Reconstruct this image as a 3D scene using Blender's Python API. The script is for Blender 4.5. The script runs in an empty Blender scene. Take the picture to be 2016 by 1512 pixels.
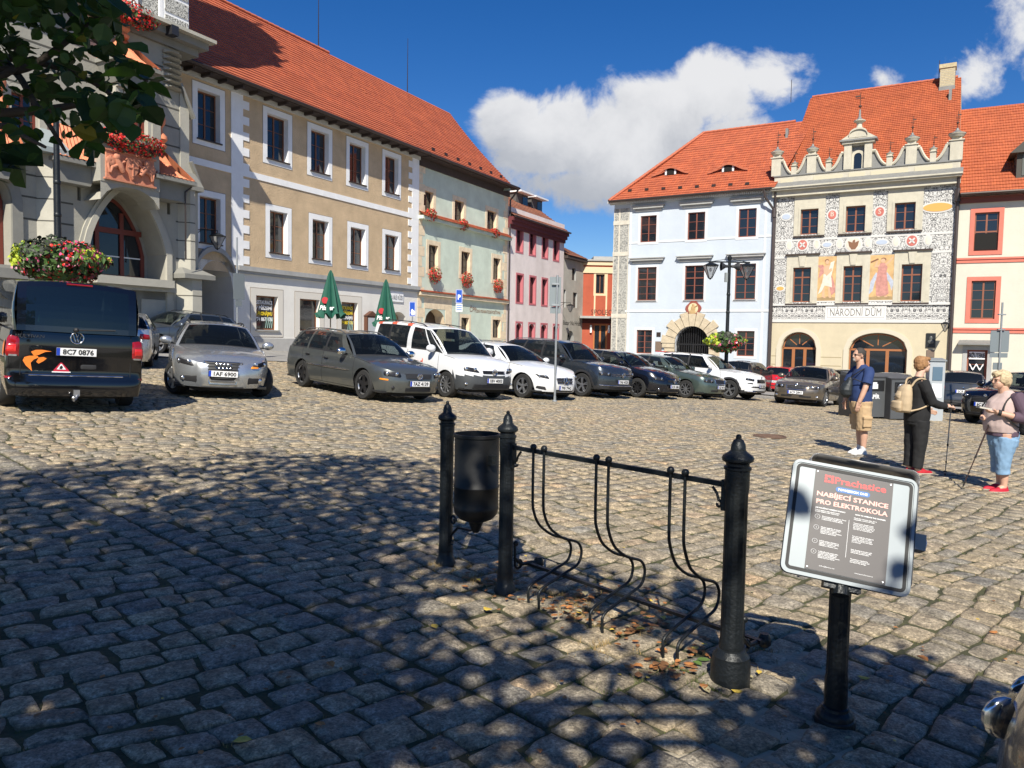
import bpy, math, random
import numpy as np
from mathutils import Vector, Matrix
random.seed(7); rng=np.random.default_rng(7)
PI=math.pi; R=math.radians
SC=bpy.context.scene
COL=SC.collection
# ------------------------------------------------ camera
FPX=1500.0; CAMH=1.64; PITCH=math.atan((756-668)/FPX); ROLL=0.0183
cam=bpy.data.cameras.new('camera'); camo=bpy.data.objects.new('camera',cam); COL.objects.link(camo)
cam.sensor_width=36; cam.lens=36*FPX/2016; cam.clip_end=3000; cam.clip_start=.05
_F=Vector((0,math.cos(PITCH),-math.sin(PITCH))); _U0=Vector((0,math.sin(PITCH),math.cos(PITCH))); _R0=Vector((1,0,0))
_Rt=_R0*math.cos(ROLL)+_U0*math.sin(ROLL); _Up=-_R0*math.sin(ROLL)+_U0*math.cos(ROLL)
M=Matrix((_Rt,_Up,-_F)).transposed().to_4x4(); M.translation=Vector((0,0,CAMH)); camo.matrix_world=M
SC.camera=camo
C0=Vector((0,0,CAMH))
SC.render.resolution_x=1024; SC.render.resolution_y=768
SC.view_settings.view_transform='Standard'; SC.view_settings.look='None'; SC.view_settings.gamma=1
SC.view_settings.exposure=0.5
# ------------------------------------------------ sun and sky
SUN_EL=R(43); SUN_STR=5.0
sl=bpy.data.lights.new('sun','SUN'); sl.energy=SUN_STR; sl.angle=R(0.53); sl.color=(1,.94,.82)
so=bpy.data.objects.new('sun',sl); COL.objects.link(so)
so.rotation_euler=(PI/2-SUN_EL,0,R(-4)); so.location=(0,-20,30)   # light travels along +Y and down
W=bpy.data.worlds.new('World'); SC.world=W; W.use_nodes=True
nt=W.node_tree; nt.nodes.clear()
def N(t,**k):
    n=nt.nodes.new(t)
    for a,b in k.items(): setattr(n,a,b)
    return n
def L(a,b): nt.links.new(a,b)
def mth(op,a,b=None,c=None):
    n=nt.nodes.new('ShaderNodeMath'); n.operation=op
    for i,x in enumerate((a,b,c)):
        if x is None: continue
        if isinstance(x,(int,float)): n.inputs[i].default_value=x
        else: nt.links.new(x,n.inputs[i])
    return n.outputs[0]
def smooth(x,a,b):
    n=nt.nodes.new('ShaderNodeMapRange'); n.interpolation_type='SMOOTHSTEP'
    nt.links.new(x,n.inputs[0]); n.inputs[1].default_value=a; n.inputs[2].default_value=b
    return n.outputs[0]
sky=N('ShaderNodeTexSky',sky_type='NISHITA',sun_disc=False,sun_elevation=SUN_EL,sun_rotation=PI,air_density=1.0,dust_density=.25,ozone_density=4.5,altitude=560)
bg=N('ShaderNodeBackground'); out=N('ShaderNodeOutputWorld')
tc=N('ShaderNodeTexCoord'); sp=N('ShaderNodeSeparateXYZ'); L(tc.outputs['Generated'],sp.inputs[0])
yy=mth('MAXIMUM',sp.outputs[1],.06)
u=mth('DIVIDE',sp.outputs[0],yy); v=mth('DIVIDE',sp.outputs[2],yy)
cmb=N('ShaderNodeCombineXYZ'); L(u,cmb.inputs[0]); L(v,cmb.inputs[1])
def noise(scale,detail,rough,off=0,dist=0):
    mp=N('ShaderNodeMapping'); mp.inputs['Location'].default_value=(off,off*.7,0); L(cmb.outputs[0],mp.inputs[0])
    n=N('ShaderNodeTexNoise'); n.inputs['Scale'].default_value=scale; n.inputs['Detail'].default_value=detail; n.inputs['Roughness'].default_value=rough
    n.inputs['Distortion'].default_value=dist
    L(mp.outputs[0],n.inputs['Vector']); return n.outputs['Fac']
def uvp(px,py): return (px-1008)/FPX,(668+.0183*(px-1008)-py)/FPX
def blob(px,py,rx,ry,amp=1.0):
    a,b=uvp(px,py)
    dx=mth('DIVIDE',mth('SUBTRACT',u,a),rx/FPX); dy=mth('DIVIDE',mth('SUBTRACT',v,b),ry/FPX)
    d=mth('SQRT',mth('ADD',mth('MULTIPLY',dx,dx),mth('MULTIPLY',dy,dy)))
    return mth('MULTIPLY',mth('SUBTRACT',1.0,d),amp)
acc=None
for bl in ((1085,285,150,120),(1010,250,90,80),(1215,300,180,140),(1290,230,130,90),(1400,190,120,100),(1490,170,120,70,.8),(1110,370,200,75,.7),(1420,260,130,60,.55),
           (1890,160,70,80,.42),(1990,60,110,110,.5),(1710,165,45,38,.45),(1320,560,300,40,.15)):
    b=blob(*bl); acc=b if acc is None else mth('MAXIMUM',acc,b)
n1=noise(9,9,.62,3.1,.3); n2=noise(26,6,.6,7.7)
dens=mth('ADD',acc,mth('MULTIPLY',mth('SUBTRACT',n1,.5),1.5))
dens=mth('ADD',dens,mth('MULTIPLY',mth('SUBTRACT',n2,.5),.35))
front=smooth(sp.outputs[1],.05,.2)
mask=mth('MULTIPLY',mth('MULTIPLY',smooth(dens,.07,.42),front),.96)
# cloud colour: bright tops, grey bellies
n3=noise(6.5,8,.6,1.3,.2)
sh=mth('ADD',mth('MULTIPLY',mth('SUBTRACT',n3,.5),2.6),mth('MULTIPLY',mth('SUBTRACT',v,.265),7.5))
ccr=N('ShaderNodeValToRGB'); ccr.color_ramp.elements[0].color=(.33,.345,.375,1); ccr.color_ramp.elements[1].color=(.60,.60,.605,1)
L(smooth(sh,-.75,.6),ccr.inputs[0])
hs=N('ShaderNodeHueSaturation'); hs.inputs['Hue'].default_value=.511; hs.inputs['Saturation'].default_value=1.32; hs.inputs['Value'].default_value=.075; L(sky.outputs[0],hs.inputs['Color'])
mx=N('ShaderNodeMix',data_type='RGBA'); L(mask,mx.inputs[0]); L(hs.outputs[0],mx.inputs[6]); L(ccr.outputs[0],mx.inputs[7])
L(mx.outputs[2],bg.inputs[0]); bg.inputs[1].default_value=1.0; L(bg.outputs[0],out.inputs[0])
# ------------------------------------------------ ground shape
def G(x,y):
    x=max(-16,min(27,x)); y=max(-12,min(56,y))
    return CAMH-1.61385-.0303*x+.00519*y-.00132*x*y-.00014*y*y+.00089*x*x
def Gv(x,y):
    x=np.clip(x,-16,27); y=np.clip(y,-12,56)
    return CAMH-1.61385-.0303*x+.00519*y-.00132*x*y-.00014*y*y+.00089*x*x
def ray(px,py): return (_F*FPX+_Rt*(px-1008)-_Up*(py-756))/FPX
def ghit(px,py):
    d=ray(px,py); t=3.0
    for _ in range(60):
        p=C0+d*t; g=G(p.x,p.y); t2=(g-CAMH)/d.z if d.z<-1e-4 else 60
        t=t*.4+t2*.6
    return C0+d*t
def at(px,py,Y): d=ray(px,py); return C0+d*(Y/d.y)
def proj(p):
    q=Vector(p)-C0; z=q.dot(_F); return 1008+q.dot(_Rt)/z*FPX, 756-q.dot(_Up)/z*FPX
# ------------------------------------------------ materials
MC={}
def mat(name,col,rough=.6,metal=0,var=0,vscale=3,bump=0,bscale=40,coat=0,spec=.5,alpha=None,emit=None,stain=0):
    if name in MC: return MC[name]
    m=bpy.data.materials.new(name); m.use_nodes=True; t=m.node_tree; b=t.nodes['Principled BSDF']
    c=(*col,1) if len(col)==3 else col
    b.inputs['Base Color'].default_value=c; b.inputs['Roughness'].default_value=rough; b.inputs['Metallic'].default_value=metal
    b.inputs['Specular IOR Level'].default_value=spec
    if coat: b.inputs['Coat Weight'].default_value=coat; b.inputs['Coat Roughness'].default_value=.03
    if emit: b.inputs['Emission Color'].default_value=(*emit[:3],1); b.inputs['Emission Strength'].default_value=emit[3]
    tcn=t.nodes.new('ShaderNodeTexCoord')
    if var or stain:
        n=t.nodes.new('ShaderNodeTexNoise'); n.inputs['Scale'].default_value=vscale; n.inputs['Detail'].default_value=7; n.inputs['Roughness'].default_value=.65
        t.links.new(tcn.outputs['Object'],n.inputs['Vector'])
        r=t.nodes.new('ShaderNodeMapRange'); r.inputs[1].default_value=.3; r.inputs[2].default_value=.7; r.inputs[3].default_value=1-var; r.inputs[4].default_value=1+var
        t.links.new(n.outputs['Fac'],r.inputs[0])
        mm=t.nodes.new('ShaderNodeVectorMath'); mm.operation='SCALE'; mm.inputs[0].default_value=c[:3]; t.links.new(r.outputs[0],mm.inputs['Scale'])
        cur=mm.outputs[0]
        if stain:
            n2=t.nodes.new('ShaderNodeTexNoise'); n2.inputs['Scale'].default_value=vscale*.35; n2.inputs['Detail'].default_value=9; n2.inputs['Roughness'].default_value=.7
            mp=t.nodes.new('ShaderNodeMapping'); mp.inputs['Scale'].default_value=(1.6,1.6,.35); t.links.new(tcn.outputs['Object'],mp.inputs[0]); t.links.new(mp.outputs[0],n2.inputs['Vector'])
            r2=t.nodes.new('ShaderNodeMapRange'); r2.inputs[1].default_value=.5; r2.inputs[2].default_value=.75; r2.inputs[3].default_value=0; r2.inputs[4].default_value=stain; t.links.new(n2.outputs['Fac'],r2.inputs[0])
            mi=t.nodes.new('ShaderNodeMix'); mi.data_type='RGBA'; t.links.new(r2.outputs[0],mi.inputs[0]); t.links.new(cur,mi.inputs[6]); mi.inputs[7].default_value=(c[0]*.55,c[1]*.52,c[2]*.48,1)
            cur=mi.outputs[2]
        t.links.new(cur,b.inputs['Base Color'])
    if bump:
        n=t.nodes.new('ShaderNodeTexNoise'); n.inputs['Scale'].default_value=bscale; n.inputs['Detail'].default_value=5
        t.links.new(tcn.outputs['Object'],n.inputs['Vector'])
        bp=t.nodes.new('ShaderNodeBump'); bp.inputs['Strength'].default_value=bump; bp.inputs['Distance'].default_value=.02
        t.links.new(n.outputs['Fac'],bp.inputs['Height']); t.links.new(bp.outputs[0],b.inputs['Normal'])
    MC[name]=m; return m
def glassmat(name,tint=(.05,.07,.08),thru=.35,rough=.02,base=(.01,.013,.016)):
    if name in MC: return MC[name]
    m=bpy.data.materials.new(name); m.use_nodes=True; t=m.node_tree; t.nodes.clear()
    o=t.nodes.new('ShaderNodeOutputMaterial'); p=t.nodes.new('ShaderNodeBsdfPrincipled'); p.inputs['Base Color'].default_value=(*base,1); p.inputs['Roughness'].default_value=rough
    p.inputs['Specular IOR Level'].default_value=.75
    tr=t.nodes.new('ShaderNodeBsdfTransparent'); tr.inputs[0].default_value=(*tint,1)
    fr=t.nodes.new('ShaderNodeFresnel'); fr.inputs[0].default_value=1.5
    mp=t.nodes.new('ShaderNodeMapRange'); mp.inputs[3].default_value=1-thru; mp.inputs[4].default_value=1.0; t.links.new(fr.outputs[0],mp.inputs[0])
    mx=t.nodes.new('ShaderNodeMixShader'); t.links.new(mp.outputs[0],mx.inputs[0]); t.links.new(tr.outputs[0],mx.inputs[1]); t.links.new(p.outputs[0],mx.inputs[2]); t.links.new(mx.outputs[0],o.inputs[0])
    MC[name]=m; return m
# ------------------------------------------------ mesh builder
class MB:
    def __init__(s): s.v=[]; s.f=[]; s.m=[]
    def add(s,vs,fs,m=0):
        o=len(s.v); s.v.extend([tuple(p) for p in vs]); s.f.extend([tuple(i+o for i in f) for f in fs]); s.m.extend([m]*len(fs)); return s
    def quad(s,a,b,c,d,m=0): return s.add([a,b,c,d],[(0,1,2,3)],m)
    def box(s,x0,x1,y0,y1,z0,z1,m=0):
        if x1<x0: x0,x1=x1,x0
        if y1<y0: y0,y1=y1,y0
        if z1<z0: z0,z1=z1,z0
        v=[(x0,y0,z0),(x1,y0,z0),(x1,y1,z0),(x0,y1,z0),(x0,y0,z1),(x1,y0,z1),(x1,y1,z1),(x0,y1,z1)]
        return s.add(v,[(3,2,1,0),(4,5,6,7),(0,1,5,4),(1,2,6,5),(2,3,7,6),(3,0,4,7)],m)
    def obox(s,c,ax,ay,az,m=0):
        c=Vector(c);ax=Vector(ax);ay=Vector(ay);az=Vector(az)
        v=[c-ax-ay-az,c+ax-ay-az,c+ax+ay-az,c-ax+ay-az,c-ax-ay+az,c+ax-ay+az,c+ax+ay+az,c-ax+ay+az]
        return s.add(v,[(3,2,1,0),(4,5,6,7),(0,1,5,4),(1,2,6,5),(2,3,7,6),(3,0,4,7)],m)
    def tube(s,path,r,n=8,m=0,cap=True):
        P=[Vector(p) for p in path]; k=len(P); rr=r if isinstance(r,(list,tuple)) else [r]*k
        t0=(P[1]-P[0]).normalized(); ref=Vector((0,0,1)) if abs(t0.z)<.9 else Vector((1,0,0)); nx=t0.cross(ref).normalized()
        vs=[];fs=[]
        for i in range(k):
            t=((P[min(i+1,k-1)]-P[i]).normalized()+(P[i]-P[max(i-1,0)]).normalized())
            t=t.normalized() if t.length>1e-6 else t0
            nx=(nx-t*nx.dot(t)).normalized(); ny=t.cross(nx)
            for j in range(n):
                a=2*PI*j/n; vs.append(P[i]+(nx*math.cos(a)+ny*math.sin(a))*rr[i])
        for i in range(k-1):
            for j in range(n):
                a=i*n+j;b=i*n+(j+1)%n; fs.append((a,b,b+n,a+n))
        if cap: fs.append(tuple(range(n-1,-1,-1))); fs.append(tuple(range((k-1)*n,k*n)))
        return s.add(vs,fs,m)
    def lathe(s,prof,c=(0,0,0),n=16,m=0,axis='z',sc=(1,1),cap=True):
        vs=[];fs=[];k=len(prof)
        for r,h in prof:
            for j in range(n):
                a=2*PI*j/n; x=r*math.cos(a)*sc[0]; y=r*math.sin(a)*sc[1]
                if axis=='z': p=(c[0]+x,c[1]+y,c[2]+h)
                elif axis=='y': p=(c[0]+x,c[1]+h,c[2]-y)
                else: p=(c[0]+h,c[1]+x,c[2]+y)
                vs.append(p)
        for i in range(k-1):
            for j in range(n):
                a=i*n+j;b=i*n+(j+1)%n; fs.append((a,b,b+n,a+n))
        if cap and prof[0][0]>1e-5: fs.append(tuple(range(n-1,-1,-1)))
        if cap and prof[-1][0]>1e-5: fs.append(tuple(range((k-1)*n,k*n)))
        return s.add(vs,fs,m)
    def prism(s,poly,y0,y1,m=0):
        """poly in (x,z), CCW seen from -y ; extruded y0..y1"""
        k=len(poly); vs=[(x,y0,z) for x,z in poly]+[(x,y1,z) for x,z in poly]
        fs=[tuple(range(k)),tuple(range(2*k-1,k-1,-1))]+[(i,i+k,(i+1)%k+k,(i+1)%k) for i in range(k)]
        return s.add(vs,fs,m)
    def grid(s,fn,nu,nv,m=0,flip=False):
        vs=[fn(i/nu,j/nv) for j in range(nv+1) for i in range(nu+1)]; w=nu+1
        fs=[]
        for j in range(nv):
            for i in range(nu):
                a=j*w+i; q=(a,a+1,a+1+w,a+w); fs.append(q[::-1] if flip else q)
        return s.add(vs,fs,m)
    def ball(s,c,rx,ry=None,rz=None,m=0,nu=10,nv=7):
        ry=ry or rx; rz=rz or rx
        return s.add(*(lambda V,Fc:(V,Fc))([(c[0]+rx*math.sin(PI*j/nv)*math.cos(2*PI*i/nu),c[1]+ry*math.sin(PI*j/nv)*math.sin(2*PI*i/nu),c[2]-rz*math.cos(PI*j/nv)) for j in range(nv+1) for i in range(nu)],
            [(j*nu+i,j*nu+(i+1)%nu,(j+1)*nu+(i+1)%nu,(j+1)*nu+i) for j in range(nv) for i in range(nu)]),m)
    def build(s,name,mats,parent=None,smooth=0,loc=None):
        me=bpy.data.meshes.new(name); me.from_pydata(s.v,[],s.f)
        if not isinstance(mats,(list,tuple)): mats=[mats]
        for q in mats: me.materials.append(q)
        if len(mats)>1: me.polygons.foreach_set('material_index',s.m)
        me.validate(); me.update()
        if smooth:
            me.shade_smooth()
            try: me.set_sharp_from_angle(angle=R(smooth if smooth>1 else 35))
            except Exception: pass
        o=bpy.data.objects.new(name,me); COL.objects.link(o)
        if parent is not None: o.parent=parent
        if loc is not None: o.location=loc
        return o
def thing(name,label,cat,loc=(0,0,0),rz=0,group=None):
    o=bpy.data.objects.new(name,None); COL.objects.link(o); o.empty_display_size=.2
    o.location=loc; o.rotation_euler=(0,0,rz); o['label']=label; o['category']=cat
    if group: o['group']=group
    return o
def tag(o,label=None,cat=None,group=None,kind=None):
    if label: o['label']=label
    if cat: o['category']=cat
    if group: o['group']=group
    if kind: o['kind']=kind
    return o
def text_mesh(txt,name,size,material,parent,pos,rot=(PI/2,0,0),ext=.002,align='CENTER',width=None,shear=0,bold=0):
    """flat lettering; text baseline at pos; width = fit"""
    cu=bpy.data.curves.new(name,'FONT'); cu.body=txt; cu.size=size; cu.extrude=ext; cu.align_x=align; cu.shear=shear; cu.offset=bold
    cu.resolution_u=2
    to=bpy.data.objects.new(name,cu)
    me=bpy.data.meshes.new_from_object(to)
    bpy.data.objects.remove(to,do_unlink=True)
    if width:
        xs=[v.co.x for v in me.vertices]
        if xs:
            w=max(xs)-min(xs)
            for v in me.vertices: v.co.x*=width/w
    me.materials.clear(); me.materials.append(material)
    o=bpy.data.objects.new(name,me); COL.objects.link(o); o.parent=parent; o.location=pos; o.rotation_euler=rot
    return o
# ================================================= GROUND
def cobble_far_mat():
    m=bpy.data.materials.new('far_setts'); m.use_nodes=True; t=m.node_tree; b=t.nodes['Principled BSDF']; b.inputs['Roughness'].default_value=.8
    tcn=t.nodes.new('ShaderNodeTexCoord'); mp=t.nodes.new('ShaderNodeMapping'); mp.inputs['Rotation'].default_value=(0,0,R(-42.6)); t.links.new(tcn.outputs['Object'],mp.inputs[0])
    nz=t.nodes.new('ShaderNodeTexNoise'); nz.inputs['Scale'].default_value=2.5; t.links.new(mp.outputs[0],nz.inputs['Vector'])
    ms=t.nodes.new('ShaderNodeVectorMath'); ms.operation='MULTIPLY_ADD'; ms.inputs[1].default_value=(.12,.12,0); t.links.new(nz.outputs['Color'],ms.inputs[0]); t.links.new(mp.outputs[0],ms.inputs[2])
    br=t.nodes.new('ShaderNodeTexBrick'); t.links.new(ms.outputs[0],br.inputs['Vector']); br.inputs['Scale'].default_value=1.0
    br.inputs['Brick Width'].default_value=.21; br.inputs['Row Height'].default_value=.15; br.inputs['Mortar Size'].default_value=.012; br.inputs['Mortar Smooth'].default_value=.3
    br.inputs['Color1'].default_value=(.40,.36,.29,1); br.inputs['Color2'].default_value=(.28,.27,.25,1); br.inputs['Mortar'].default_value=(.10,.09,.065,1)
    n2=t.nodes.new('ShaderNodeTexNoise'); n2.inputs['Scale'].default_value=.5; n2.inputs['Detail'].default_value=8; t.links.new(tcn.outputs['Object'],n2.inputs['Vector'])
    r=t.nodes.new('ShaderNodeMapRange'); r.inputs[1].default_value=.3; r.inputs[2].default_value=.7; r.inputs[3].default_value=.8; r.inputs[4].default_value=1.2; t.links.new(n2.outputs[0],r.inputs[0])
    sc=t.nodes.new('ShaderNodeVectorMath'); sc.operation='SCALE'; t.links.new(br.outputs['Color'],sc.inputs[0]); t.links.new(r.outputs[0],sc.inputs['Scale']); t.links.new(sc.outputs[0],b.inputs['Base Color'])
    bp=t.nodes.new('ShaderNodeBump'); bp.invert=True; bp.inputs['Strength'].default_value=.8; bp.inputs['Distance'].default_value=.02; t.links.new(br.outputs['Fac'],bp.inputs['Height']); t.links.new(bp.outputs[0],b.inputs['Normal'])
    return m
def ground_sheet(name,xs,ys,dz,material,kind='structure',hole=None):
    X,Y=np.meshgrid(xs,ys); Z=Gv(X,Y)+dz
    if hole is not None:
        inside=hole(X,Y); Z=Z-inside*.06
    v=np.stack([X.ravel(),Y.ravel(),Z.ravel()],1); nx=len(xs); ny=len(ys)
    fs=[(j*nx+i,j*nx+i+1,(j+1)*nx+i+1,(j+1)*nx+i) for j in range(ny-1) for i in range(nx-1)]
    me=bpy.data.meshes.new(name); me.from_pydata(v.tolist(),[],fs); me.materials.append(material); me.shade_smooth()
    o=bpy.data.objects.new(name,me); COL.objects.link(o); o['kind']=kind; return o
soil=mat('joint_soil',(.062,.062,.026),.95,var=.6,vscale=9,bump=.5,bscale=60)
_xs=np.concatenate([np.linspace(-900,-60,8),np.linspace(-50,50,51),np.linspace(60,900,8)])
_ys=np.concatenate([np.linspace(-900,-40,8),np.linspace(-30,80,56),np.linspace(90,1500,10)])
SETT_FAR=31.0
ground_sheet('square_paving',_xs,_ys,0.0,cobble_far_mat(),hole=lambda X,Y:((Y<29)&(Y>-20)&(abs(X)<48)).astype(float))
ground_sheet('joint_bed',np.linspace(-30,32,90),np.linspace(-1,34,60),-.002,soil)
# real setts: per stone domed top
def sett_mat():
    m=bpy.data.materials.new('granite_sett'); m.use_nodes=True; t=m.node_tree; b=t.nodes['Principled BSDF']
    at_=t.nodes.new('ShaderNodeAttribute'); at_.attribute_name='tone'
    cr=t.nodes.new('ShaderNodeValToRGB'); e=cr.color_ramp; e.interpolation='LINEAR'
    cols=[(0,(.18,.165,.145)),(.18,(.27,.245,.20)),(.42,(.36,.30,.21)),(.62,(.45,.355,.225)),(.78,(.34,.295,.225)),(.9,(.48,.34,.20)),(1,(.47,.42,.34))]
    e.elements[0].position=0; e.elements[0].color=(*cols[0][1],1); e.elements[1].position=1; e.elements[1].color=(*cols[-1][1],1)
    for p,c in cols[1:-1]:
        k=e.elements.new(p); k.color=(*c,1)
    t.links.new(at_.outputs['Fac'],cr.inputs[0])
    tcn=t.nodes.new('ShaderNodeTexCoord')
    n=t.nodes.new('ShaderNodeTexNoise'); n.inputs['Scale'].default_value=48; n.inputs['Detail'].default_value=8; n.inputs['Roughness'].default_value=.75; t.links.new(tcn.outputs['Object'],n.inputs['Vector'])
    r=t.nodes.new('ShaderNodeMapRange'); r.inputs[1].default_value=.33; r.inputs[2].default_value=.67; r.inputs[3].default_value=.36; r.inputs[4].default_value=1.5; t.links.new(n.outputs[0],r.inputs[0])
    vo=t.nodes.new('ShaderNodeTexVoronoi'); vo.inputs['Scale'].default_value=120; t.links.new(tcn.outputs['Object'],vo.inputs['Vector'])
    r2=t.nodes.new('ShaderNodeMapRange'); r2.inputs[1].default_value=0; r2.inputs[2].default_value=1; r2.inputs[3].default_value=.66; r2.inputs[4].default_value=1.3; 
    sx=t.nodes.new('ShaderNodeSeparateColor'); t.links.new(vo.outputs['Color'],sx.inputs[0]); t.links.new(sx.outputs[0],r2.inputs[0])
    n4=t.nodes.new('ShaderNodeTexNoise'); n4.inputs['Scale'].default_value=13; n4.inputs['Detail'].default_value=5; t.links.new(tcn.outputs['Object'],n4.inputs['Vector'])
    r4=t.nodes.new('ShaderNodeMapRange'); r4.inputs[1].default_value=.35; r4.inputs[2].default_value=.65; r4.inputs[3].default_value=.62; r4.inputs[4].default_value=1.28; t.links.new(n4.outputs[0],r4.inputs[0])
    def mul(a,b_):
        q=t.nodes.new('ShaderNodeMath'); q.operation='MULTIPLY'; t.links.new(a,q.inputs[0]); t.links.new(b_,q.inputs[1]); return q.outputs[0]
    k=mul(mul(r.outputs[0],r2.outputs[0]),r4.outputs[0])
    s=t.nodes.new('ShaderNodeVectorMath'); s.operation='SCALE'; t.links.new(cr.outputs[0],s.inputs[0]); t.links.new(k,s.inputs['Scale'])
    # moss / dirt on the sunken rim
    ar=t.nodes.new('ShaderNodeAttribute'); ar.attribute_name='rim'
    n3=t.nodes.new('ShaderNodeTexNoise'); n3.inputs['Scale'].default_value=5; n3.inputs['Detail'].default_value=6; t.links.new(tcn.outputs['Object'],n3.inputs['Vector'])
    ad=t.nodes.new('ShaderNodeMath'); ad.operation='MULTIPLY_ADD'; t.links.new(n3.outputs[0],ad.inputs[0]); ad.inputs[1].default_value=.9; t.links.new(ar.outputs['Fac'],ad.inputs[2])
    rr=t.nodes.new('ShaderNodeMapRange'); rr.inputs[1].default_value=1.12; rr.inputs[2].default_value=1.6; rr.inputs[4].default_value=.85; t.links.new(ad.outputs[0],rr.inputs[0])
    mi=t.nodes.new('ShaderNodeMix'); mi.data_type='RGBA'; t.links.new(rr.outputs[0],mi.inputs[0]); t.links.new(s.outputs[0],mi.inputs[6]); mi.inputs[7].default_value=(.075,.068,.035,1)
    t.links.new(mi.outputs[2],b.inputs['Base Color'])
    b.inputs['Roughness'].default_value=.72; b.inputs['Specular IOR Level'].default_value=.45
    n5=t.nodes.new('ShaderNodeTexNoise'); n5.inputs['Scale'].default_value=24; n5.inputs['Detail'].default_value=9; n5.inputs['Roughness'].default_value=.7; t.links.new(tcn.outputs['Object'],n5.inputs['Vector'])
    bp=t.nodes.new('ShaderNodeBump'); bp.inputs['Strength'].default_value=1.0; bp.inputs['Distance'].default_value=.02; t.links.new(n5.outputs[0],bp.inputs['Height']); t.links.new(bp.outputs[0],b.inputs['Normal'])
    return m
TH=math.atan2(.677,.736)     # course direction on the ground
cB=np.array([math.cos(TH),math.sin(TH)]); cA=np.array([-math.sin(TH),math.cos(TH)])
s1=ghit(87,940); s2=ghit(629,1216)
sA=np.array([s1.x-s2.x,s1.y-s2.y]); sA/=np.linalg.norm(sA); sN=np.array([sA[1],-sA[0]]); s0=np.array([s2.x,s2.y])
def vis(x,y,mg=1.3): return (y>1.2) & (y<SETT_FAR) & (np.abs(x)<.71*y+mg)
def smnoise(x,y,f,ph):
    return np.sin(x*f+ph)+np.sin(y*f*1.3+ph*2.1)+np.sin((x+y)*f*.7+ph*.7)
quads=[] # corners (4,2), tone, id
ca=-32.0; ci=0
while ca<34:
    w=rng.uniform(.145,.20); cb=-32+rng.uniform(0,.2)
    while cb<40:
        l=rng.uniform(.17,.30) if rng.random()<.8 else rng.uniform(.12,.17)
        mid=(cb+l/2)*cB+(ca+w/2)*cA
        if vis(mid[0],mid[1]):
            dd=(mid-s0)@sN
            if abs(dd)>.165:
                quads.append((ca,ca+w,cb,cb+l))
        cb+=l
    ca+=w
Q=np.array(quads)
def wob(a,b): # bending of the courses
    return a+.05*np.sin(b*1.1+a*.7)+.025*np.sin(b*2.7+a*2.3)+.012*np.sin(b*7.3+a*5), b+.02*np.sin(a*5.1+b)
gap=rng.uniform(.000,.006,len(Q))
A0=Q[:,0]+gap;A1=Q[:,1]-gap;B0=Q[:,2]+gap;B1=Q[:,3]-gap
jit=lambda:rng.uniform(-.017,.017,len(Q))
cor=[]
for a,b in ((A0,B0),(A0,B1),(A1,B1),(A1,B0)):
    a2,b2=wob(a+jit(),b+jit()); cor.append(np.stack([b2[:,None]*cB[0]+a2[:,None]*cA[0],b2[:,None]*cB[1]+a2[:,None]*cA[1]],1)[:,:,0])
CR=np.stack(cor,1)
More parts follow.
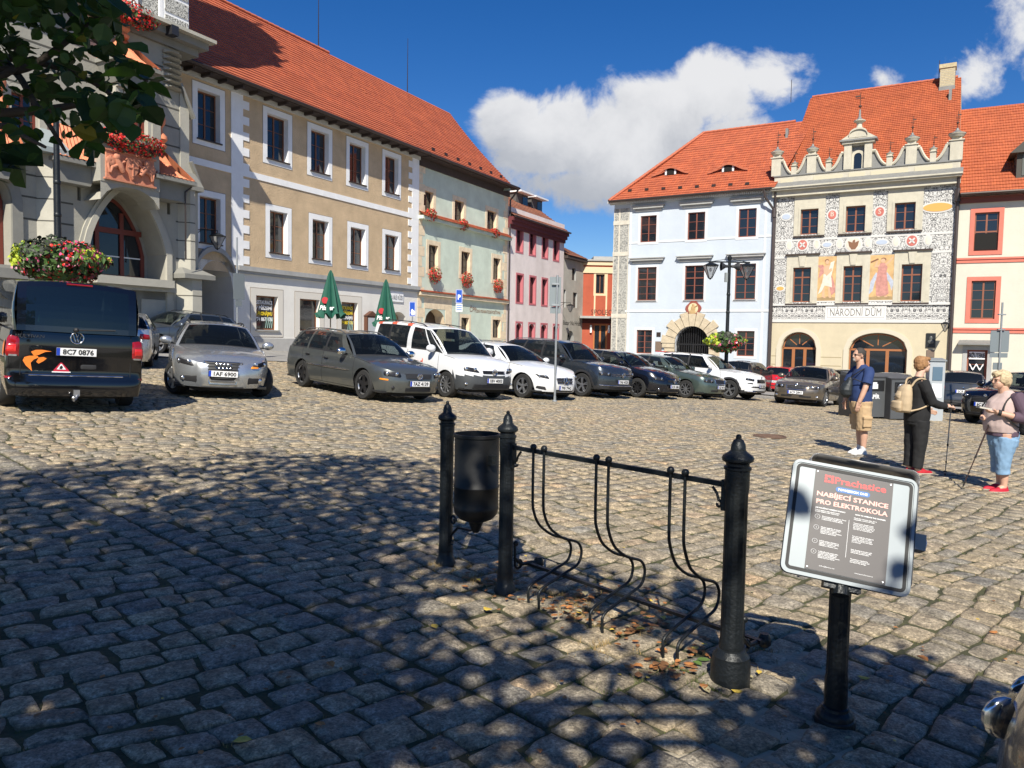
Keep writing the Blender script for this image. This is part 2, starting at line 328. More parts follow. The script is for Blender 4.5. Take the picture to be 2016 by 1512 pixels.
# the double line of larger square setts
st=[]
for row in (-1,1):
    tt=-14.0
    while tt<26:
        l=rng.uniform(.19,.26); c0=s0+sA*tt+sN*(.0 if row>0 else -.222); 
        p=[c0+sN*.012+sA*.01,c0+sN*.21+sA*.01,c0+sN*.21+sA*(l-.01),c0+sN*.012+sA*(l-.01)]
        p=[q+rng.uniform(-.009,.009,2) for q in p]; m_=sum(p)/4
        if vis(m_[0],m_[1]): st.append(p)
        tt+=l
ST=np.array(st)
if np.cross(CR[0,1]-CR[0,0],CR[0,2]-CR[0,0])<0: CR=CR[:,::-1]
if np.cross(ST[0,1]-ST[0,0],ST[0,2]-ST[0,0])<0: ST=ST[:,::-1]
ALL=np.concatenate([CR,ST]); isst=np.r_[np.zeros(len(CR)),np.ones(len(ST))]
cen=ALL.mean(1)
def build_setts(C,isst,n,name):
    K=len(C); g=np.array({8:[-1,-.94,-.74,-.25,.25,.74,.94,1],5:[-1,-.86,0,.86,1],4:[-1,-.84,.84,1]}[n]); U,V=np.meshgrid(g,g); U=U.ravel(); V=V.ravel()
    # squircle mapping rounds corners
    k=.06
    Us=U*np.sqrt(1-k*V*V*.9); Vs=V*np.sqrt(1-k*U*U*.9)
    w=[(1-Us)*(1-Vs)/4,(1+Us)*(1-Vs)/4,(1+Us)*(1+Vs)/4,(1-Us)*(1+Vs)/4]
    P=sum(C[:,i,None,:]*w[i][None,:,None] for i in range(4))      # K,n*n,2
    edge=np.maximum(np.abs(U),np.abs(V))
    x=P[:,:,0];y=P[:,:,1]
    h=rng.uniform(-.005,.006,K)[:,None]; tx=rng.uniform(-.006,.006,K)[:,None]*U; ty=rng.uniform(-.006,.006,K)[:,None]*V
    dome=.007*(1-(U**2+V**2)*.5)
    if n>5: edge_h=np.where(edge>.99,-.030,np.where(edge>.9,-.006,np.where(edge>.6,-.001,0))); 
    else: edge_h=np.where(edge>.99,-.022,0)
    z=Gv(x,y)+.006+h+tx+ty+dome+edge_h+.007*isst[:,None]
    if n>5:
        z+= .0035*np.sin(x*61+y*17+h*900)*np.cos(y*53-x*23)+rng.uniform(-.0016,.0016,z.shape)
        rad=rng.uniform(-.0035,.0035,z.shape)*(edge>.9); x=x+rad; y=y+rng.uniform(-.0035,.0035,z.shape)*(edge>.9)
    co=np.stack([x,y,z],2).reshape(-1,3).astype(np.float32)
    idx=np.arange(n*n).reshape(n,n); f=np.stack([idx[:-1,:-1],idx[:-1,1:],idx[1:,1:],idx[1:,:-1]],2).reshape(-1,4)
    F=(f[None]+(np.arange(K)*n*n)[:,None,None]).reshape(-1,4)
    me=bpy.data.meshes.new(name); me.vertices.add(len(co)); me.vertices.foreach_set('co',co.ravel())
    me.loops.add(F.size); me.loops.foreach_set('vertex_index',F.ravel().astype(np.int32)); me.polygons.add(len(F)); me.polygons.foreach_set('loop_start',np.arange(0,F.size,4,dtype=np.int32))
    tone=rng.beta(2.2,2.2,K); px_=C.mean(1); tone=np.clip(tone*.85+.08+.08*smnoise(px_[:,0],px_[:,1],.55,1.0)/3*1.6,0,1); tone=np.where(isst>0,np.clip(.15+.25*rng.random(K),0,1),tone)
    a=me.attributes.new('tone','FLOAT','POINT'); a.data.foreach_set('value',np.repeat(tone,n*n).astype(np.float32))
    a=me.attributes.new('rim','FLOAT','POINT'); a.data.foreach_set('value',np.tile(edge**3,K).astype(np.float32))
    me.update(calc_edges=True); me.shade_smooth(); me.materials.append(SETTM)
    o=bpy.data.objects.new(name,me); COL.objects.link(o); o['kind']='structure'; return o
SETTM=sett_mat()
near=cen[:,1]<7.5; mid=(~near)&(cen[:,1]<15); far=cen[:,1]>=15
build_setts(ALL[near],isst[near],8,'paving_setts')
build_setts(ALL[mid],isst[mid],5,'paving_setts')
build_setts(ALL[far],isst[far],4,'paving_setts')
# mortar patch under the sign and post
def poly_patch(name,pts,material,dz,amp,kind='structure',cell=.05,fade=.12):
    P=np.array([(ghit(*p).x,ghit(*p).y) for p in pts]); x0,y0=P.min(0)-.05; x1,y1=P.max(0)+.05
    xs=np.arange(x0,x1,cell); ys=np.arange(y0,y1,cell); X,Y=np.meshgrid(xs,ys)
    ins=np.zeros(X.shape,bool); n=len(P)
    for i in range(n):
        a=P[i];b=P[(i+1)%n]
        c=((a[1]>Y)!=(b[1]>Y))&(X<(b[0]-a[0])*(Y-a[1])/(b[1]-a[1]+1e-9)+a[0]); ins^=c
    d=np.full(X.shape,9.)
    for i in range(n):
        a=P[i];b=P[(i+1)%n]; ab=b-a; t=np.clip(((X-a[0])*ab[0]+(Y-a[1])*ab[1])/(ab@ab),0,1); d=np.minimum(d,np.hypot(X-a[0]-t*ab[0],Y-a[1]-t*ab[1]))
    d=np.where(ins,d,-d)+.03*smnoise(X,Y,11,2.)/3+.02*smnoise(X,Y,31,1.)/3
    Z=Gv(X,Y)+dz+amp*(smnoise(X,Y,9,.4)+smnoise(X,Y,23,1.4)*.5)/3-np.clip(fade-d,0,fade)/fade*.03
    nx=len(xs); fs=[]
    for j in range(len(ys)-1):
        for i in range(nx-1):
            if d[j,i]>-.02: fs.append((j*nx+i,j*nx+i+1,(j+1)*nx+i+1,(j+1)*nx+i))
    me=bpy.data.meshes.new(name); me.from_pydata(np.stack([X.ravel(),Y.ravel(),Z.ravel()],1).tolist(),[],fs); me.materials.append(material); me.shade_smooth()
    o=bpy.data.objects.new(name,me); COL.objects.link(o)
    if kind: o['kind']=kind
    return o
mortar=mat('mortar',(.36,.31,.22),.9,var=.3,vscale=7,bump=.7,bscale=45)
poly_patch('mortar_bed',[(1290,1400),(1440,1300),(1500,1225),(1590,1215),(1700,1330),(1740,1430),(1790,1600),(1180,1600)],mortar,.0005,.007,cell=.02)
# grey asphalt lane behind the parked cars on the left and right
lane=mat('lane_setts',(.27,.26,.245),.85,var=.2,vscale=1.2,bump=.6,bscale=9)
def strip(name,pts,w,dz,m):
    me=MB(); n=len(pts)
    L_=[];Rr=[]
    for i in range(n):
        a=np.array(pts[max(i-1,0)]);b=np.array(pts[min(i+1,n-1)]); d=b-a; d=d/np.linalg.norm(d); nn=np.array([-d[1],d[0]]); p=np.array(pts[i])
        l=p+nn*w/2; r=p-nn*w/2; L_.append((l[0],l[1],G(l[0],l[1])+dz)); Rr.append((r[0],r[1],G(r[0],r[1])+dz))
    me.add(L_+Rr,[(i+n,i+n+1,i+1,i) for i in range(n-1)]); o=me.build(name,m); o['kind']='structure'; return o
strip('side_lane',[(-22,14),(-17.5,20),(-12.5,26),(-7,33),(-1,41),(4,47)],5.0,.036,lane)
strip('side_lane',[(2.0,46),(8,41.5),(14,38),(21,34.5),(30,30),(38,26)],7.0,.040,lane)
# manhole cover
mc=ghit(1515,861); mh=MB(); mh.lathe([(0,.012),(.27,.012),(.27,.02),(.31,.02),(.31,0)],(0,0,0),24); 
for i in range(-3,4): mh.box(-.2,.2,i*.06-.012,i*.06+.012,.01,.02)
o=mh.build('manhole_cover',mat('rust_iron',(.16,.10,.07),.7,.3,var=.3,vscale=20),loc=(mc.x,mc.y,G(mc.x,mc.y)+.012)); tag(o,'round rusty iron manhole cover set in the sunlit cobbles','manhole cover')
# fallen leaves
lm=[mat('dry_leaf_orange',(.42,.17,.05),.7,var=.4,vscale=30),mat('dry_leaf_brown',(.26,.12,.045),.8,var=.4,vscale=30),mat('dry_leaf_yellow',(.60,.42,.07),.6,var=.3,vscale=30),mat('dry_leaf_pale',(.42,.36,.2),.7),mat('weed_green',(.09,.15,.03),.7)]
lf=MB()
def leaf(x,y,s,mi):
    z=G(x,y)+.022+random.random()*.012; a=random.random()*6.3; c,sn=math.cos(a),math.sin(a); cu=random.uniform(-.3,.45)
    pts=[(-.6,0,0),(-.25,.38,cu*.5),(.2,.36,cu*.6),(.62,0,cu*.2),(.2,-.36,cu*.6),(-.25,-.38,cu*.5)]
    lf.add([(x+s*(p[0]*c-p[1]*sn),y+s*(p[0]*sn+p[1]*c),z+s*p[2]) for p in pts],[(0,1,2,3),(0,3,4,5)],mi)
for cx,cy,rx,ry,k in ((1125,1205,45,28,70),(1170,1175,40,18,45),(1235,1245,45,25,60),(1290,1230,35,22,40),(1300,1320,40,30,45),(1360,1290,45,35,45),(1060,1180,50,30,35),(960,1160,60,25,40),(1020,1130,30,15,25),(1270,1190,50,25,25),(1440,1330,40,30,25)):
    for _ in range(int(k*.6)):
        p=ghit(random.gauss(cx,rx*.62),random.gauss(cy,ry*.55)); leaf(p.x,p.y,random.uniform(.02,.05),random.choices([0,1,2,3],[5,8,1,1.3])[0])
for _ in range(130):
    p=ghit(random.uniform(-100,2100),random.triangular(905,1560,1400)); leaf(p.x,p.y,random.uniform(.014,.03),random.choices([0,1,2,3],[3,6,2,2])[0])
for px,py,mi,s in ((477,1473,2,.06),(855,1244,2,.05),(1385,1362,0,.05),(1815,1308,0,.06),(1743,1318,0,.05),(1700,1343,2,.05),(630,1436,0,.04),(650,1322,0,.05),(1178,1392,3,.07),(1060,1402,4,.05),(1955,1252,0,.05),(960,1208,2,.06),(800,1185,3,.04),(370,1080,3,.04),(1385,1308,4,.06),(1372,1318,4,.05)):
    p=ghit(px,py); leaf(p.x,p.y,s,mi)
o=lf.build('fallen_leaves',lm); tag(o,'scattered dry orange and brown leaves on the cobbles','leaves',kind='stuff')
# weeds and dry grass tufts in the joints
gm=[mat('joint_moss',(.10,.12,.035),.9,var=.3,vscale=20),mat('dry_grass',(.32,.22,.09),.9)]
gr=MB()
def tuft(x,y,n,h,mi,sp=.03):
    z=G(x,y)-.004
    for _ in range(n):
        a=random.random()*6.3; r=random.random()*sp; bx=x+r*math.cos(a); by=y+r*math.sin(a); l=h*random.uniform(.5,1.2); d=random.random()*6.3; w=.0025
        gr.add([(bx-w*math.sin(d),by+w*math.cos(d),z),(bx+w*math.sin(d),by-w*math.cos(d),z),(bx+l*.5*math.cos(d),by+l*.5*math.sin(d),z+l)],[(0,1,2)],mi)
for cx,cy,k,mi in ((1110,1180,26,1),(1150,1200,18,1),(960,1140,26,1),(870,1120,14,1),(1180,1280,12,1),(1300,1320,22,0),(1380,1340,25,0),(1180,1350,16,0),(820,1230,16,0),(1000,1420,16,0),(1470,1290,12,1)):
    for _ in range(k*2):
        p=ghit(random.gauss(cx,34),random.gauss(cy,13)); tuft(p.x,p.y,12,.035 if mi else .022,mi)
cc=cen[near]; 
for i in rng.choice(len(cc),min(len(cc),1500)): 
    c=ALL[near][i][rng.integers(4)]; tuft(c[0],c[1],5,.016,0 if random.random()<.7 else 1,.035)
o=gr.build('joint_grass',gm); tag(o,'moss and dry grass growing in the joints of the cobbles','grass',kind='stuff')
# ================================================= BUILDINGS
DA=Vector((.543,1,0)).normalized(); NA=Vector((DA.y,-DA.x,0))           # left row: along, towards the square
DB=Vector((1.672,-1,0)).normalized(); NB=Vector((DB.y,-DB.x,0))          # far row
def frame(P,D,z): 
    """matrix: local x along the facade, local y into the building, local z up"""
    n=Vector((D.y,-D.x,0)); m=Matrix((D,-n,Vector((0,0,1)))).transposed().to_4x4(); m.translation=Vector((P[0],P[1],z)); return m
class B:
    def __init__(s,name,label,cat,P,D,z):
        s.o=thing(name,label,cat); s.M=frame(P,D,z); s.o.matrix_world=s.M; s.Mi=s.M.inverted()
        s.c=s.Mi@C0
    def p(s,px,py,y=0.0):
        """pixel -> (x,z) on the facade plane local y"""
        d=(s.Mi.to_3x3()@ray(px,py)); t=(y-s.c.y)/d.y; q=s.c+d*t; return q.x,q.z
    def r(s,x0,x1,y0,y1,y=0.0):
        """pixel rect -> local rect s0,s1,z0,z1"""
        ym=(y0+y1)/2; xm=(x0+x1)/2
        return s.p(x0,ym,y)[0],s.p(x1,ym,y)[0],s.p(xm,y1,y)[1],s.p(xm,y0,y)[1]
def wall(b,x0,x1,z0,z1,ops,m,name='wall',depth=.3,y=0,rev=None,arches=()):
    """wall with true openings; ops = list of (s0,s1,za,zb); reveals go depth deep"""
    mb=MB(); xs=sorted(set([x0,x1]+[o[0] for o in ops]+[o[1] for o in ops])); zs=sorted(set([z0,z1]+[o[2] for o in ops]+[o[3] for o in ops]))
    xs=[q for q in xs if x0<=q<=x1]; zs=[q for q in zs if z0<=q<=z1]
    for i in range(len(xs)-1):
        for j in range(len(zs)-1):
            cx=(xs[i]+xs[i+1])/2; cz=(zs[j]+zs[j+1])/2
            if any(o[0]<cx<o[1] and o[2]<cz<o[3] for o in ops): continue
            mb.quad((xs[i],y,zs[j]),(xs[i+1],y,zs[j]),(xs[i+1],y,zs[j+1]),(xs[i],y,zs[j+1]))
    for o in ops:
        d=o[4] if len(o)>4 else depth; a,b_,c,e=o[:4]; Y=y+d
        mb.quad((a,y,c),(a,Y,c),(b_,Y,c),(b_,y,c),1); mb.quad((a,y,e),(b_,y,e),(b_,Y,e),(a,Y,e),1)
        mb.quad((a,y,c),(a,y,e),(a,Y,e),(a,Y,c),1); mb.quad((b_,y,c),(b_,Y,c),(b_,Y,e),(b_,y,e),1)
        if len(o)>5:   # arched head: fill the corners
            rise=o[5]; n=14; w=(b_-a)/2; cx=(a+b_)/2; zs_=e-rise; exp=o[6] if len(o)>6 else 1
            arc=[]
            for i in range(n+1):
                t=-1+2*i/n; arc.append((cx+w*t, zs_+rise*(1-abs(t)**(2*exp))**(.5 if exp==1 else .75)))
            for i in range(n):
                (xa,za),(xb,zb)=arc[i],arc[i+1]
                mb.quad((xa,y,za),(xb,y,zb),(xb,y,e),(xa,y,e)); mb.quad((xa,y,za),(xa,Y,za),(xb,Y,zb),(xb,y,zb),1)
    return mb.build(name,[m,rev or m],b.o)
def arcpts(a,b_,zs_,rise,n=16,exp=1):
    w=(b_-a)/2; cx=(a+b_)/2; return [(cx+w*(-1+2*i/n), zs_+rise*(1-abs(-1+2*i/n)**(2*exp))**(.5 if exp==1 else .75)) for i in range(n+1)]
GL=None
wglass=mat('window_glass',(.012,.016,.022),.04,spec=.8); wdark=mat('dark_room',(.008,.007,.006),.9)
def bars(mb,x0,x1,z0,z1,y0,y1,w=.05,cols=2,rows=(1,),thin=.026,fw=None,trans=None):
    fw=fw or w
    mb.box(x0,x0+fw,y0,y1,z0,z1); mb.box(x1-fw,x1,y0,y1,z0,z1); mb.box(x0+fw,x1-fw,y0,y1,z0,z0+fw); mb.box(x0+fw,x1-fw,y0,y1,z1-fw,z1)
    for i in range(1,cols):
        c=x0+(x1-x0)*i/cols; mb.box(c-w*.62,c+w*.62,y0-.004,y1-.004,z0+fw,z1-fw)
    if trans: 
        c=z0+(z1-z0)*trans; mb.box(x0+fw,x1-fw,y0-.008,y1-.002,c-w*.6,c+w*.6)
    for r in rows:
        c=z0+(z1-z0)*r; mb.box(x0+fw,x1-fw,y0+.01,y1-.006,c-thin/2,c+thin/2)
def window(b,s0,s1,z0,z1,fm,depth=.2,cols=2,rows=(.33,.66),trans=None,glass=None,w=.055,sur=None,sill=None,curtain=None,y=0,open_=False,label=None,inner=None):
    mb=MB(); Y=y+depth
    f=None
    bars(mb,s0+.003,s1-.003,z0+.003,z1-.003,Y-.05,Y,w,cols,rows,trans=trans)
    f=mb.build('window',fm,b.o)
    if label: f['label']=label
    g=MB(); g.box(s0+.01,s1-.01,Y-.022,Y-.012,z0+.01,z1-.01); g.build('pane',glass or wglass,f)
    if curtain:
        g=MB(); 
        for a,c in ((s0+.06,s0+.06+(s1-s0)*.3),(s1-.06-(s1-s0)*.3,s1-.06)):
            k=6
            for i in range(k): g.box(a+(c-a)*i/k,a+(c-a)*(i+.72)/k,Y-.009,Y-.004,z0+.06,z1-.06)
        g.build('curtain',curtain,f)
    if sur:
        wd,sm,pr=sur[:3]; g=MB()
        g.box(s0-wd,s0,y-pr,y,z0-wd,z1+wd); g.box(s1,s1+wd,y-pr,y,z0-wd,z1+wd); g.box(s0,s1,y-pr,y,z1,z1+wd); g.box(s0,s1,y-pr,y,z0-wd,z0)
        if len(sur)>3:      # fine outline
            om=sur[3]; e=.03; w2=wd
            for q in ((s0-w2-e,s0-w2,z0-w2-e,z1+w2+e),(s1+w2,s1+w2+e,z0-w2-e,z1+w2+e),(s0-w2,s1+w2,z1+w2,z1+w2+e),(s0-w2,s1+w2,z0-w2-e,z0-w2)): g.box(q[0],q[1],y-pr*.5,y,q[2],q[3],1)
            g.build('surround',[sm,om],f)
        else: g.build('surround',sm,f)
    if sill:
        g=MB(); g.box(s0-.06,s1+.06,y-.09,y+.06,z0-.05,z0+.0); g.build('sill',sill,f)
    return f
def fan_window(b,s0,s1,z0,zs_,z1,fm,depth=.25,lights=3,y=0):
    """door/window with half round fanlight"""
    Y=y+depth; mb=MB(); rise=z1-zs_; w=.07; cx=(s0+s1)/2; hw=(s1-s0)/2
    mb.box(s0,s1,Y-.06,Y,zs_-.07,zs_+.05); mb.box(s0,s0+w,Y-.06,Y,z0,zs_); mb.box(s1-w,s1,Y-.06,Y,z0,zs_); mb.box(s0,s1,Y-.06,Y,z0,z0+.1)
    for i in range(1,lights): c=s0+(s1-s0)*i/lights; mb.box(c-.09,c+.09,Y-.065,Y-.002,z0+.1,zs_-.07)
    a=arcpts(s0+.03,s1-.03,zs_,rise-.03,20)
    for i in range(20):
        (xa,za),(xb,zb)=a[i],a[i+1]; mb.add([(xa,Y-.06,za),(xb,Y-.06,zb),(cx+(xb-cx)*.93,Y-.06,zs_+(zb-zs_)*.93),(cx+(xa-cx)*.93,Y-.06,zs_+(za-zs_)*.93)],[(0,3,2,1)])
    for an in (45,90,135) if hw>.7 else (60,120):
        dx,dz=math.cos(R(an)),math.sin(R(an)); r0=.22*rise; p=Vector((cx+dx*r0*hw/rise,Y-.04,zs_+.05+dz*r0)); q=Vector((cx+dx*hw*.93,Y-.04,zs_+dz*rise*.93)); d=(q-p).normalized(); n=Vector((-d.z,0,d.x))*.03
        mb.quad(p-n,p+n,q+n,q-n)
    f=mb.build('shop_window',fm,b.o)
    g=MB(); g.box(s0+.01,s1-.01,Y-.02,Y-.01,z0,zs_); g.add([(x,Y-.02,z) for x,z in a],[tuple(range(len(a)))[::-1]]); g.build('pane',wglass,f); return f
TILE={}
def tilemat(name,c1,c2,c3):
    if name in TILE: return TILE[name]
    m=bpy.data.materials.new(name); m.use_nodes=True; t=m.node_tree; b=t.nodes['Principled BSDF']; b.inputs['Roughness'].default_value=.75
    uvn=t.nodes.new('ShaderNodeUVMap')
    br=t.nodes.new('ShaderNodeTexBrick'); t.links.new(uvn.outputs[0],br.inputs['Vector']); br.inputs['Scale'].default_value=1; br.inputs['Brick Width'].default_value=.20; br.inputs['Row Height'].default_value=.33; br.inputs['Mortar Size'].default_value=.012
    br.inputs['Color1'].default_value=(*c1,1); br.inputs['Color2'].default_value=(*c2,1); br.inputs['Mortar'].default_value=(*[q*.85 for q in c3],1)
    n=t.nodes.new('ShaderNodeTexNoise'); n.inputs['Scale'].default_value=.7; n.inputs['Detail'].default_value=8; n.inputs['Roughness'].default_value=.7; t.links.new(uvn.outputs[0],n.inputs['Vector'])
    r=t.nodes.new('ShaderNodeMapRange'); r.inputs[1].default_value=.3; r.inputs[2].default_value=.7; r.inputs[3].default_value=.82; r.inputs[4].default_value=1.12; t.links.new(n.outputs[0],r.inputs[0])
    s=t.nodes.new('ShaderNodeVectorMath'); s.operation='SCALE'; t.links.new(br.outputs[0],s.inputs[0]); t.links.new(r.outputs[0],s.inputs['Scale']); t.links.new(s.outputs[0],b.inputs['Base Color'])
    wv=t.nodes.new('ShaderNodeTexWave'); wv.inputs['Scale'].default_value=1/.22/2*.98; t.links.new(uvn.outputs[0],wv.inputs['Vector'])
    bp=t.nodes.new('ShaderNodeBump'); bp.inputs['Strength'].default_value=.5; bp.inputs['Distance'].default_value=.03; t.links.new(wv.outputs['Fac'],bp.inputs['Height']); t.links.new(bp.outputs[0],b.inputs['Normal'])
    TILE[name]=m; return m
def roofplane(b,name,a0,a1,b1,b0,m,row=.33,lift=.035,parent=None,curve=0):
    """stepped tile courses from eave line a0-a1 up to ridge line b0-b1 (a0->b0 left verge)"""
    a0,a1,b1,b0=map(Vector,(a0,a1,b1,b0)); L1=((b0-a0).length+(b1-a1).length)/2; n=max(2,round(L1/row)); nrm=(a1-a0).cross(b0-a0).normalized()
    if nrm.z<0: nrm=-nrm
    vs=[];fs=[];uv=[]
    W0=(a1-a0).length; rr=random.Random(3); K=max(3,int(W0/1.1))
    wv=[[rr.uniform(-.006,.006) for _ in range(K+1)] for _ in range(n+1)]
    for i in range(n):
        for k in range(K):
            t0=i/n; t1=(i+1)/n; u0=k/K; u1=(k+1)/K; f0=k/K; f1=(k+1)/K
            P=lambda t,f: (a0.lerp(b0,t)).lerp(a1.lerp(b1,t),f)-nrm*curve*math.sin(PI*t)
            w0=nrm*(lift+wv[i][k]); w1=nrm*(lift+wv[i][k+1]); o=len(vs)
            vs+=[P(t0,u0)+w0,P(t0,u1)+w1,P(t1,u1)+nrm*.002,P(t1,u0)+nrm*.002,P(t0,u0),P(t0,u1)]
            fs+=[(o,o+1,o+2,o+3),(o+4,o+5,o+1,o)]
            A=u0*W0;Bq=u1*W0;Ca=t0*L1;Cb=t1*L1
            uv+=[(A,Ca),(Bq,Ca),(Bq,Cb),(A,Cb),(A,Ca),(Bq,Ca),(Bq,Ca),(A,Ca)]
    me=bpy.data.meshes.new(name); me.from_pydata([tuple(v) for v in vs],[],fs); ul=me.uv_layers.new(name='UVMap'); ul.data.foreach_set('uv',[q for p in uv for q in p]); me.materials.append(m); me.update()
    o=bpy.data.objects.new(name,me); COL.objects.link(o); o.parent=parent or b.o; return o
tile_o=tilemat('orange_tiles',(.52,.13,.05),(.40,.095,.042),(.30,.08,.042))
tile_old=tilemat('old_tiles',(.42,.17,.09),(.30,.12,.07),(.22,.10,.07))
tile_b=tilemat('orange_plain_tiles',(.46,.115,.042),(.38,.09,.036),(.4,.1,.03))
white=mat('white_trim',(.82,.82,.82),.8,var=.06,vscale=2,bump=.2,bscale=30,stain=.12)
brownwood=mat('brown_window_wood',(.20,.075,.032),.5,var=.15,vscale=8)
redwood=mat('red_window_wood',(.26,.055,.03),.5)
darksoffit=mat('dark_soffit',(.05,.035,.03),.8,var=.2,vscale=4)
gutter=mat('gutter_metal',(.06,.045,.04),.4,.5)
pipe_m=mat('downpipe_metal',(.075,.06,.058),.45,.4)
greym=mat('grey_moulding',(.36,.36,.35),.8,var=.12,vscale=2,stain=.3)
Gs=lambda b,s: 0
# ---------------- 1 brown house
P=Vector((-10.5,34,0)); zb=G(-10.5,34)
def mk(name,label,cat,off=0,D=DA,P0=None):
    n=Vector((D.y,-D.x,0)); q=(P0 or P)+n*off; return B(name,label,cat,(q.x,q.y),D,zb if D is DA else G(q.x,q.y))
b=mk('town_house','long ochre brown plaster house with white quoins and a white ground floor','building')
brown=mat('ochre_plaster',(.54,.40,.25),.9,var=.15,vscale=1.3,bump=.9,bscale=14,stain=.28)
gfw=mat('limewash_wall',(.74,.715,.66),.9,var=.07,vscale=.8,bump=.3,bscale=10,stain=.28)
x0=b.p(340,300)[0]; x1=b.p(824,400)[0]
ztop=b.p(590,229)[1]; zb1=b.p(640,564)[1]      # cornice underside / ground floor ledge underside
zl0,zl1=b.p(640,556)[1],b.p(640,543)[1]
WU=[(389,433,186,277),(526,567,231,316),(612,647,260,340),(688,719,282,361),(758,784,304,381)]
WL=[(393,434,391,477),(531,566,417,500),(615,647,434,511),(690,719,449,521),(758,784,461,532)]
ops=[];rects=[]
for q in WU+WL: r_=b.r(*q); rects.append(r_); ops.append((*r_,.32))
# even heights per storey
for k in (0,5):
    za=sum(r_[2] for r_ in rects[k:k+5])/5; zc=sum(r_[3] for r_ in rects[k:k+5])/5
    for i in range(k,k+5): rects[i]=(rects[i][0],rects[i][1],za,zc); ops[i]=(*rects[i],.32)
zg=-2.2
wall(b,x0,x1,zl0,ztop+.9,ops,brown,'wall',rev=white)
GW=[(504,547,581,644),(590,629,589,652),(672,704,597,658)]
gr_=[b.r(*q) for q in GW]; za=sum(r_[2] for r_ in gr_)/3; zc=sum(r_[3] for r_ in gr_)/3
gr_=[(r_[0],r_[1],za,zc) for r_ in gr_]
dr=b.r(768,800,614,680); ddoor=(dr[0],dr[1],zg,dr[3],.5,.55)
pa=b.r(389,460,504,640); pas=(pa[0],pa[1],zg,b.p(425,513)[1],6.0,1.25)
wall(b,x0,x1,zg,zl0,[(*r_,.3) for r_ in gr_]+[ddoor,pas],gfw,'ground_floor_wall',rev=gfw)
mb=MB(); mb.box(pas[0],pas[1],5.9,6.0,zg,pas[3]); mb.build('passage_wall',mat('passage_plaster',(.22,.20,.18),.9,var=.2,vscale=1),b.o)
outl=mat('grey_outline',(.30,.25,.2),.8)
for i,r_ in enumerate(rects): 
    window(b,*r_,brownwood,.30,2,(.33,.66),sur=(.24,white,.014,outl),sill=gutter,curtain=white if i in (1,2,3,6,7) else None)
for i,r_ in enumerate(gr_):
    window(b,*r_,brownwood,.26,1,(),sur=(.3,mat('cream_band',(.66,.62,.55),.85),.014,outl),sill=greym)
# shop lettering in the ground floor windows
yel=mat('yellow_letters',(.85,.62,.02),.6); wht=mat('white_letters',(.8,.8,.8),.6); vinyl=mat('green_stripes',(.35,.55,.5),.6)
for k,r_ in ((0,gr_[0]),(2,gr_[2])):
    w_=r_[1]-r_[0]; h_=r_[3]-r_[2]; yy_=.21
    gb=MB(); 
    for i in range(4): gb.obox((r_[0]+w_*(.62+.09*i),yy_,r_[2]+h_*.22),(.012,0,0),(0,.004,0),(h_*.03,0,h_*.16))
    gb.build('window_graphic',vinyl,b.o)
    for j,(tx,mm) in enumerate((('RESTAURACE',wht),('V PŘÍZEMÍ',wht),('K PRONÁJMU',yel),('774 867 176',wht))):
        if k==2: mm=yel if j in(0,1,3) else wht
        text_mesh(tx,'lettering',h_*.15,mm,b.o,(r_[0]+w_*.5,yy_-.004,r_[3]-h_*(.24+.165*j)),width=w_*.78,bold=.006)
# quoins, cornice, belts
za,zc=zl1,ztop
for (pxl,pxr,side) in ((455,478,1),(811,823,-1)):
    mb=MB()
    l=b.p(pxl,380)[0]; r=b.p(pxr,380)[0] if side>0 else x1-.004; mb.box(l,r,-.03,0,za,zc)
    n=int((zc-za)/.62); 
    for i in range(n):
        z=za+(zc-za)*(i+.15)/n; h=(zc-za)/n*.52; t=.33
        if side>0: mb.box(r,r+t,-.028,0,z,z+h)
        else: mb.box(l-t,l,-.028,0,z,z+h)
    mb.build('quoins',white,b.o)
mb=MB(); zz0,zz1=b.p(640,387)[1],b.p(640,376)[1]; mb.box(x0,x1,-.034,0,zz0,zz1); mb.build('string_course',white,b.o)
mb=MB(); mb.box(x0,x1,-.12,0,ztop,ztop+.22); mb.box(x0,x1,-.22,0,ztop+.22,ztop+.36); mb.box(x0,x1,-.32,0,ztop+.36,ztop+.55); mb.build('cornice',mat('cornice_cream',(.55,.54,.50),.85,var=.1,vscale=1.5,stain=.3),b.o)
mb=MB(); mb.box(x0+3.0,x1,-.20,0,zl0+.12,zl1); mb.box(x0+3.0,x1,-.12,0,zl0,zl0+.12); mb.build('ledge',greym,b.o)
mb=MB()
ar=arcpts(pas[0]-.35,pas[1]+.12,pas[3]-1.25,1.6,16)
for i in range(16):
    (xa,z_a),(xb,z_b)=ar[i],ar[i+1]; mb.add([(xa,-.16,z_a),(xb,-.16,z_b),(xb,-.16,z_b+.2),(xa,-.16,z_a+.2),(xa,0,z_a),(xb,0,z_b),(xb,0,z_b+.2),(xa,0,z_a+.2)],[(0,1,2,3),(3,2,6,7),(0,4,5,1)])
mb.build('arch_moulding',greym,b.o)
mb=MB(); pz=b.p(600,667)[1]; mb.box(pas[1]+.3,x1,-.05,0,zg,pz); mb.build('plinth',mat('plinth_grey',(.42,.41,.39),.9,var=.12,vscale=2),b.o)
eav=.75; ze=b.p(590,205,-eav)[1]
x2=b.p(1000,430)[0]    # end of the green house
RB=6.6; zr=b.p(831,196,RB)[1]; xrl=x0-3
mb=MB(); mb.box(x0-2,x1,-eav+.05,.02,ze-.05,ze+.03); 
for i in range(int((x1-x0+2)/.8)): mb.box(x0-2+i*.8,x0-1.9+i*.8,-eav+.08,0,ze-.17,ze-.05)
mb.build('soffit',darksoffit,b.o)
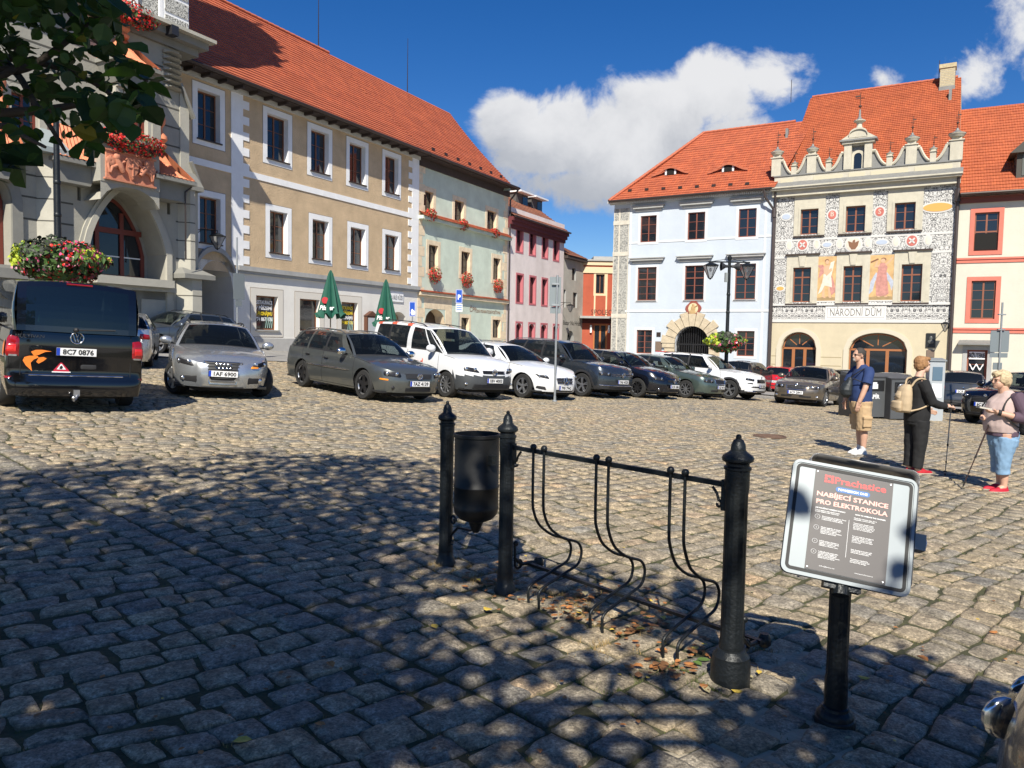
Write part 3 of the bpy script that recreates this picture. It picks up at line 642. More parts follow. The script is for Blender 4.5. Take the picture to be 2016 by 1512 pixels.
mb=MB(); mb.tube([(x0-2,-eav-.05,ze+.03),(x1-.05,-eav-.05,ze+.03)],.085,8); mb.build('gutter',gutter,b.o)
xe=b.p(1009,362,-eav)[0]; xr=b.p(885,213,RB)[0]
def zgut(px,py): return b.p(px,py,-eav)[1]
roofplane(b,'roof',(xrl,-eav,ze+.06),(x1,-eav,ze+.06),(x1,RB,zr),(xrl,RB,zr),tile_o,curve=.15)
mb=MB(); mb.quad((xrl,RB,zr),(x1,RB,zr),(x1,13,ze),(xrl,13,ze)); mb.box(x0-2,x1,6.05,13,zg,ze-.2); mb.box(x0-2,pas[0]-.02,.45,6.0,zg,ze-.2); mb.box(pas[1]+.02,x1,.55,6.0,zg,ze-.2); mb.box(pas[0]-.02,pas[1]+.02,.4,6,pas[3]+.05,ze-.2); mb.build('rear_body',brown,b.o)
mb=MB(); k=int((x1-xrl)/.4)
for i in range(k): mb.tube([(xrl+i*.4,RB,zr+.03),(xrl+i*.4+.42,RB,zr+.05)],.11,6)
mb.build('ridge_tiles',mat('ridge_red',(.42,.12,.06),.8,var=.2,vscale=6),b.o)
for px,py0,py1 in ((627,-30,100),(802,75,181)):
    xx,z1_=b.p(px,py1,RB); z2=b.p(px,py0,RB)[1]; mb=MB(); mb.tube([(xx,RB,zr),(xx,RB,z2)],[.035,.015],6); mb.build('lightning_rod',gutter,b.o)
house1=b; XB1=x1
# ---------------- 2 green house
b=mk('town_house','pale mint green house with cream window frames and six geranium boxes','building')
mint=mat('mint_plaster',(.56,.63,.53),.9,var=.13,vscale=1,bump=.4,bscale=12,stain=.3)
beige=mat('beige_stone',(.74,.60,.42),.88,var=.18,vscale=3,bump=.3,bscale=18)
x0=XB1; x1=x2
WU=[(834,853,376,420),(895,913,397,437),(959,977,415,456)]; WL=[(844,862,483,532),(908,925,495,541),(971,985,509,551)]
G1=[(908,923,625,660),(970,985,630,668)]
def even(rs):
    za=sum(r[2] for r in rs)/len(rs); zc=sum(r[3] for r in rs)/len(rs); return [(r[0],r[1],za,zc) for r in rs]
U=even([b.r(*q) for q in WU]); Lw=even([b.r(*q) for q in WL]); Gw=even([b.r(*q) for q in G1])
zt=b.p(920,352)[1]; dr=b.r(836,876,609,690)
wall(b,x0,x1,zg,zt+.35,[(*q,.28) for q in U+Lw+Gw]+[(dr[0],dr[1],zg,dr[3],.7,.8)],mint,'wall',rev=beige)
mb=MB(); mb.box(dr[0],dr[1],.66,.7,zg,dr[3]); mb.build('door',mat('dark_brown_door',(.06,.035,.02),.6),b.o)
for i,q in enumerate(U+Lw): window(b,*q,mat('dark_window_wood',(.055,.03,.02),.5),.26,2,(.36,.68),sur=(.26,beige,.016),curtain=white if i in(0,1) else None)
for q in Gw: window(b,*q,mat('dark_window_wood',(.055,.03,.02),.5),.26,1,(.6,),sur=(.22,beige,.016))
for sd in (0,1):
    mb=MB()
    for i in range(22):
        z=zg+(zt-zg)*i/22; h=(zt-zg)/22*.94; w=.62 if i%2 else .38
        mb.box(*((x0+.003,x0+w) if sd==0 else (x1-w,x1-.003)),-.012,0,z,z+h)
    mb.build('quoins',beige,b.o)
mb=MB(); zz=b.p(860,609)[1]; mb.box(x0+.64,dr[0]-.01,-.016,0,zg,zz+.7); mb.box(dr[1]+.01,dr[1]+.7,-.016,0,zg,zz+.7); mb.box(dr[0]-.01,dr[1]+.01,-.016,0,dr[3]+.02,zz+.7)
mb.build('door_surround',beige,b.o)
# tiled ledge between storeys and lower ledge
zl=b.p(915,448)[1]
mb=MB(); mb.prism([(x0,zl-.16),(x1,zl-.16),(x1,zl+.02),(x0,zl+.02)],-.34,0); mb.build('ledge',mint,b.o)
roofplane(b,'tiled_ledge',(x0,-.42,zl),(x1,-.42,zl),(x1,0,zl+.30),(x0,0,zl+.30),tile_o,row=.2)
zl=b.p(915,584)[1]; mb=MB(); mb.box(x0,x1,-.2,0,zl-.18,zl); mb.build('ledge',beige,b.o)
roofplane(b,'tiled_ledge',(x0,-.26,zl),(x1,-.26,zl),(x1,0,zl+.13),(x0,0,zl+.13),tile_o,row=.16)
text_mesh('ČPP','lettering',.42,mat('brown_letters',(.22,.10,.05),.7),b.o,(b.p(931,612)[0],-.01,b.p(931,614)[1]),width=.8)
text_mesh('ČESKÁ PODNIKATELSKÁ POJIŠŤOVNA','lettering',.28,mat('brown_letters',(.22,.10,.05),.7),b.o,(b.p(961,614)[0],-.01,b.p(961,617)[1]),width=3.2)
ge=b.p(920,333,-eav)[1]
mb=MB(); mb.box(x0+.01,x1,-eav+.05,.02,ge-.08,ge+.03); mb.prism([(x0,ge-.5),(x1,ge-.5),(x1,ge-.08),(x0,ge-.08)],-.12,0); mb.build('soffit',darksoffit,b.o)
mb=MB(); mb.tube([(x0,-eav-.05,ge+.03),(x1+.1,-eav-.05,ge+.03)],.085,8); mb.build('gutter',gutter,b.o)
roofplane(b,'roof',(x0,-eav,ge+.06),(xe,-eav,ge+.06),(xr,RB,zr),(x0,RB,zr),tile_o,curve=.15)
mb=MB(); mb.quad((x0,RB,zr),(xr,RB,zr),(xe,13,ge),(x0,13,ge)); mb.add([(xe-.1,-eav,ge-.25),(xe-.1,13,ge-.25),(xr-.1,RB,zr-.35)],[(0,1,2)]); mb.box(x0,x1,.75,13,zg,ge-.2); mb.build('rear_body',mint,b.o)
mb=MB(); 
for i in range(7): 
    t=.055; xx=x0+.9+i*(x1-x0-1.2)/7; yh=-eav+t*(RB+eav)*1.2; zh=ge+.06+t*(zr-ge)*1.2; mb.box(xx,xx+.28,yh,yh+.05,zh,zh+.16)
mb.build('snow_guards',gutter,b.o)
dp=b.p(1000,500)[0]; mb=MB(); z1_=b.p(1003,375)[1]; mb.tube([(dp,-eav,ge),(dp,-.5,ge-.3),(dp,-.12,ge-.7),(dp,-.12,zg)],.06,8); mb.build('downpipe',pipe_m,b.o)
house2=b; X2=x1
# ---------------- 3 pink house
b=mk('town_house','pale pink house with raspberry red window frames and two roof dormers','building')
pink=mat('pink_plaster',(.74,.655,.63),.9,var=.1,vscale=.9,bump=.4,bscale=9,stain=.4)
rasp=mat('raspberry_trim',(.50,.15,.17),.75); raspd=mat('dark_red_cornice',(.13,.025,.03),.8)
x0=X2+.02; x1=b.p(1109,560)[0]
T=even([b.r(*q) for q in ((1017,1029,437,493),(1043,1054,448,500),(1068,1078,457,508),(1090,1100,466,514))])
Mi=even([b.r(*q) for q in ((1017,1029,538,592),(1043,1054,545,597),(1067,1077,551,601),(1091,1100,557,605))])
Lo=even([b.r(*q) for q in ((1016,1027,634,676),(1041,1052,637,679),(1065,1076,640,680),(1089,1099,643,681))])
zt=b.p(1060,447)[1]
wall(b,x0,x1,zg,zt+.8,[(*q,.3) for q in T+Mi]+[(*q,.3,.3) for q in Lo],pink,'wall',rev=rasp)
dk=mat('dark_red_window',(.09,.02,.02),.5)
for q in T+Mi+Lo: window(b,*q,dk,.26,2,(.33,.66),sur=(.13,rasp,.02),w=.07)
ge=b.p(1060,440,-.5)[1]; mb=MB(); mb.box(x0,x1,-.12,0,ge-.75,ge-.5); mb.box(x0,x1,-.28,0,ge-.5,ge-.25); mb.box(x0,x1,-.42,0,ge-.25,ge); mb.build('cornice',raspd,b.o)
mb=MB(); mb.tube([(x0,-.55,ge+.02),(x1,-.55,ge+.02)],.07,8); mb.build('gutter',gutter,b.o)
zr3=b.p(1005,367,5.5)[1]; 
roofplane(b,'roof',(x0,-.5,ge+.04),(x1,-.5,ge+.04),(x1,5.5,zr3),(x0,5.5,zr3),tile_old)
mb=MB(); mb.box(x0,x1,.35,11,zg,ge-.3); mb.quad((x0,5.5,zr3),(x1,5.5,zr3),(x1,11.5,ge),(x0,11.5,ge)); mb.add([(x1,-.4,ge),(x1,11.5,ge),(x1,5.5,zr3)],[(0,1,2)]); mb.build('rear_body',pink,b.o)
for i,(px,py) in enumerate(((1024,392),(1053,402))):
    xx=b.p(px,py,2.4)[0]; z=b.p(px,py,2.4)[1]; mb=MB(); mb.box(xx-1.0,xx+.9,2.2,5,z-.75,z+.35,0); mb.box(xx-1.15,xx+1.05,1.7,5.2,z+.35,z+.47,1); mb.box(xx+.0,xx+.8,2.17,2.2,z-.55,z+.2,2)
    mb.build('dormer',[mat('slate_dark',(.09,.085,.08),.8),white,wglass],b.o)
house3=b; X3=x1
# ---------------- 4 narrow grey house
b=mk('town_house','narrow grey plaster house with a pointed door beside the pink house','building')
x0=X3+.02; x1=b.p(1149,560)[0]; grey=mat('grey_plaster',(.42,.40,.35),.92,var=.15,vscale=1,bump=.5,bscale=8,stain=.4)
ws=[b.r(*q) for q in ((1126,1134,528,552),(1128,1136,576,606),(1109.5,1114,570,605))]
ds=b.r(1116,1130,651,680); zt=b.p(1130,507)[1]
wall(b,x0,x1,zg,zt,[(*q,.25) for q in ws]+[(*ds[:2],zg,ds[3],.4,.8)],grey,'wall',rev=greym)
mb=MB(); mb.box(ds[0],ds[1],.36,.4,zg,ds[3]); mb.build('door',wglass,b.o)
for q in ws: window(b,*q,mat('dark_window_wood',(.055,.03,.02),.5),.2,2,(.5,),w=.08)
zr4=b.p(1108,468,4.5)[1]
roofplane(b,'roof',(x0,-.4,zt),(x1+.3,-.4,zt),(x1-4.5,4.5,zr4),(x0,4.5,zr4),tile_old)
roofplane(b,'roof',(x1+.3,-.4,zt),(x1+.3,9,zt),(x1-4.5,4.5,zr4),(x1-4.5,4.5,zr4),tile_old)
mb=MB(); mb.box(x0,x1,.45,9,zg,zt-.05); mb.build('rear_body',grey,b.o)
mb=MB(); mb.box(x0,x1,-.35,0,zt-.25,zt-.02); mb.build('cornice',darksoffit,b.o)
mb=MB(); mb.tube([(x1+.1,-.3,zt-.1),(x1+.1,-.08,zt-.6),(x1+.1,-.08,zg)],.07,8); mb.build('downpipe',pipe_m,b.o)
text_mesh('Bazar Na Hrázi','lettering',.5,mat('black_letters',(.02,.02,.02),.7),b.o,(b.p(1126,636)[0],-.01,b.p(1126,640)[1]),width=3.4)
house4=b
# ---------------- 5 red house at the end of the lane
DR=Vector((1,.0,0)); q=at(1178,600,64.0); b=B('town_house','brick red house with raised metal lettering over a dark canopy down the lane','building',(q.x,64.0),DR,G(q.x,56))
red=mat('brick_red_plaster',(.38,.085,.045),.9,var=.12,vscale=1,bump=.3,bscale=9,stain=.15); sand=mat('sand_trim',(.68,.52,.34),.85)
x0=b.p(1140,600)[0]; x1=b.p(1216,600)[0]; zt=b.p(1178,514)[1]; w1=b.r(1173,1190,540,578); d1=b.r(1168,1195,638,682)
wall(b,x0,x1,-2,zt,[(*w1,.25),(d1[0],d1[1],-2,d1[3],.25)],red,'wall',rev=sand)
window(b,*w1,mat('brown_window_wood',(.2,.075,.03),.5),.2,2,(),sur=(.18,sand,.02),curtain=white)
zd=d1[2]-1; mb=MB(); bars(mb,d1[0],d1[1],-2,d1[3],.1,.2,.12,2,(.5,)); dd=mb.build('door',mat('orange_wood',(.42,.15,.04),.5),b.o)
mb=MB(); mb.box(d1[0]+.05,d1[1]-.05,.14,.15,-2,d1[3]-.05); mb.build('pane',wglass,dd)
mb=MB(); mb.box(x0,x1,-.12,0,zt-.35,zt); mb.box(x0,x1,-.1,0,zt-1.0,zt-.5); mb.build('cornice',sand,b.o)
mb=MB(); mb.box(b.p(1169,600)[0],b.p(1172,600)[0],-.03,0,b.p(1170,622)[1],w1[3]+.2); mb.box(b.p(1192,600)[0],b.p(1195,600)[0],-.03,0,b.p(1170,622)[1],w1[3]+.2); mb.build('pilasters',sand,b.o)
mb=MB(); zc=b.p(1178,625)[1]; mb.box(x0,x1,-1.0,0,zc-.1,zc+.08); mb.build('canopy',greym,b.o)
mb=MB(); mb.box(x0,x1,-.02,0,d1[3]+.05,zc-.1); mb.build('recess_panel',mat('dark_maroon',(.07,.012,.01),.8),b.o)
text_mesh('SPOLEC','lettering',.62,mat('dark_metal_letters',(.06,.035,.03),.4,.5),b.o,(b.p(1182,617)[0],-.9,b.p(1182,620.5)[1]),width=b.p(1202,617)[0]-b.p(1161,617)[0])
mb=MB(); mb.box(x0+.5,x1,.3,9,-2,zt-.1); mb.box(x0,x1,-.25,9,zt,zt+.12); mb.box(x1-2.0,x1-.2,1,4,zt+.1,zt+.5); mb.build('flat_roof',greym,b.o)
for s_ in (b.p(1163,650)[0],b.p(1198.5,650)[0]):
    mb=MB(); mb.tube([(s_,-.12,b.p(1163,655)[1]),(s_,-.12,b.p(1163,640)[1])],.09,8); mb.build('wall_lamp',white,b.o)
# ---------------- 6 pale blue house
q=at(1237,600,52.9); PB=Vector((q.x,52.9,0))
b=B('town_house','pale blue three storey house with a rusticated stone gateway','building',(PB.x,PB.y),DB,G(PB.x,PB.y)); blue_b=b
bl=mat('pale_blue_plaster',(.49,.545,.61),.88,var=.05,vscale=1,bump=.3,bscale=12,stain=.1)
wtrim=mat('bright_white_trim',(.62,.64,.66),.8); x0=b.p(1207,520)[0]; x1=b.p(1519,500)[0]
Tt=even([b.r(*q) for q in ((1261,1292.5,422,475),(1354,1388,417.6,471.5),(1454,1489,413.6,468))])
Mm=even([b.r(*q) for q in ((1255,1292,525,591),(1348,1386,523,590.5),(1447,1487.5,520,590))])
Gg=even([b.r(*q) for q in ((1253,1283.5,650,697),(1450.5,1485,651,700))])
zt=b.p(1370,391)[1]; ag=b.r(1329,1396.6,642,700); zgb=-2.5
wall(b,x0,x1,zgb,zt+.3,[(*q,.2) for q in Tt+Mm+Gg]+[(ag[0],ag[1],zgb,ag[3],.9,(ag[1]-ag[0])/2)],bl,'wall',rev=wtrim)
bw=mat('brown_window_wood',(.2,.075,.03),.5); bw2=mat('red_brown_window',(.22,.07,.045),.5)
for q in Tt: window(b,*q,bw2,.12,2,(.33,.66),sur=(.16,wtrim,.02),w=.06)
for q in Mm: window(b,*q,bw2,.12,2,(.2,.42,.82),trans=.64,sur=(.14,wtrim,.02),w=.06,sill=greym)
for q in Gg: window(b,*q,bw2,.14,2,(.25,.5,.75),sur=(.16,wtrim,.02),w=.06)
for qs,zz in ((Tt,(1370,403)),(Mm,(1370,509))):
    zc=b.p(*zz)[1]
    for q in qs:
        mb=MB()
        c=(q[0]+q[1])/2; hw=(q[1]-q[0])/2+.5
        mb.box(c-hw+.14,c+hw-.14,-.10,0,zc-.18,zc-.02); mb.box(c-hw,c+hw,-.24,0,zc-.02,zc+.12); mb.box(c-hw-.08,c+hw+.08,-.30,0,zc+.12,zc+.18); mb.build('window_hood',greym,b.o)
mb=MB(); zz=b.p(1370,472)[1]; 
xs_=[x0+.9]+[v for q in Tt for v in (q[0]-.16,q[1]+.16)]+[x1]
for i in range(0,8,2): mb.box(xs_[i],xs_[i+1],-.03,0,zz-.06,zz+.06)
zz=b.p(1370,612)[1]; mb.box(x0+1,x1,-.04,0,zz-.07,zz+.07)
xe_=b.p(1237.5,600)[0]; mb.box(xe_-.05,xe_+.08,-.015,0,zgb,zt); mb.box(x1-.5,x1-.36,-.02,0,zgb,zt)
mb.build('bands',wtrim,b.o)
def sgraffito(name,ink=(.06,.06,.065),ground=(.66,.65,.62),scale=1.2,w=.055,tone=0):
    m=bpy.data.materials.new(name); m.use_nodes=True; t=m.node_tree; b=t.nodes['Principled BSDF']; b.inputs['Roughness'].default_value=.88
    tcn=t.nodes.new('ShaderNodeTexCoord')
    sx=t.nodes.new('ShaderNodeSeparateXYZ'); t.links.new(tcn.outputs['Object'],sx.inputs[0])
    cb=t.nodes.new('ShaderNodeCombineXYZ'); pp=t.nodes.new('ShaderNodeMath'); pp.operation='PINGPONG'; pp.inputs[1].default_value=.62/scale**.3; t.links.new(sx.outputs[0],pp.inputs[0]); t.links.new(pp.outputs[0],cb.inputs[0]); t.links.new(sx.outputs[2],cb.inputs[1])
    def nz(sc,det,dist):
        n=t.nodes.new('ShaderNodeTexNoise'); n.inputs['Scale'].default_value=sc*scale; n.inputs['Detail'].default_value=det; n.inputs['Distortion'].default_value=dist; t.links.new(cb.outputs[0],n.inputs['Vector']); return n.outputs['Fac']
    def M_(op,a,b_=None):
        q=t.nodes.new('ShaderNodeMath'); q.operation=op
        for i,x in enumerate((a,b_)):
            if x is None: continue
            if isinstance(x,(int,float)): q.inputs[i].default_value=x
            else: t.links.new(x,q.inputs[i])
        return q.outputs[0]
    # scrolls: rings round scattered centres broken by a second noise
    vo=t.nodes.new('ShaderNodeTexVoronoi'); vo.inputs['Scale'].default_value=2.1*scale; vo.inputs['Randomness'].default_value=.85; t.links.new(cb.outputs[0],vo.inputs['Vector'])
    dd=M_('ADD',M_('MULTIPLY',vo.outputs['Distance'],15.0),M_('MULTIPLY',nz(3.2,2,.6),7.0))
    ring=M_('ABSOLUTE',M_('SINE',dd))
    r1=t.nodes.new('ShaderNodeMapRange'); r1.inputs[1].default_value=.22; r1.inputs[2].default_value=.50; t.links.new(ring,r1.inputs[0])
    a=M_('ABSOLUTE',M_('SUBTRACT',nz(5.5,2,1.6),.5))
    r2=t.nodes.new('ShaderNodeMapRange'); r2.inputs[1].default_value=w*.4; r2.inputs[2].default_value=w; t.links.new(a,r2.inputs[0])
    k=M_('MULTIPLY',r1.outputs[0],M_('ADD',M_('MULTIPLY',r2.outputs[0],.75),.25))
    mi=t.nodes.new('ShaderNodeMix'); mi.data_type='RGBA'; t.links.new(k,mi.inputs[0]); mi.inputs[6].default_value=(*ink,1); mi.inputs[7].default_value=(*ground,1)
    t.links.new(mi.outputs[2],b.inputs['Base Color']); return m
sg=sgraffito('sgraffito_plaster'); sgfade=sgraffito('faded_sgraffito',(.20,.20,.19),(.44,.43,.39),.8,.06)
b=blue_b
mb=MB(); xl=x0; xw=b.p(1236,560)[0]; zz0,zz1=zgb,b.p(1222,411)[1]
mb.box(x0,xw,-.03,0,zgb,zz1); mb.build('painted_pilaster',sgfade,b.o)
mb=MB()
for py in (439,500,622): z=b.p(1222,py)[1]; mb.box(x0-.03,xw+.02,-.06,0,z-.14,z+.14)
xm=b.p(1217,560)[0]; mb.box(xm-.05,xm+.05,-.045,-.03,zgb,zz1); mb.box(x0,x0+.05,-.045,-.03,zgb,zz1); mb.box(xw-.05,xw,-.045,-.03,zgb,zz1)
mb.build('pilaster_bands',mat('pale_stone',(.56,.52,.44),.85,var=.15,vscale=4),b.o)
# eaves and hipped roof
ev=.55; ze=b.p(1360,383,-ev)[1]
mb=MB(); mb.box(x0-.3,x1,-.1,0,zt,zt+.25); mb.box(x0-.4,x1,-.28,0,zt+.25,ze-.1); mb.build('cornice',mat('pale_cornice',(.55,.55,.53),.8),b.o)
mb=MB(); 
for i in range(int((x1-x0-1)/.13)): mb.box(x0+1+i*.13,x0+1.07+i*.13,-.34,-.28,ze-.22,ze-.1)
mb.build('dentils',wtrim,b.o)
xa=b.p(1199,386,-ev)[0]; 
RH=6.2; xh=b.p(1385,263,RH)[0]; zh=b.p(1385,263,RH)[1]; xg=b.p(1534,247,RH)[0]
roofplane(b,'roof',(xa,-ev,ze),(x1+.15,-ev,ze),(x1+1.1,RH,zh),(xh,RH,zh),tile_o,row=.34,curve=.12)
roofplane(b,'roof',(xa,13,ze),(xa,-ev,ze),(xh,RH,zh),(xh,RH,zh),tile_o,row=.34)
mb=MB(); k=24
for i in range(k):
    p_=Vector((xa,-ev,ze)).lerp(Vector((xh,RH,zh)),i/k); q_=Vector((xa,-ev,ze)).lerp(Vector((xh,RH,zh)),(i+1.1)/k); mb.tube([p_+Vector((0,0,.03)),q_+Vector((0,0,.06))],.11,6)
k=int((x1-xh)/.4)
for i in range(k): mb.tube([(xh+i*.4,RH,zh+.04),(xh+i*.4+.43,RH,zh+.06)],.11,6)
mb.build('ridge_tiles',mat('ridge_red',(.42,.12,.06),.8),b.o)
mb=MB(); mb.tube([(xa,-ev-.06,ze-.02),(x1,-ev-.06,ze-.02)],.08,8); mb.build('gutter',gutter,b.o)
mb=MB(); mb.box(x0+.05,x1,.92,12,zgb,ze-.1); mb.build('rear_body',bl,b.o)
# eyebrow dormers: low curved hoods
for px0,px1,pyb,pyt in ((1284,1353,346,334),(1394,1470,340,325)):
    def onroof(px,py):
        # intersect ray with roof slope
        n_=Vector((0,-(zh-ze),RH+ev)).normalized(); d=b.Mi.to_3x3()@ray(px,py); p0=Vector((xa,-ev,ze)); t=(p0-b.c).dot(n_)/d.dot(n_); return b.c+d*t
    A_=onroof(px0,pyb);C_=onroof(px1,pyb); w_=(C_.x-A_.x)/2; cx=(A_.x+C_.x)/2; y_=A_.y; z_=A_.z+.05; hh=.46
    slope=(zh-ze)/(RH+ev)
    mb=MB(); n=20; tt=[-1+2*i/n for i in range(n+1)]
    f_=[(cx+w_*t_, y_-.12, z_+hh*(.5+.5*math.cos(PI*t_))*1.0) for t_ in tt]
    bk=[(x_, y_+hh*(.5+.5*math.cos(PI*t_))/slope*1.15+.05, zq+.02) for (x_,_,zq),t_ in zip(f_,tt)]
    for i in range(n): mb.quad(f_[i],f_[i+1],bk[i+1],bk[i])
    for i in range(n): # thick front lip
        a=f_[i];c=f_[i+1]; mb.quad((a[0],a[1],a[2]-.14),(c[0],c[1],c[2]-.14),c,a,1)
    for i in range(7,n-7): mb.quad((f_[i][0],y_,z_-.1),(f_[i+1][0],y_,z_-.1),(f_[i+1][0],y_,f_[i+1][2]-.1),(f_[i][0],y_,f_[i][2]-.1),2 if i in(8,9,10,11) else 3)
    mb.build('eyebrow_dormer',[mat('tile_plain',(.5,.14,.05),.8,var=.2,vscale=5),mat('ridge_red',(.42,.12,.06),.8),wdark,wtrim],b.o)
mb=MB()
for i in range(8):
    p_=onroof(1240+i*33,377-i*1.9); mb.box(p_.x-.13,p_.x+.13,p_.y-.03,p_.y+.02,p_.z,p_.z+.16)
mb.build('snow_guards',gutter,b.o)
# stone gateway
st_m=mat('gate_stone',(.50,.42,.30),.9,var=.18,vscale=4,bump=.6,bscale=12)
c=(ag[0]+ag[1])/2; ri=(ag[1]-ag[0])/2; zsp=ag[3]-ri; mb=MB(); nv=11
for i in range(nv):
    a0=PI*i/nv+.012; a1=PI*(i+1)/nv-.012; ro=ri+(.95 if i%2==0 else .72); 
    if i==nv//2: ro+=.1
    pts=[(c-ri*math.cos(a0),zsp+ri*math.sin(a0)),(c-ri*math.cos((a0+a1)/2),zsp+ri*math.sin((a0+a1)/2)),(c-ri*math.cos(a1),zsp+ri*math.sin(a1)),(c-ro*math.cos(a1),zsp+ro*math.sin(a1)),(c-ro*math.cos(a0),zsp+ro*math.sin(a0))]
    mb.prism(pts,-.12-(.02 if i%2 else 0),.01)
mb.box(c-ri-.85,c-ri,-.16,.01,zsp-.28,zsp-.02); mb.box(c+ri,c+ri+.85,-.16,.01,zsp-.28,zsp-.02)
mb.box(c-ri-.7,c-ri,-.1,.01,zgb,zsp-.28); mb.box(c+ri,c+ri+.7,-.1,.01,zgb,zsp-.28)
mb.build('stone_gateway',st_m,b.o)
mb=MB(); ir=mat('black_iron',(.018,.018,.02),.45,.3)
for i in range(15):
    x_=c-ri+ri*2*(i+.5)/15; h=zsp+math.sqrt(max(0,ri*ri-(x_-c)**2)); mb.box(x_-.03,x_+.03,.3,.35,zgb,h)
mb.box(c-ri,c+ri,.28,.36,zsp-.1,zsp); mb.box(c-.06,c+.06,.27,.37,zgb,zsp); gt=mb.build('iron_gate',ir,b.o)
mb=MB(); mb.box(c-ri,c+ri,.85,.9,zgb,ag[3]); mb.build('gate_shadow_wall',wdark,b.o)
# painted cartouche with a seated figure
e=b.r(1351,1380,592,623); cx=(e[0]+e[1])/2; cz=(e[2]+e[3])/2; rw=(e[1]-e[0])/2; rh=(e[3]-e[2])/2
poly=[]
for i in range(32): a=2*PI*i/32; k=1+.07*math.cos(4*a)*1.4; poly.append((cx+rw*k*math.cos(a),cz+rh*k*math.sin(a)))
mb=MB(); mb.prism(poly,-.07,0); cr_=mb.build('cartouche',mat('cartouche_red',(.26,.07,.05),.8),b.o)
mb=MB(); mb.lathe([(0,0),(.001,0),(1,0),(1,-.02),(0,-.02)],(cx,-.075,cz),24,axis='y',sc=(rw*.66,rh*.7)); mb.build('painted_field',mat('cream_paint',(.66,.54,.33),.8,var=.3,vscale=9),cr_)
mb=MB(); fx=mat('figure_ochre',(.45,.30,.14),.8)
mb.ball((cx,-.1,cz+.22),.09,.03,.1); mb.ball((cx,-.1,cz),.16,.03,.2); mb.ball((cx-.05,-.1,cz-.24),.24,.03,.16); mb.tube([(cx+.1,-.11,cz+.1),(cx+.28,-.11,cz+.2)],.04,6); mb.build('painted_figure',fx,cr_)
for q,m_,nm in (((1293.5,1300,655,662),gutter,'house_number_plate'),((1291,1302,673,691),mat('bronze_plaque',(.22,.16,.12),.5,.3),'plaque')):
    e=b.r(*q); mb=MB(); mb.box(e[0],e[1],-.05,0,e[2],e[3]); mb.box(e[0]-.03,e[1]+.03,-.03,0,e[2]-.03,e[3]+.03); mb.build(nm,m_,b.o)
dpx=b.p(1522.5,480)[0]; mb=MB(); mb.tube([(dpx-.55,-.6,ze-.05),(dpx-.5,-.5,ze-.5),(dpx,-.14,ze-1.3),(dpx,-.14,zgb)],.075,8); mb.tube([(dpx,-.14,ze-1.2),(dpx,-.14,ze-1.75)],.13,8); mb.build('downpipe',pipe_m,b.o)
# ---------------- 7 sgraffito house
q=at(1516,600,48.1); PN=Vector((q.x,q.y,0))
b=B('sgraffito_house','scroll painted house with a crested attic and two robed figures on ochre panels','building',(PN.x,PN.y),DB,G(PN.x,PN.y)); nar=b
x0=b.p(1519,500)[0]+.02; x1=b.p(1882,500)[0]; zgn=-2.5
stone=mat('cream_attic_stone',(.52,.485,.39),.85,var=.1,vscale=3,stain=.35); beigew=mat('beige_render',(.54,.475,.335),.88,var=.06,vscale=1.5,bump=.2,bscale=20,stain=.12)
lead=mat('grey_lead',(.22,.22,.21),.6,.2,var=.15,vscale=5)
T=even([b.r(*q) for q in ((1576,1611,412,462),(1665,1703.5,405,456),(1761,1802,399,451.5))])
Mw=even([b.r(*q) for q in ((1560.7,1596,527.5,595),(1659.5,1697,524,594),(1774,1815,519,593))])
zgf=b.p(1700,632)[1]; zc0=b.p(1700,373)[1]
wall(b,x0,x1,zgf,zc0+1.2,[(*q,.24) for q in T+Mw],sg,'wall',rev=stone)
A1=b.r(1538,1606,655.5,730); A2=b.r(1671,1785,655,732); zt_=(A1[3]+A2[3])/2
ra=(A1[1]-A1[0])/2*.95
wall(b,x0,x1,zgn,zgf,[(A1[0],A1[1],zgn+.0,zt_,.35,ra),(A2[0],A2[1],zgn,zt_,.35,ra*1.0)],beigew,'ground_floor_wall',rev=beigew)
ow=mat('chestnut_wood',(.33,.13,.05),.45)
fan_window(b,A1[0],A1[1],zgn+.6,zt_-ra,zt_,ow,.35,3); fan_window(b,A2[0],A2[1],zgn+.6,zt_-ra,zt_,ow,.35,3)
bw3=mat('reddish_window_wood',(.24,.085,.045),.5)
for q in T: window(b,*q,bw3,.2,2,(.33,.66),w=.07)
for q in Mw: window(b,*q,bw3,.2,2,(.25,.5),trans=.72,w=.07)
for q,wq in [(q,.38) for q in T]+[(q,.40) for q in Mw]:
    mb=MB(); up=q in T; hz=.85 if up else .75
    mb.box(q[0]-wq,q[0],-.05,0,q[2]-.1,q[3]+hz); mb.box(q[1],q[1]+wq,-.05,0,q[2]-.1,q[3]+hz); mb.box(q[0],q[1],-.05,0,q[3],q[3]+hz)
    mb.box(q[0]-wq-.08,q[1]+wq+.08,-.16,0,q[3]+hz,q[3]+hz+.09,1); mb.box(q[0]-wq,q[1]+wq,-.12,0,q[2]-.17,q[2]-.08,1)
    mb.box(q[0]-.12,q[0],-.075,-.05,q[2],q[3]+.12); mb.box(q[1],q[1]+.12,-.075,-.05,q[2],q[3]+.12); mb.box(q[0],q[1],-.075,-.05,q[3],q[3]+.12)
    if not up: 
        c=(q[0]+q[1])/2; mb.prism([(c-.14,q[3]+.06),(c+.14,q[3]+.06),(c+.22,q[3]+hz-.05),(c-.22,q[3]+hz-.05)],-.12,-.05)
    mb.build('window_surround',[stone,darksoffit],b.o)
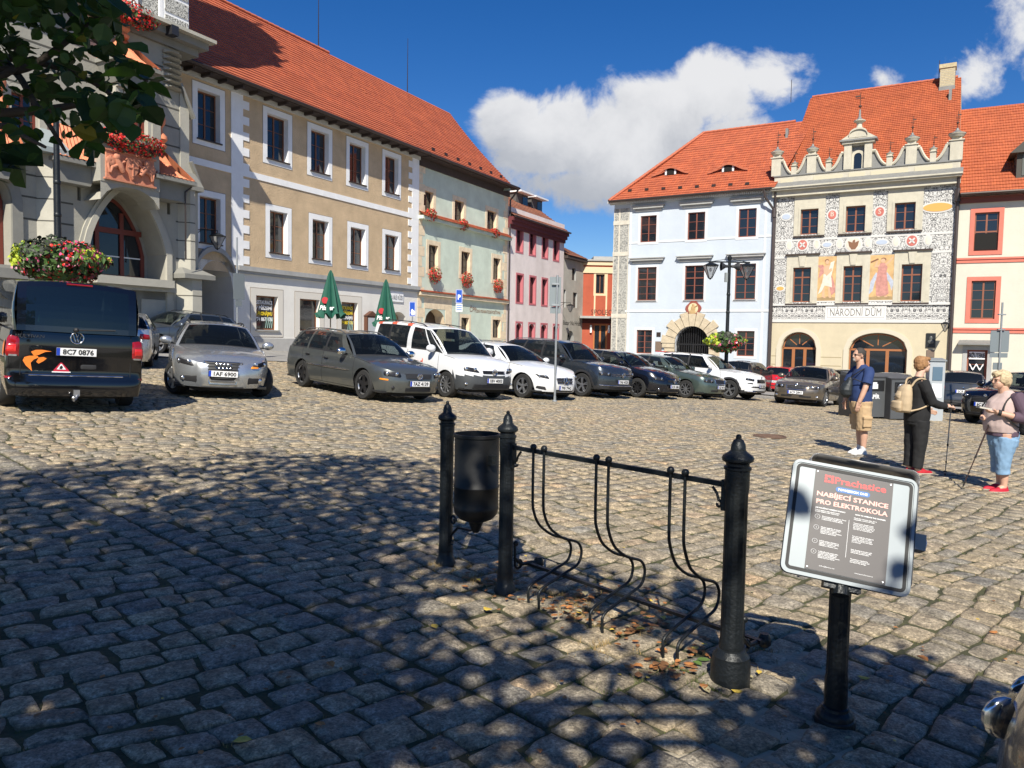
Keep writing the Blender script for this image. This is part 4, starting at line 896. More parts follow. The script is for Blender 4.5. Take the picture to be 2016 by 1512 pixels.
# frames between the painted fields
mb=MB(); tr=mat('white_band',(.60,.59,.565),.85)
for py in (468,503): z=b.p(1700,py-2)[1]; mb.box(x0,x1,-.02,0,z-.07,z+.07)
z=b.p(1700,598)[1]; mb.box(x0,x1,-.1,0,z-.09,z+.05)
z=b.p(1700,631)[1]; mb.box(x0,x1,-.06,0,z-.12,z+.07); 
for pxs in ((1519,1523),(1878,1882)): mb.box(b.p(pxs[0],500)[0],b.p(pxs[1],500)[0],-.015,0,zgf,zc0)
mb.build('bands',tr,b.o)
mb=MB()
for i in range(9):
    z=zgn+.55+i*.52
    for a,c in ((x0+.2,A1[0]-.3),(A1[1]+.3,A2[0]-.4),(A2[1]+.4,x1-.3)):
        if z<zgf-.4: mb.box(a,c,-.006,0,z,z+.045)
mb.build('joint_lines',mat('joint_shadow_paint',(.34,.28,.17),.9),b.o)
mb=MB()
for A in (A1,A2):
    ri=(A[1]-A[0])/2; a=arcpts(A[0]-.03,A[1]+.03,zt_-ra,ra+.03,18); o_=arcpts(A[0]-.3,A[1]+.3,zt_-ra,ra+.28,18)
    for i in range(18): mb.add([(a[i][0],-.06,a[i][1]),(a[i+1][0],-.06,a[i+1][1]),(o_[i+1][0],-.06,o_[i+1][1]),(o_[i][0],-.06,o_[i][1]),(a[i][0],0,a[i][1]),(a[i+1][0],0,a[i+1][1]),(o_[i+1][0],0,o_[i+1][1]),(o_[i][0],0,o_[i][1])],[(0,1,2,3),(3,2,6,7),(0,4,5,1)])
    for xx in (A[0]-.3,A[1]+.03): mb.box(xx,xx+.27,-.06,0,zgn,zt_-ra)
mb.build('arch_surrounds',mat('beige_trim',(.56,.51,.40),.85),b.o)
# painted figures: robed woman panels
och=mat('ochre_fresco',(.58,.37,.17),.85,var=.28,vscale=2.2); skin_f=mat('fresco_skin',(.60,.38,.24),.85); rosef=mat('fresco_rose',(.50,.24,.20),.85,var=.25,vscale=6); bluef=mat('fresco_blue',(.42,.45,.52),.85,var=.2,vscale=6); hairf=mat('fresco_brown',(.22,.11,.06),.85); creamf=mat('fresco_cream',(.66,.60,.50),.85,var=.15,vscale=6); earthf=mat('fresco_earth',(.34,.24,.12),.85,var=.2,vscale=4)
def fresco(px,kind):
    e=b.r(*px); fr=MB(); w_=e[1]-e[0]; h_=e[3]-e[2]
    fr.box(e[0]-.08,e[1]+.08,-.02,0,e[2]-.08,e[3]+.08,0); fr.box(e[0],e[1],-.026,-.02,e[2],e[3],1); o=fr.build('fresco',[tr,och],b.o)
    o['label']='ochre painted panel of a robed figure'+(' holding a column' if kind==0 else ' with raised arm and blue sash')
    P=lambda u,v_:(e[0]+w_*u,e[2]+h_*v_)
    def pol(pts,m_,nm,y=-.03): 
        g=MB(); g.prism([P(*p) for p in pts],y,-.026); g.build(nm,m_,o)
    def ov(u,v_,ru,rv): return [(u+ru*math.cos(2*PI*i/14),v_+rv*math.sin(2*PI*i/14)) for i in range(14)]
    pol([(0.02,0.01),(.98,.01),(.98,.07),(.6,.1),(.3,.08),(.02,.06)],earthf,'painted_ground')
    if kind==0:
        pol([(.35,.62),(.1,.5),(.2,.72),(.05,.8),(.3,.82),(.42,.74)],rosef,'painted_cloak',-.031)
        pol([(.7,.62),(.86,.4),(.95,.2),(.75,.12),(.62,.35)],rosef,'painted_cloak',-.031)
        pol([(.3,.08),(.34,.28),(.42,.3),(.44,.08)],skin_f,'painted_leg',-.033); pol([(.62,.08),(.58,.3),(.66,.3),(.74,.08)],skin_f,'painted_leg',-.033)
        pol([(.36,.62),(.3,.42),(.12,.15),(.28,.2),(.42,.34),(.6,.32),(.76,.3),(.72,.5),(.66,.66)],creamf,'painted_robe',-.035)
        pol([(.36,.6),(.34,.72),(.42,.8),(.6,.8),(.7,.7),(.68,.6)],skin_f,'painted_torso',-.037)
        pol([(.5,.5),(.66,.86),(.84,.9),(.7,.52)],creamf,'painted_column',-.039)
        pol([(.36,.64),(.5,.56),(.74,.68),(.7,.74),(.5,.66),(.4,.72)],skin_f,'painted_arm',-.041)
    else:
        pol([(.3,.62),(.1,.4),(.06,.12),(.2,.2),(.28,.42),(.42,.55)],bluef,'painted_sash',-.031); pol([(.7,.62),(.98,.4),(.9,.2),(.8,.38),(.66,.5)],bluef,'painted_sash',-.031)
        pol([(.36,.64),(.3,.4),(.34,.1),(.5,.08),(.7,.1),(.8,.14),(.74,.4),(.68,.64)],rosef,'painted_robe',-.035)
        pol([(.38,.62),(.36,.76),(.44,.82),(.64,.82),(.72,.72),(.68,.62)],rosef,'painted_torso',-.037)
        pol([(.4,.74),(.22,.72),(.3,.86),(.36,.88),(.32,.77),(.44,.8)],skin_f,'painted_arm',-.039); pol([(.66,.76),(.84,.86),(.92,.93),(.88,.96),(.78,.88),(.62,.8)],skin_f,'painted_arm',-.039)
        pol([(.08,.86),(.36,.93),(.38,.9),(.1,.83)],hairf,'painted_staff',-.041)
    pol(ov(.5 if kind==0 else .54,.87,.085,.048),skin_f,'painted_head',-.043); pol(ov(.49 if kind==0 else .56,.9,.1,.04),hairf,'painted_hair',-.041)
    pol([(.36,.09),(.4,.06),(.5,.06),(.46,.09)],skin_f,'painted_foot',-.043); pol([(.62,.09),(.66,.06),(.78,.06),(.72,.09)],skin_f,'painted_foot',-.043)
fresco((1606.5,1649,505,592),0); fresco((1708.5,1762,502,590.5),1)
# lettering panel
e=b.r(1625,1745,603,628.5); mb=MB(); mb.box(e[0],e[1],-.03,0,e[2],e[3]); pn=mb.build('name_panel',mat('panel_white',(.70,.69,.66),.85),b.o)
mb=MB(); 
for q in ((e[0]+.1,e[1]-.1,e[3]-.12,e[3]-.09),(e[0]+.1,e[1]-.1,e[2]+.09,e[2]+.12),(e[0]+.1,e[0]+.13,e[2]+.12,e[3]-.12),(e[1]-.13,e[1]-.1,e[2]+.12,e[3]-.12)): mb.box(q[0],q[1],-.035,-.03,q[2],q[3])
mb.build('panel_frame',mat('grey_paint_line',(.38,.38,.38),.85),pn)
text_mesh('NÁRODNÍ DŮM','lettering',.62,mat('letter_grey',(.16,.155,.15),.8),b.o,((e[0]+e[1])/2,-.034,e[2]+.2),width=(e[1]-e[0])*.84)
# roundels in the frieze
rd=mat('roundel_red',(.50,.15,.12),.85,var=.2,vscale=9); gb_=mat('cartouche_blue',(.42,.48,.58),.85); orc=mat('cartouche_orange',(.66,.36,.10),.85)
def oval(px,py,rw,rh,m_,nm,ring=True):
    x_,z_=b.p(px,py); g=MB()
    if ring: g.lathe([(0,0),(1,0),(1,-.012),(0,-.012)],(x_,-.012,z_),24,0,'y',(rw+.09,rh+.09))
    g.lathe([(0,0),(1,0),(1,-.016),(0,-.016)],(x_,-.022,z_),24,1,'y',(rw,rh)); return g.build(nm,[tr,m_],b.o)
for px,py in ((1580,482),(1795.5,474)):
    o_=oval(px,py,.27,.30,rd,'painted_roundel'); x_,z_=b.p(px,py); g=MB(); 
    for a in (45,135): g.obox((x_,-.05,z_),(.2*math.cos(R(a)),0,.2*math.sin(R(a))),(0,.008,0),(-.045*math.sin(R(a)),0,.045*math.cos(R(a))))
    g.build('painted_cross',tr,o_)
o_=oval(1680.5,481,.40,.40,creamf,'painted_roundel'); x_,z_=b.p(1680.5,481); g=MB(); g.prism([(x_-.06,z_+.2),(x_+.04,z_+.28),(x_+.1,z_+.2),(x_+.06,z_+.1),(x_+.3,z_+.2),(x_+.24,z_-.1),(x_+.1,z_-.3),(x_-.1,z_-.3),(x_-.24,z_-.1),(x_-.3,z_+.2),(x_-.06,z_+.1)],-.05,-.04); g.build('painted_bird',hairf,o_)
for px,py in ((1554,483),(1608,481),(1653,480),(1709,478),(1764,476),(1827,473)): oval(px,py,.13,.24,creamf,'painted_oval')
for px,py,m_,rw,rh in ((1628.5,482,gb_,.24,.13),(1736,477,gb_,.30,.13),(1548,427,gb_,.24,.16),(1536,568,orc,.22,.12),(1846,408,orc,.72,.24)): oval(px,py,rw,rh,m_,'painted_cartouche')
for px,py in ((1638.5,423),(1732,417)): oval(px,py,.23,.26,rd,'painted_roundel')
text_mesh('B',"lettering",.4,creamf,b.o,(b.p(1638.5,423)[0],-.045,b.p(1638,426)[1])); text_mesh('S','lettering',.4,creamf,b.o,(b.p(1732,417)[0],-.045,b.p(1732,421)[1]))
# cornice, lead ledge and parapet
mb=MB(); za=b.p(1700,368,-.2)[1]; mb.box(x0-.05,x1+.05,-.3,0,zc0-.1,zc0+.25); mb.box(x0-.1,x1+.1,-.55,0,zc0+.25,zc0+.45); zl_=b.p(1700,357,-.6)[1]
mb.box(x0-.15,x1+.15,-.62,0,zc0+.45,zl_,0); mb.add([(x0-.15,-.64,zl_),(x1+.15,-.64,zl_),(x1+.15,-.05,zl_+.45),(x0-.15,-.05,zl_+.45)],[(0,1,2,3)],1)
zp0=zl_+.15; zp1=b.p(1700,334)[1]; mb.box(x0,x1,-.06,.5,zp0,zp1,0); mb.box(x0-.05,x1+.05,-.12,.55,zp1,zp1+.07,1); mb.build('parapet',[stone,lead],b.o)
for a,c in ((1537,1562),(1602,1659),(1671,1703),(1714,1787),(1800,1874)):
    xa_=b.p(a,350)[0]; xc=b.p(c,345)[0]; mb=MB(); mb.box(xa_,xc,-.08,-.06,zp1-.62,zp1-.15); mb.build('parapet_panel',mat('attic_panel',(.56,.51,.37),.85),b.o)
def spire(x,zb_,w,h,big=1):
    """pedestal with moulded cap, lead roof and iron spike"""
    g=MB(); g.box(x-w/2,x+w/2,-.1,.4,zb_,zb_+h*.72); g.box(x-w*.62,x+w*.62,-.16,.46,zb_+h*.72,zb_+h*.76); g.box(x-w*.4,x+w*.4,-.02,.32,zb_+h*.76,zb_+h*.88)
    g.lathe([(w*.55,0),(w*.62,h*.05),(w*.72,h*.1),(w*.72,h*.13)],(x,.15,zb_+h*.88),4 if 0 else 12); g.lathe([(w*.74,0),(w*.42,h*.05),(w*.16,h*.12),(w*.1,h*.2),(.0,h*.22)],(x,.15,zb_+h*1.01),12,1)
    z=zb_+h*1.18; g.tube([(x,.15,z),(x,.15,z+.55*big)],[.03,.02],6,2); g.ball((x,.15,z+.35*big),.07*big,m=2); g.tube([(x,.15,z+.5*big),(x,.15,z+1.0*big)],.015,5,2); g.box(x-.02,x+.16,.14,.16,z+.74*big,z+.82*big,2); g.box(x-.12,x+.12,.14,.16,z+.62*big,z+.64*big,2)
    return g
iron=mat('iron_finial',(.10,.05,.035),.6,.4)
def ped(px,ptop,pbase,w,big=1,nm='attic_pedestal'):
    x,z1_=b.p(px,ptop); h=(z1_-zp1-.07)/1.12; spire(x,zp1+.07,w,h,big).build(nm,[stone,lead,iron],b.o,smooth=30); return x,h
pl=[ped(1530,293,341,.55),ped(1599.5,287,341,.52),ped(1796,265,330,.55),ped(1885,256,320,.62)]
sm=[ped(1564,318,346,.3,.6,'attic_urn'),ped(1632,310,341,.3,.6,'attic_urn'),ped(1752,298,335,.3,.6,'attic_urn'),ped(1838,288,328,.3,.6,'attic_urn')]
# centre aedicule
cx,zt0=b.p(1690,281); wl=b.p(1662,310)[0]; wr=b.p(1717,308)[0]; z0_=zp1+.07; hA=b.p(1690,283)[1]-z0_
g=MB(); nw=(wr-wl); g.box(wl,wl+nw*.27,-.15,.4,z0_,z0_+hA); g.box(wr-nw*.27,wr,-.15,.4,z0_,z0_+hA); g.box(wl+nw*.27,wr-nw*.27,-.05,.4,z0_+hA*.93,z0_+hA)
g.box(wl-.12,wr+.12,-.25,.45,z0_+hA,z0_+hA+.14); g.box(wl-.25,wr+.25,-.35,.5,z0_+hA+.14,z0_+hA+.24,1)
zz=z0_+hA+.24; g.prism([(wl-.25,zz),(wr+.25,zz),(wr-.1,zz+.22),(cx+.45,zz+.36),(cx-.45,zz+.36),(wl+.1,zz+.22)],-.2,.4)
a=arcpts(cx-.5,cx+.5,zz+.30,.34,14); g.prism([(cx+.75,zz+.35)]+[(x,z) for x,z in a[::-1]][1:-1]+[(cx-.75,zz+.35)][::1] if False else [(x,z) for x,z in a],-.28,.4) if False else None
for i in range(14):
    (xa_,z_a),(xb_,z_b)=a[i],a[i+1]; g.add([(xa_,-.3,z_a-.1),(xb_,-.3,z_b-.1),(xb_,-.3,z_b),(xa_,-.3,z_a),(xa_,.4,z_a-.1),(xb_,.4,z_b-.1),(xb_,.4,z_b),(xa_,.4,z_a),(xa_,-.2,zz+.2),(xb_,-.2,zz+.2)],[(0,1,2,3),(3,2,6,7),(0,4,5,1)]); g.quad((xa_,-.22,zz+.1),(xb_,-.22,zz+.1),(xb_,-.22,z_b-.05),(xa_,-.22,z_a-.05))
g.lathe([(.26,0),(.2,.06),(.15,.2),(.15,.34),(.24,.42),(.33,.47),(.33,.52)],(cx,.1,zz+.6),12); g.lathe([(.33,0),(.14,.09),(.07,.22),(.05,.6),(.0,.7)],(cx,.1,zz+1.12),10,1); g.tube([(cx,.1,zz+1.7),(cx,.1,zz+2.75)],.02,5,2); g.ball((cx,.1,zz+1.95),.09,m=2); g.box(cx-.22,cx+.22,.09,.11,zz+2.4,zz+2.43,2); g.box(cx-.28,cx-.02,.09,.11,zz+2.5,zz+2.6,2)
g.build('attic_aedicule',[stone,lead,iron],b.o,smooth=30)
nx0,nx1=wl+nw*.27,wr-nw*.27; g=MB(); g.box(nx0,nx1,.12,.4,z0_,z0_+hA*.93,0); r0=(nx1-nx0)/2*.62; zs2=z0_+hA*.5
ai=arcpts(cx-r0,cx+r0,zs2,r0,12); ao=arcpts(cx-r0-.16,cx+r0+.16,zs2,r0+.16,12)
for i in range(12): g.quad((ai[i][0],.05,ai[i][1]),(ai[i+1][0],.05,ai[i+1][1]),(ao[i+1][0],.05,ao[i+1][1]),(ao[i][0],.05,ao[i][1]),1)
g.box(cx-r0-.16,cx-r0,.04,.12,z0_,zs2,1); g.box(cx+r0,cx+r0+.16,.04,.12,z0_,zs2,1)
g.add([(x,.1,z) for x,z in ai]+[(cx+r0,.1,z0_),(cx-r0,.1,z0_)],[tuple(range(15))[::-1]],2); g.build('attic_niche',[lead,stone,wglass],b.o)
# s curve volutes
def volute(xa_,xb_,ztop_,nm='volute'):
    """from the tall pedestal side xa_ (high) sweeping down to xb_ (low)"""
    g=MB(); n=12; s_=1 if xb_>xa_ else -1; L_=abs(xb_-xa_); h=ztop_-z0_
    cv=[(xa_+s_*L_*(.18+.82*i/n) if i else xa_+s_*L_*.18, 0) for i in range(n+1)]
    cv=[]
    for i in range(n+1):
        a_=PI/2*i/n; cv.append((xb_-s_*(L_*.8)*math.cos(PI/2-a_)*1.0+0 if False else xb_-s_*L_*.78*(1-math.sin(a_)) , z0_+.1+(h-.1)*(1-math.cos(PI/2-a_)) if False else z0_+.1+(h-.1)*(1-math.sin(a_))**1.9))
    poly=[(xa_,z0_),(xb_,z0_)]+cv[::-1]+[(xa_,z0_+h)]
    if s_<0: poly=poly[::-1]
    g.prism(poly,.05,.3,0)
    for i in range(n):
        (x_1,z_1),(x_2,z_2)=cv[i],cv[i+1]; g.tube([(x_1,.0,z_1),(x_2,.0,z_2)],.085,6,1)
    g.tube([(xa_,.0,z0_+h+.02),(xa_+s_*L_*.24,.0,z0_+h+.02)],.1,6,1)
    return g.build(nm,[lead,stone],b.o)
tall=[pl[0][0]+.42,pl[1][0],(wl,wr),pl[2][0],pl[3][0]]; sx=[q[0] for q in sm]
hv=lambda px,py: b.p(px,py)[1]
volute(pl[0][0]+.27,sx[0]-.1,hv(1545,317)); volute(pl[1][0]-.25,sx[0]+.1,hv(1590,310)); volute(pl[1][0]+.25,sx[1]-.1,hv(1610,310)); volute(wl,sx[1]+.1,hv(1652,303)); volute(wr,sx[2]-.1,hv(1725,297)); volute(pl[2][0]-.27,sx[2]+.1,hv(1782,291)); volute(pl[2][0]+.27,sx[3]-.1,hv(1810,290)); volute(pl[3][0]-.3,sx[3]+.1,hv(1870,283))
# big roof
RN=8.0; xl_=b.p(1545,197,RN)[0]; zR=b.p(1545,197,RN)[1]; xr_=b.p(1878,176,RN)[0]; zR2=b.p(1845,162,RN)[1]; zR=(zR+zR2)/2
ze=zp1-.6; xe0=b.p(1541,285,2.5)[0]
roofplane(b,'roof',(x0+.1,.6,ze),(x1-.05,.6,ze),(x1-.35,RN,zR),(x0+.5,RN,zR),tile_b,row=.21)
mb=MB(); mb.box(x0+.03,x1-.03,.55,14,zgn,ze); mb.add([(x0+.1,.6,ze),(x0+.1,15,ze),(x0+.5,RN,zR)],[(0,1,2)]); mb.add([(x1-.05,.6,ze),(x1-.35,RN,zR),(x1-.05,15,ze)],[(0,1,2)]); mb.quad((x0+.5,RN,zR),(x1-.35,RN,zR),(x1,15,ze),(x0,15,ze)); mb.build('rear_body',beigew,b.o)
mb=MB(); k=int((x1-x0-1)/.42)
for i in range(k): mb.tube([(x0+.6+i*.42,RN,zR+.03),(x0+.6+i*.42+.45,RN,zR+.05)],.11,6)
mb.build('ridge_tiles',mat('ridge_red',(.42,.12,.06),.8),b.o)
chb=mat('yellow_brick',(.46,.39,.24),.9,var=.25,vscale=9); e=b.r(1857,1875,131,176,RN-.3); mb=MB(); cxx=(e[0]+e[1])/2; mb.box(cxx-.42,cxx+.42,RN-.9,RN-.1,e[2]-1.0,e[3]-.25); mb.box(cxx-.48,cxx+.48,RN-.96,RN-.04,e[3]-.25,e[3]); 
for i in range(14): 
    z=e[2]-.3+i*(e[3]-e[2])/14; mb.box(cxx-.425,cxx+.425,RN-.905,RN-.1,z,z+.015,1)
mb.build('chimney',[chb,greym],b.o)
mb=MB(); mb.box(cxx-.45,cxx+.45,RN-.93,RN,e[2]-.3,e[2]+.05); mb.build('chimney_flashing',lead,b.o)
for px,py0,py1,yy_ in ((1557,157,197,RN),(1848,119,160,RN-.2)):
    x_,z_=b.p(px,py1,yy_); mb=MB(); mb.tube([(x_,yy_,zR-.1),(x_,yy_,b.p(px,py0,yy_)[1])],.022,5); mb.build('lightning_rod',gutter,b.o)
for px,py in ((1549,271),(1870.5,195)):
    n_=Vector((0,-(zR-ze),RN-.6)).normalized(); d=b.Mi.to_3x3()@ray(px,py); t=(Vector((x0,.6,ze))-b.c).dot(n_)/d.dot(n_); q_=b.c+d*t; mb=MB(); mb.box(q_.x-.08,q_.x+.08,q_.y-.1,q_.y+.3,q_.z-.1,q_.z+.6); mb.build('roof_vent',lead,b.o)
mb=MB(); g_x=b.p(1877,420)[0]; mb.tube([(x1-.05,-.35,zc0+.2),(x1-.05,-.15,zc0-.6),(x1-.05,-.15,zgn)],.085,8); mb.tube([(x1-.05,-.2,zc0-.4),(x1-.05,-.2,zc0-1.1)],.16,8); mb.build('downpipe',pipe_m,b.o)
mb=MB(); dq=b.p(1526,450)[0]; mb.tube([(dq,-.35,zc0+.2),(dq,-.16,zc0-.5),(dq,-.16,zgn)],.075,8); mb.build('downpipe',pipe_m,b.o)
blk=mat('black_plaque',(.02,.022,.022),.35); e=b.r(1823,1842,656,684.5); mb=MB(); mb.box(e[0],e[1],-.06,0,e[2],e[3]); o=mb.build('memorial_plaque',blk,b.o); cx=(e[0]+e[1])/2; cz=(e[2]+e[3])/2; mb=MB(); mb.ball((cx,-.07,cz+.12),.09,.04,.13); mb.ball((cx,-.07,cz-.08),.16,.04,.13); mb.build('relief_bust',mat('plaque_relief',(.09,.095,.09),.4),o)
e=b.r(1824,1840,689,703); mb=MB(); mb.box(e[0],e[1],-.05,0,e[2],e[3]); mb.build('plaque',mat('bronze_plaque',(.22,.16,.12),.5,.3),b.o)
# ---------------- 8 coral trimmed cream house
q=at(1886,600,0+nar.o.location.y) ; ee=nar.M@Vector((x1+.05,0,0)); DC=Vector((math.cos(R(-27.5)),math.sin(R(-27.5)),0))
b=B('town_house','cream house with coral red window frames and a jewellery shop at the right edge','building',(ee.x,ee.y),DC,G(ee.x,ee.y)); 
cream=mat('cream_plaster',(.60,.56,.465),.9,var=.05,vscale=1,bump=.3,bscale=12,stain=.08); coral=mat('coral_trim',(.60,.17,.12),.8,var=.08,vscale=4)
xr=b.p(2120,500)[0]; T=[b.r(1918,1966,418,493.7)]; M2=[b.r(1911,1959.6,552.6,628)]; dz=b.r(1903,1943,689,745)
wv=T[0][1]-T[0][0]; sp_=4.2
T=[(T[0][0]+k*sp_,T[0][1]+k*sp_,*T[0][2:]) for k in range(3)]; M2=[(M2[0][0]+k*sp_,M2[0][1]+k*sp_,*M2[0][2:]) for k in range(3)]
D_=[(dz[0]+k*sp_,dz[1]+k*sp_,zgn,dz[3]) for k in range(3)]
zt=b.p(1950,398)[1]
wall(b,.0,xr,zgn,zt+.6,[(*q,.2) for q in T+M2]+[(*q,.35) for q in D_],cream,'wall',rev=coral)
for q in T: 
    f=window(b,*q,bw3,.14,2,(.8,),trans=.5,sur=(.22,coral,.04),w=.07)
    mb=MB(); mb.box(q[0]+.06,q[1]-.06,.04,.09,q[2]+.06,q[2]+(q[3]-q[2])*.46); mb.build('open_sash',wdark,f)
for q in M2: window(b,*q,bw3,.14,2,(.25,.5,.75),sur=(.22,coral,.04),w=.07,curtain=white)
for i,q in enumerate(D_):
    window(b,q[0],q[1],zgn+.6,q[3],bw3,.3,1,(.84,),sur=(.22,greym,.03),w=.09)
    mb=MB(); mb.box(q[0]-.5,q[1]+.5,-.5,0,q[3]+.28,q[3]+.36); mb.add([(q[0]-.5,-.5,q[3]+.36),(q[1]+.5,-.5,q[3]+.36),(q[1]+.4,0,q[3]+.55),(q[0]-.4,0,q[3]+.55)],[(0,1,2,3)]); mb.build('door_canopy',lead,b.o)
q=D_[0]; mb=MB(); hh=(q[3]-(dz[3]-.0)); mb.box(q[0]+.1,q[1]-.1,.2,.24,q[3]-.52,q[3]-.1); sgn=mb.build('shop_sign',white,b.o)
text_mesh('BIŽUTERIE','lettering',.34,mat('black_letters',(.02,.02,.02),.7),b.o,((q[0]+q[1])/2,.195,q[3]-.43),width=(q[1]-q[0])*.78,bold=.012)
mb=MB()
for i in range(12):
    t0=i/12; t1=(i+1)/12; s_=lambda t:q[3]-.75-.28*(math.sin(PI*2*t)**2) ; xx=lambda t:q[0]+.15+(q[1]-q[0]-.3)*t; mb.quad((xx(t0),.22,s_(t0)-.12),(xx(t1),.22,s_(t1)-.12),(xx(t1),.22,s_(t1)),(xx(t0),.22,s_(t0)))
mb.build('lace_curtain',white,b.o)
for py,h in ((511,.16),(650,.16)): mb=MB(); z=b.p(1950,py)[1]; mb.box(0,xr,-.05,0,z-h,z+.02); mb.box(0,xr,-.1,0,z+.02,z+.12); mb.build('coral_band',coral,b.o)
zeC=b.p(1950,379,-.6)[1]; mb=MB(); mb.box(0,xr,-.15,0,zt,zt+.3); mb.box(0,xr,-.35,0,zt+.3,zeC-.15); mb.build('cornice',mat('maroon_cornice',(.20,.06,.045),.8),b.o)
mb=MB(); mb.tube([(0,-.65,zeC),(xr,-.65,zeC)],.085,8); mb.build('gutter',gutter,b.o)
zrC=b.p(1950,210,7)[1]
roofplane(b,'roof',(-.02,-.6,zeC+.03),(xr,-.6,zeC+.03),(xr,7,zrC),(-.02,7,zrC),tile_b,row=.33)
mb=MB(); mb.box(0.02,xr,.5,14,zgn,zeC-.1); mb.quad((0,7,zrC),(xr,7,zrC),(xr,14,zeC),(0,14,zeC)); mb.add([(.01,-.6,zeC),(.01,7,zrC),(.01,14,zeC)],[(0,1,2)]); mb.build('rear_body',cream,b.o)
n_=Vector((0,-(zrC-zeC),7.6)).normalized(); d=b.Mi.to_3x3()@ray(2000,352); t=(Vector((0,-.6,zeC))-b.c).dot(n_)/d.dot(n_); q_=b.c+d*t
mb=MB(); xd=q_.x; mb.box(xd,xd+1.9,q_.y,q_.y+3,q_.z,q_.z+1.6,0); mb.box(xd-.9,xd-.02,q_.y-.02,q_.y+.02,q_.z-.0,q_.z+.02,0)
mb.prism([(xd-.35,q_.z+1.35),(xd+2.25,q_.z+1.35),(xd+.95,q_.z+2.6)],q_.y-.3,q_.y+3.2,0); mb.box(xd+.25,xd+.9,q_.y-.03,q_.y,q_.z+.15,q_.z+1.3,1); mb.build('dormer',[mat('dormer_dark_wood',(.07,.065,.055),.8),mat('dormer_shutter',(.10,.11,.10),.7)],b.o)
# ---------------- 9 town hall with turret gable
b=mk('town_hall','grey stone town hall with a pointed arch window, balcony relief and little tiled roofs','building',off=1.5)
def blocks(name,col,rowh=.62,lin=(.16,.15,.13)):
    m=mat(name,col,.88,var=.10,vscale=1.6,bump=.35,bscale=14,stain=.18); return m
st=blocks('town_hall_stone',(.345,.33,.28)); stl=mat('town_hall_light_stone',(.43,.41,.345),.88,var=.08,vscale=2,bump=.25,bscale=16,stain=.15); std=mat('town_hall_moulding',(.23,.225,.20),.85,var=.1,vscale=2,stain=.25)
gro=mat('joint_dark',(.09,.085,.07),.9); redw=mat('dark_red_window_wood',(.17,.035,.022),.5); terra=mat('terracotta_relief',(.55,.22,.13),.85,var=.15,vscale=7,bump=.3,bscale=20); rooft=mat('rooflet_tiles',(.68,.24,.12),.75,var=.15,vscale=8)
xL=b.p(-320,300)[0]; xR=b.p(385,400)[0]; zg=-2.2
ZC=b.p(318,88)[1]                     # underside of the main cornice
a0=b.p(172,480)[0]; a1=b.p(325,480)[0]; zap=b.p(250,372)[1]; zsil=b.p(240,545)[1]
b0=b.p(-75,450)[0]; b1=b.p(22,450)[0]; bz1=b.p(0,345)[1]; bz0=b.p(0,520)[1]
up=[b.r(232,290,178,262),b.r(20,75,185,262)]
sl=[b.r(152,159,343,395),b.r(329,335,376,422)]
rise=(a1-a0)*.72
xR0=b.p(354,200)[0]
wall(b,xL,xR0,zg,ZC,[(a0,a1,zsil,zap,1.1,rise,.82),(b0,b1,bz0,bz1,.6,(b1-b0)/2)]+[(*q,.3) for q in up]+[(*q,.35) for q in sl],st,'wall',rev=st)
mb=MB(); mb.box(xL,xR-.3,.9 if 0 else 1.14,12,zg,ZC); mb.build('rear_body',st,b.o)
# ashlar joint lines
mb=MB(); z=zg+.3; i=0
while z<ZC-.2:
    segs=[(xL,b0-.1),(b1+.1,a0-.45),(a1+.45,xR)] if z<max(zap,bz1)+.3 else [(xL,xR)]
    for s_,e_ in segs:
        ok=[(s_,e_)]
        for q in up:
            if q[2]-.2<z<q[3]+.2: ok=[w for (s,e) in ok for w in ((s,min(e,q[0]-.15)),(max(s,q[1]+.15),e)) if w[1]-w[0]>.1]
        for s,e in ok: mb.box(s,min(e,xR0),-.006,0,z,z+.055)
    z+=.66; i+=1
mb.build('joint_lines',gro,b.o)
# arch moulding with two rolls, deep niche window
def archband(mb,x0,x1,zs_,r_,exp,w,y0,y1,n=22,m=0):
    a=arcpts(x0,x1,zs_,r_,n,exp); o=arcpts(x0-w,x1+w,zs_,r_+w,n,exp)
    for i in range(n):
        A=a[i];Bq=a[i+1];C=o[i+1];D=o[i]
        mb.add([(A[0],y0,A[1]),(Bq[0],y0,Bq[1]),(C[0],y0,C[1]),(D[0],y0,D[1]),(A[0],y1,A[1]),(Bq[0],y1,Bq[1]),(C[0],y1,C[1]),(D[0],y1,D[1])],[(0,1,2,3),(3,2,6,7),(0,4,5,1)],m)
mb=MB(); archband(mb,a0+.02,a1-.02,zap-rise,rise-.02,.82,.22,-.10,0); archband(mb,a0+.24 if 0 else a0-.2,a1+.2,zap-rise,rise+.2,.82,.12,-.05,0)
for x_ in (a0-.22,a1): mb.box(x_,x_+.22,-.10,0,zg+.8,zap-rise)
mb.build('arch_moulding',stl,b.o)
w0,w1=a0+.30,a1-.30; zt2=zap-.35; rs=rise*.86
mb=MB(); mb.box(a0,a1,-.5,1.0,zsil-.28,zsil-.02); mb.box(a0+.1,a1+.25,-.28,.6,zsil-.42,zsil-.28); mb.build('window_sill',stl,b.o)
mb=MB(); mb.box(a0-.0,a1,.0,.1,zg,zsil-.4); 
for i in range(2): mb.box(a0+.3+i*1.6,a0+1.6+i*1.6,-.02,0.0,zg+1.2,zsil-.7,0)
mb.build('sill_panels',stl,b.o)
Y=.98; mb=MB(); archband(mb,w0,w1,zt2-rs,rs,.82,-.0 or .12,Y-.08,Y)
zz=zt2-rs; mb.box(w0-.12,w0+.02,Y-.08,Y,zsil,zz); mb.box(w1-.02,w1+.12,Y-.08,Y,zsil,zz)
cx=(w0+w1)/2; wd=w1-w0; tz=zsil+(zt2-zsil)*.62
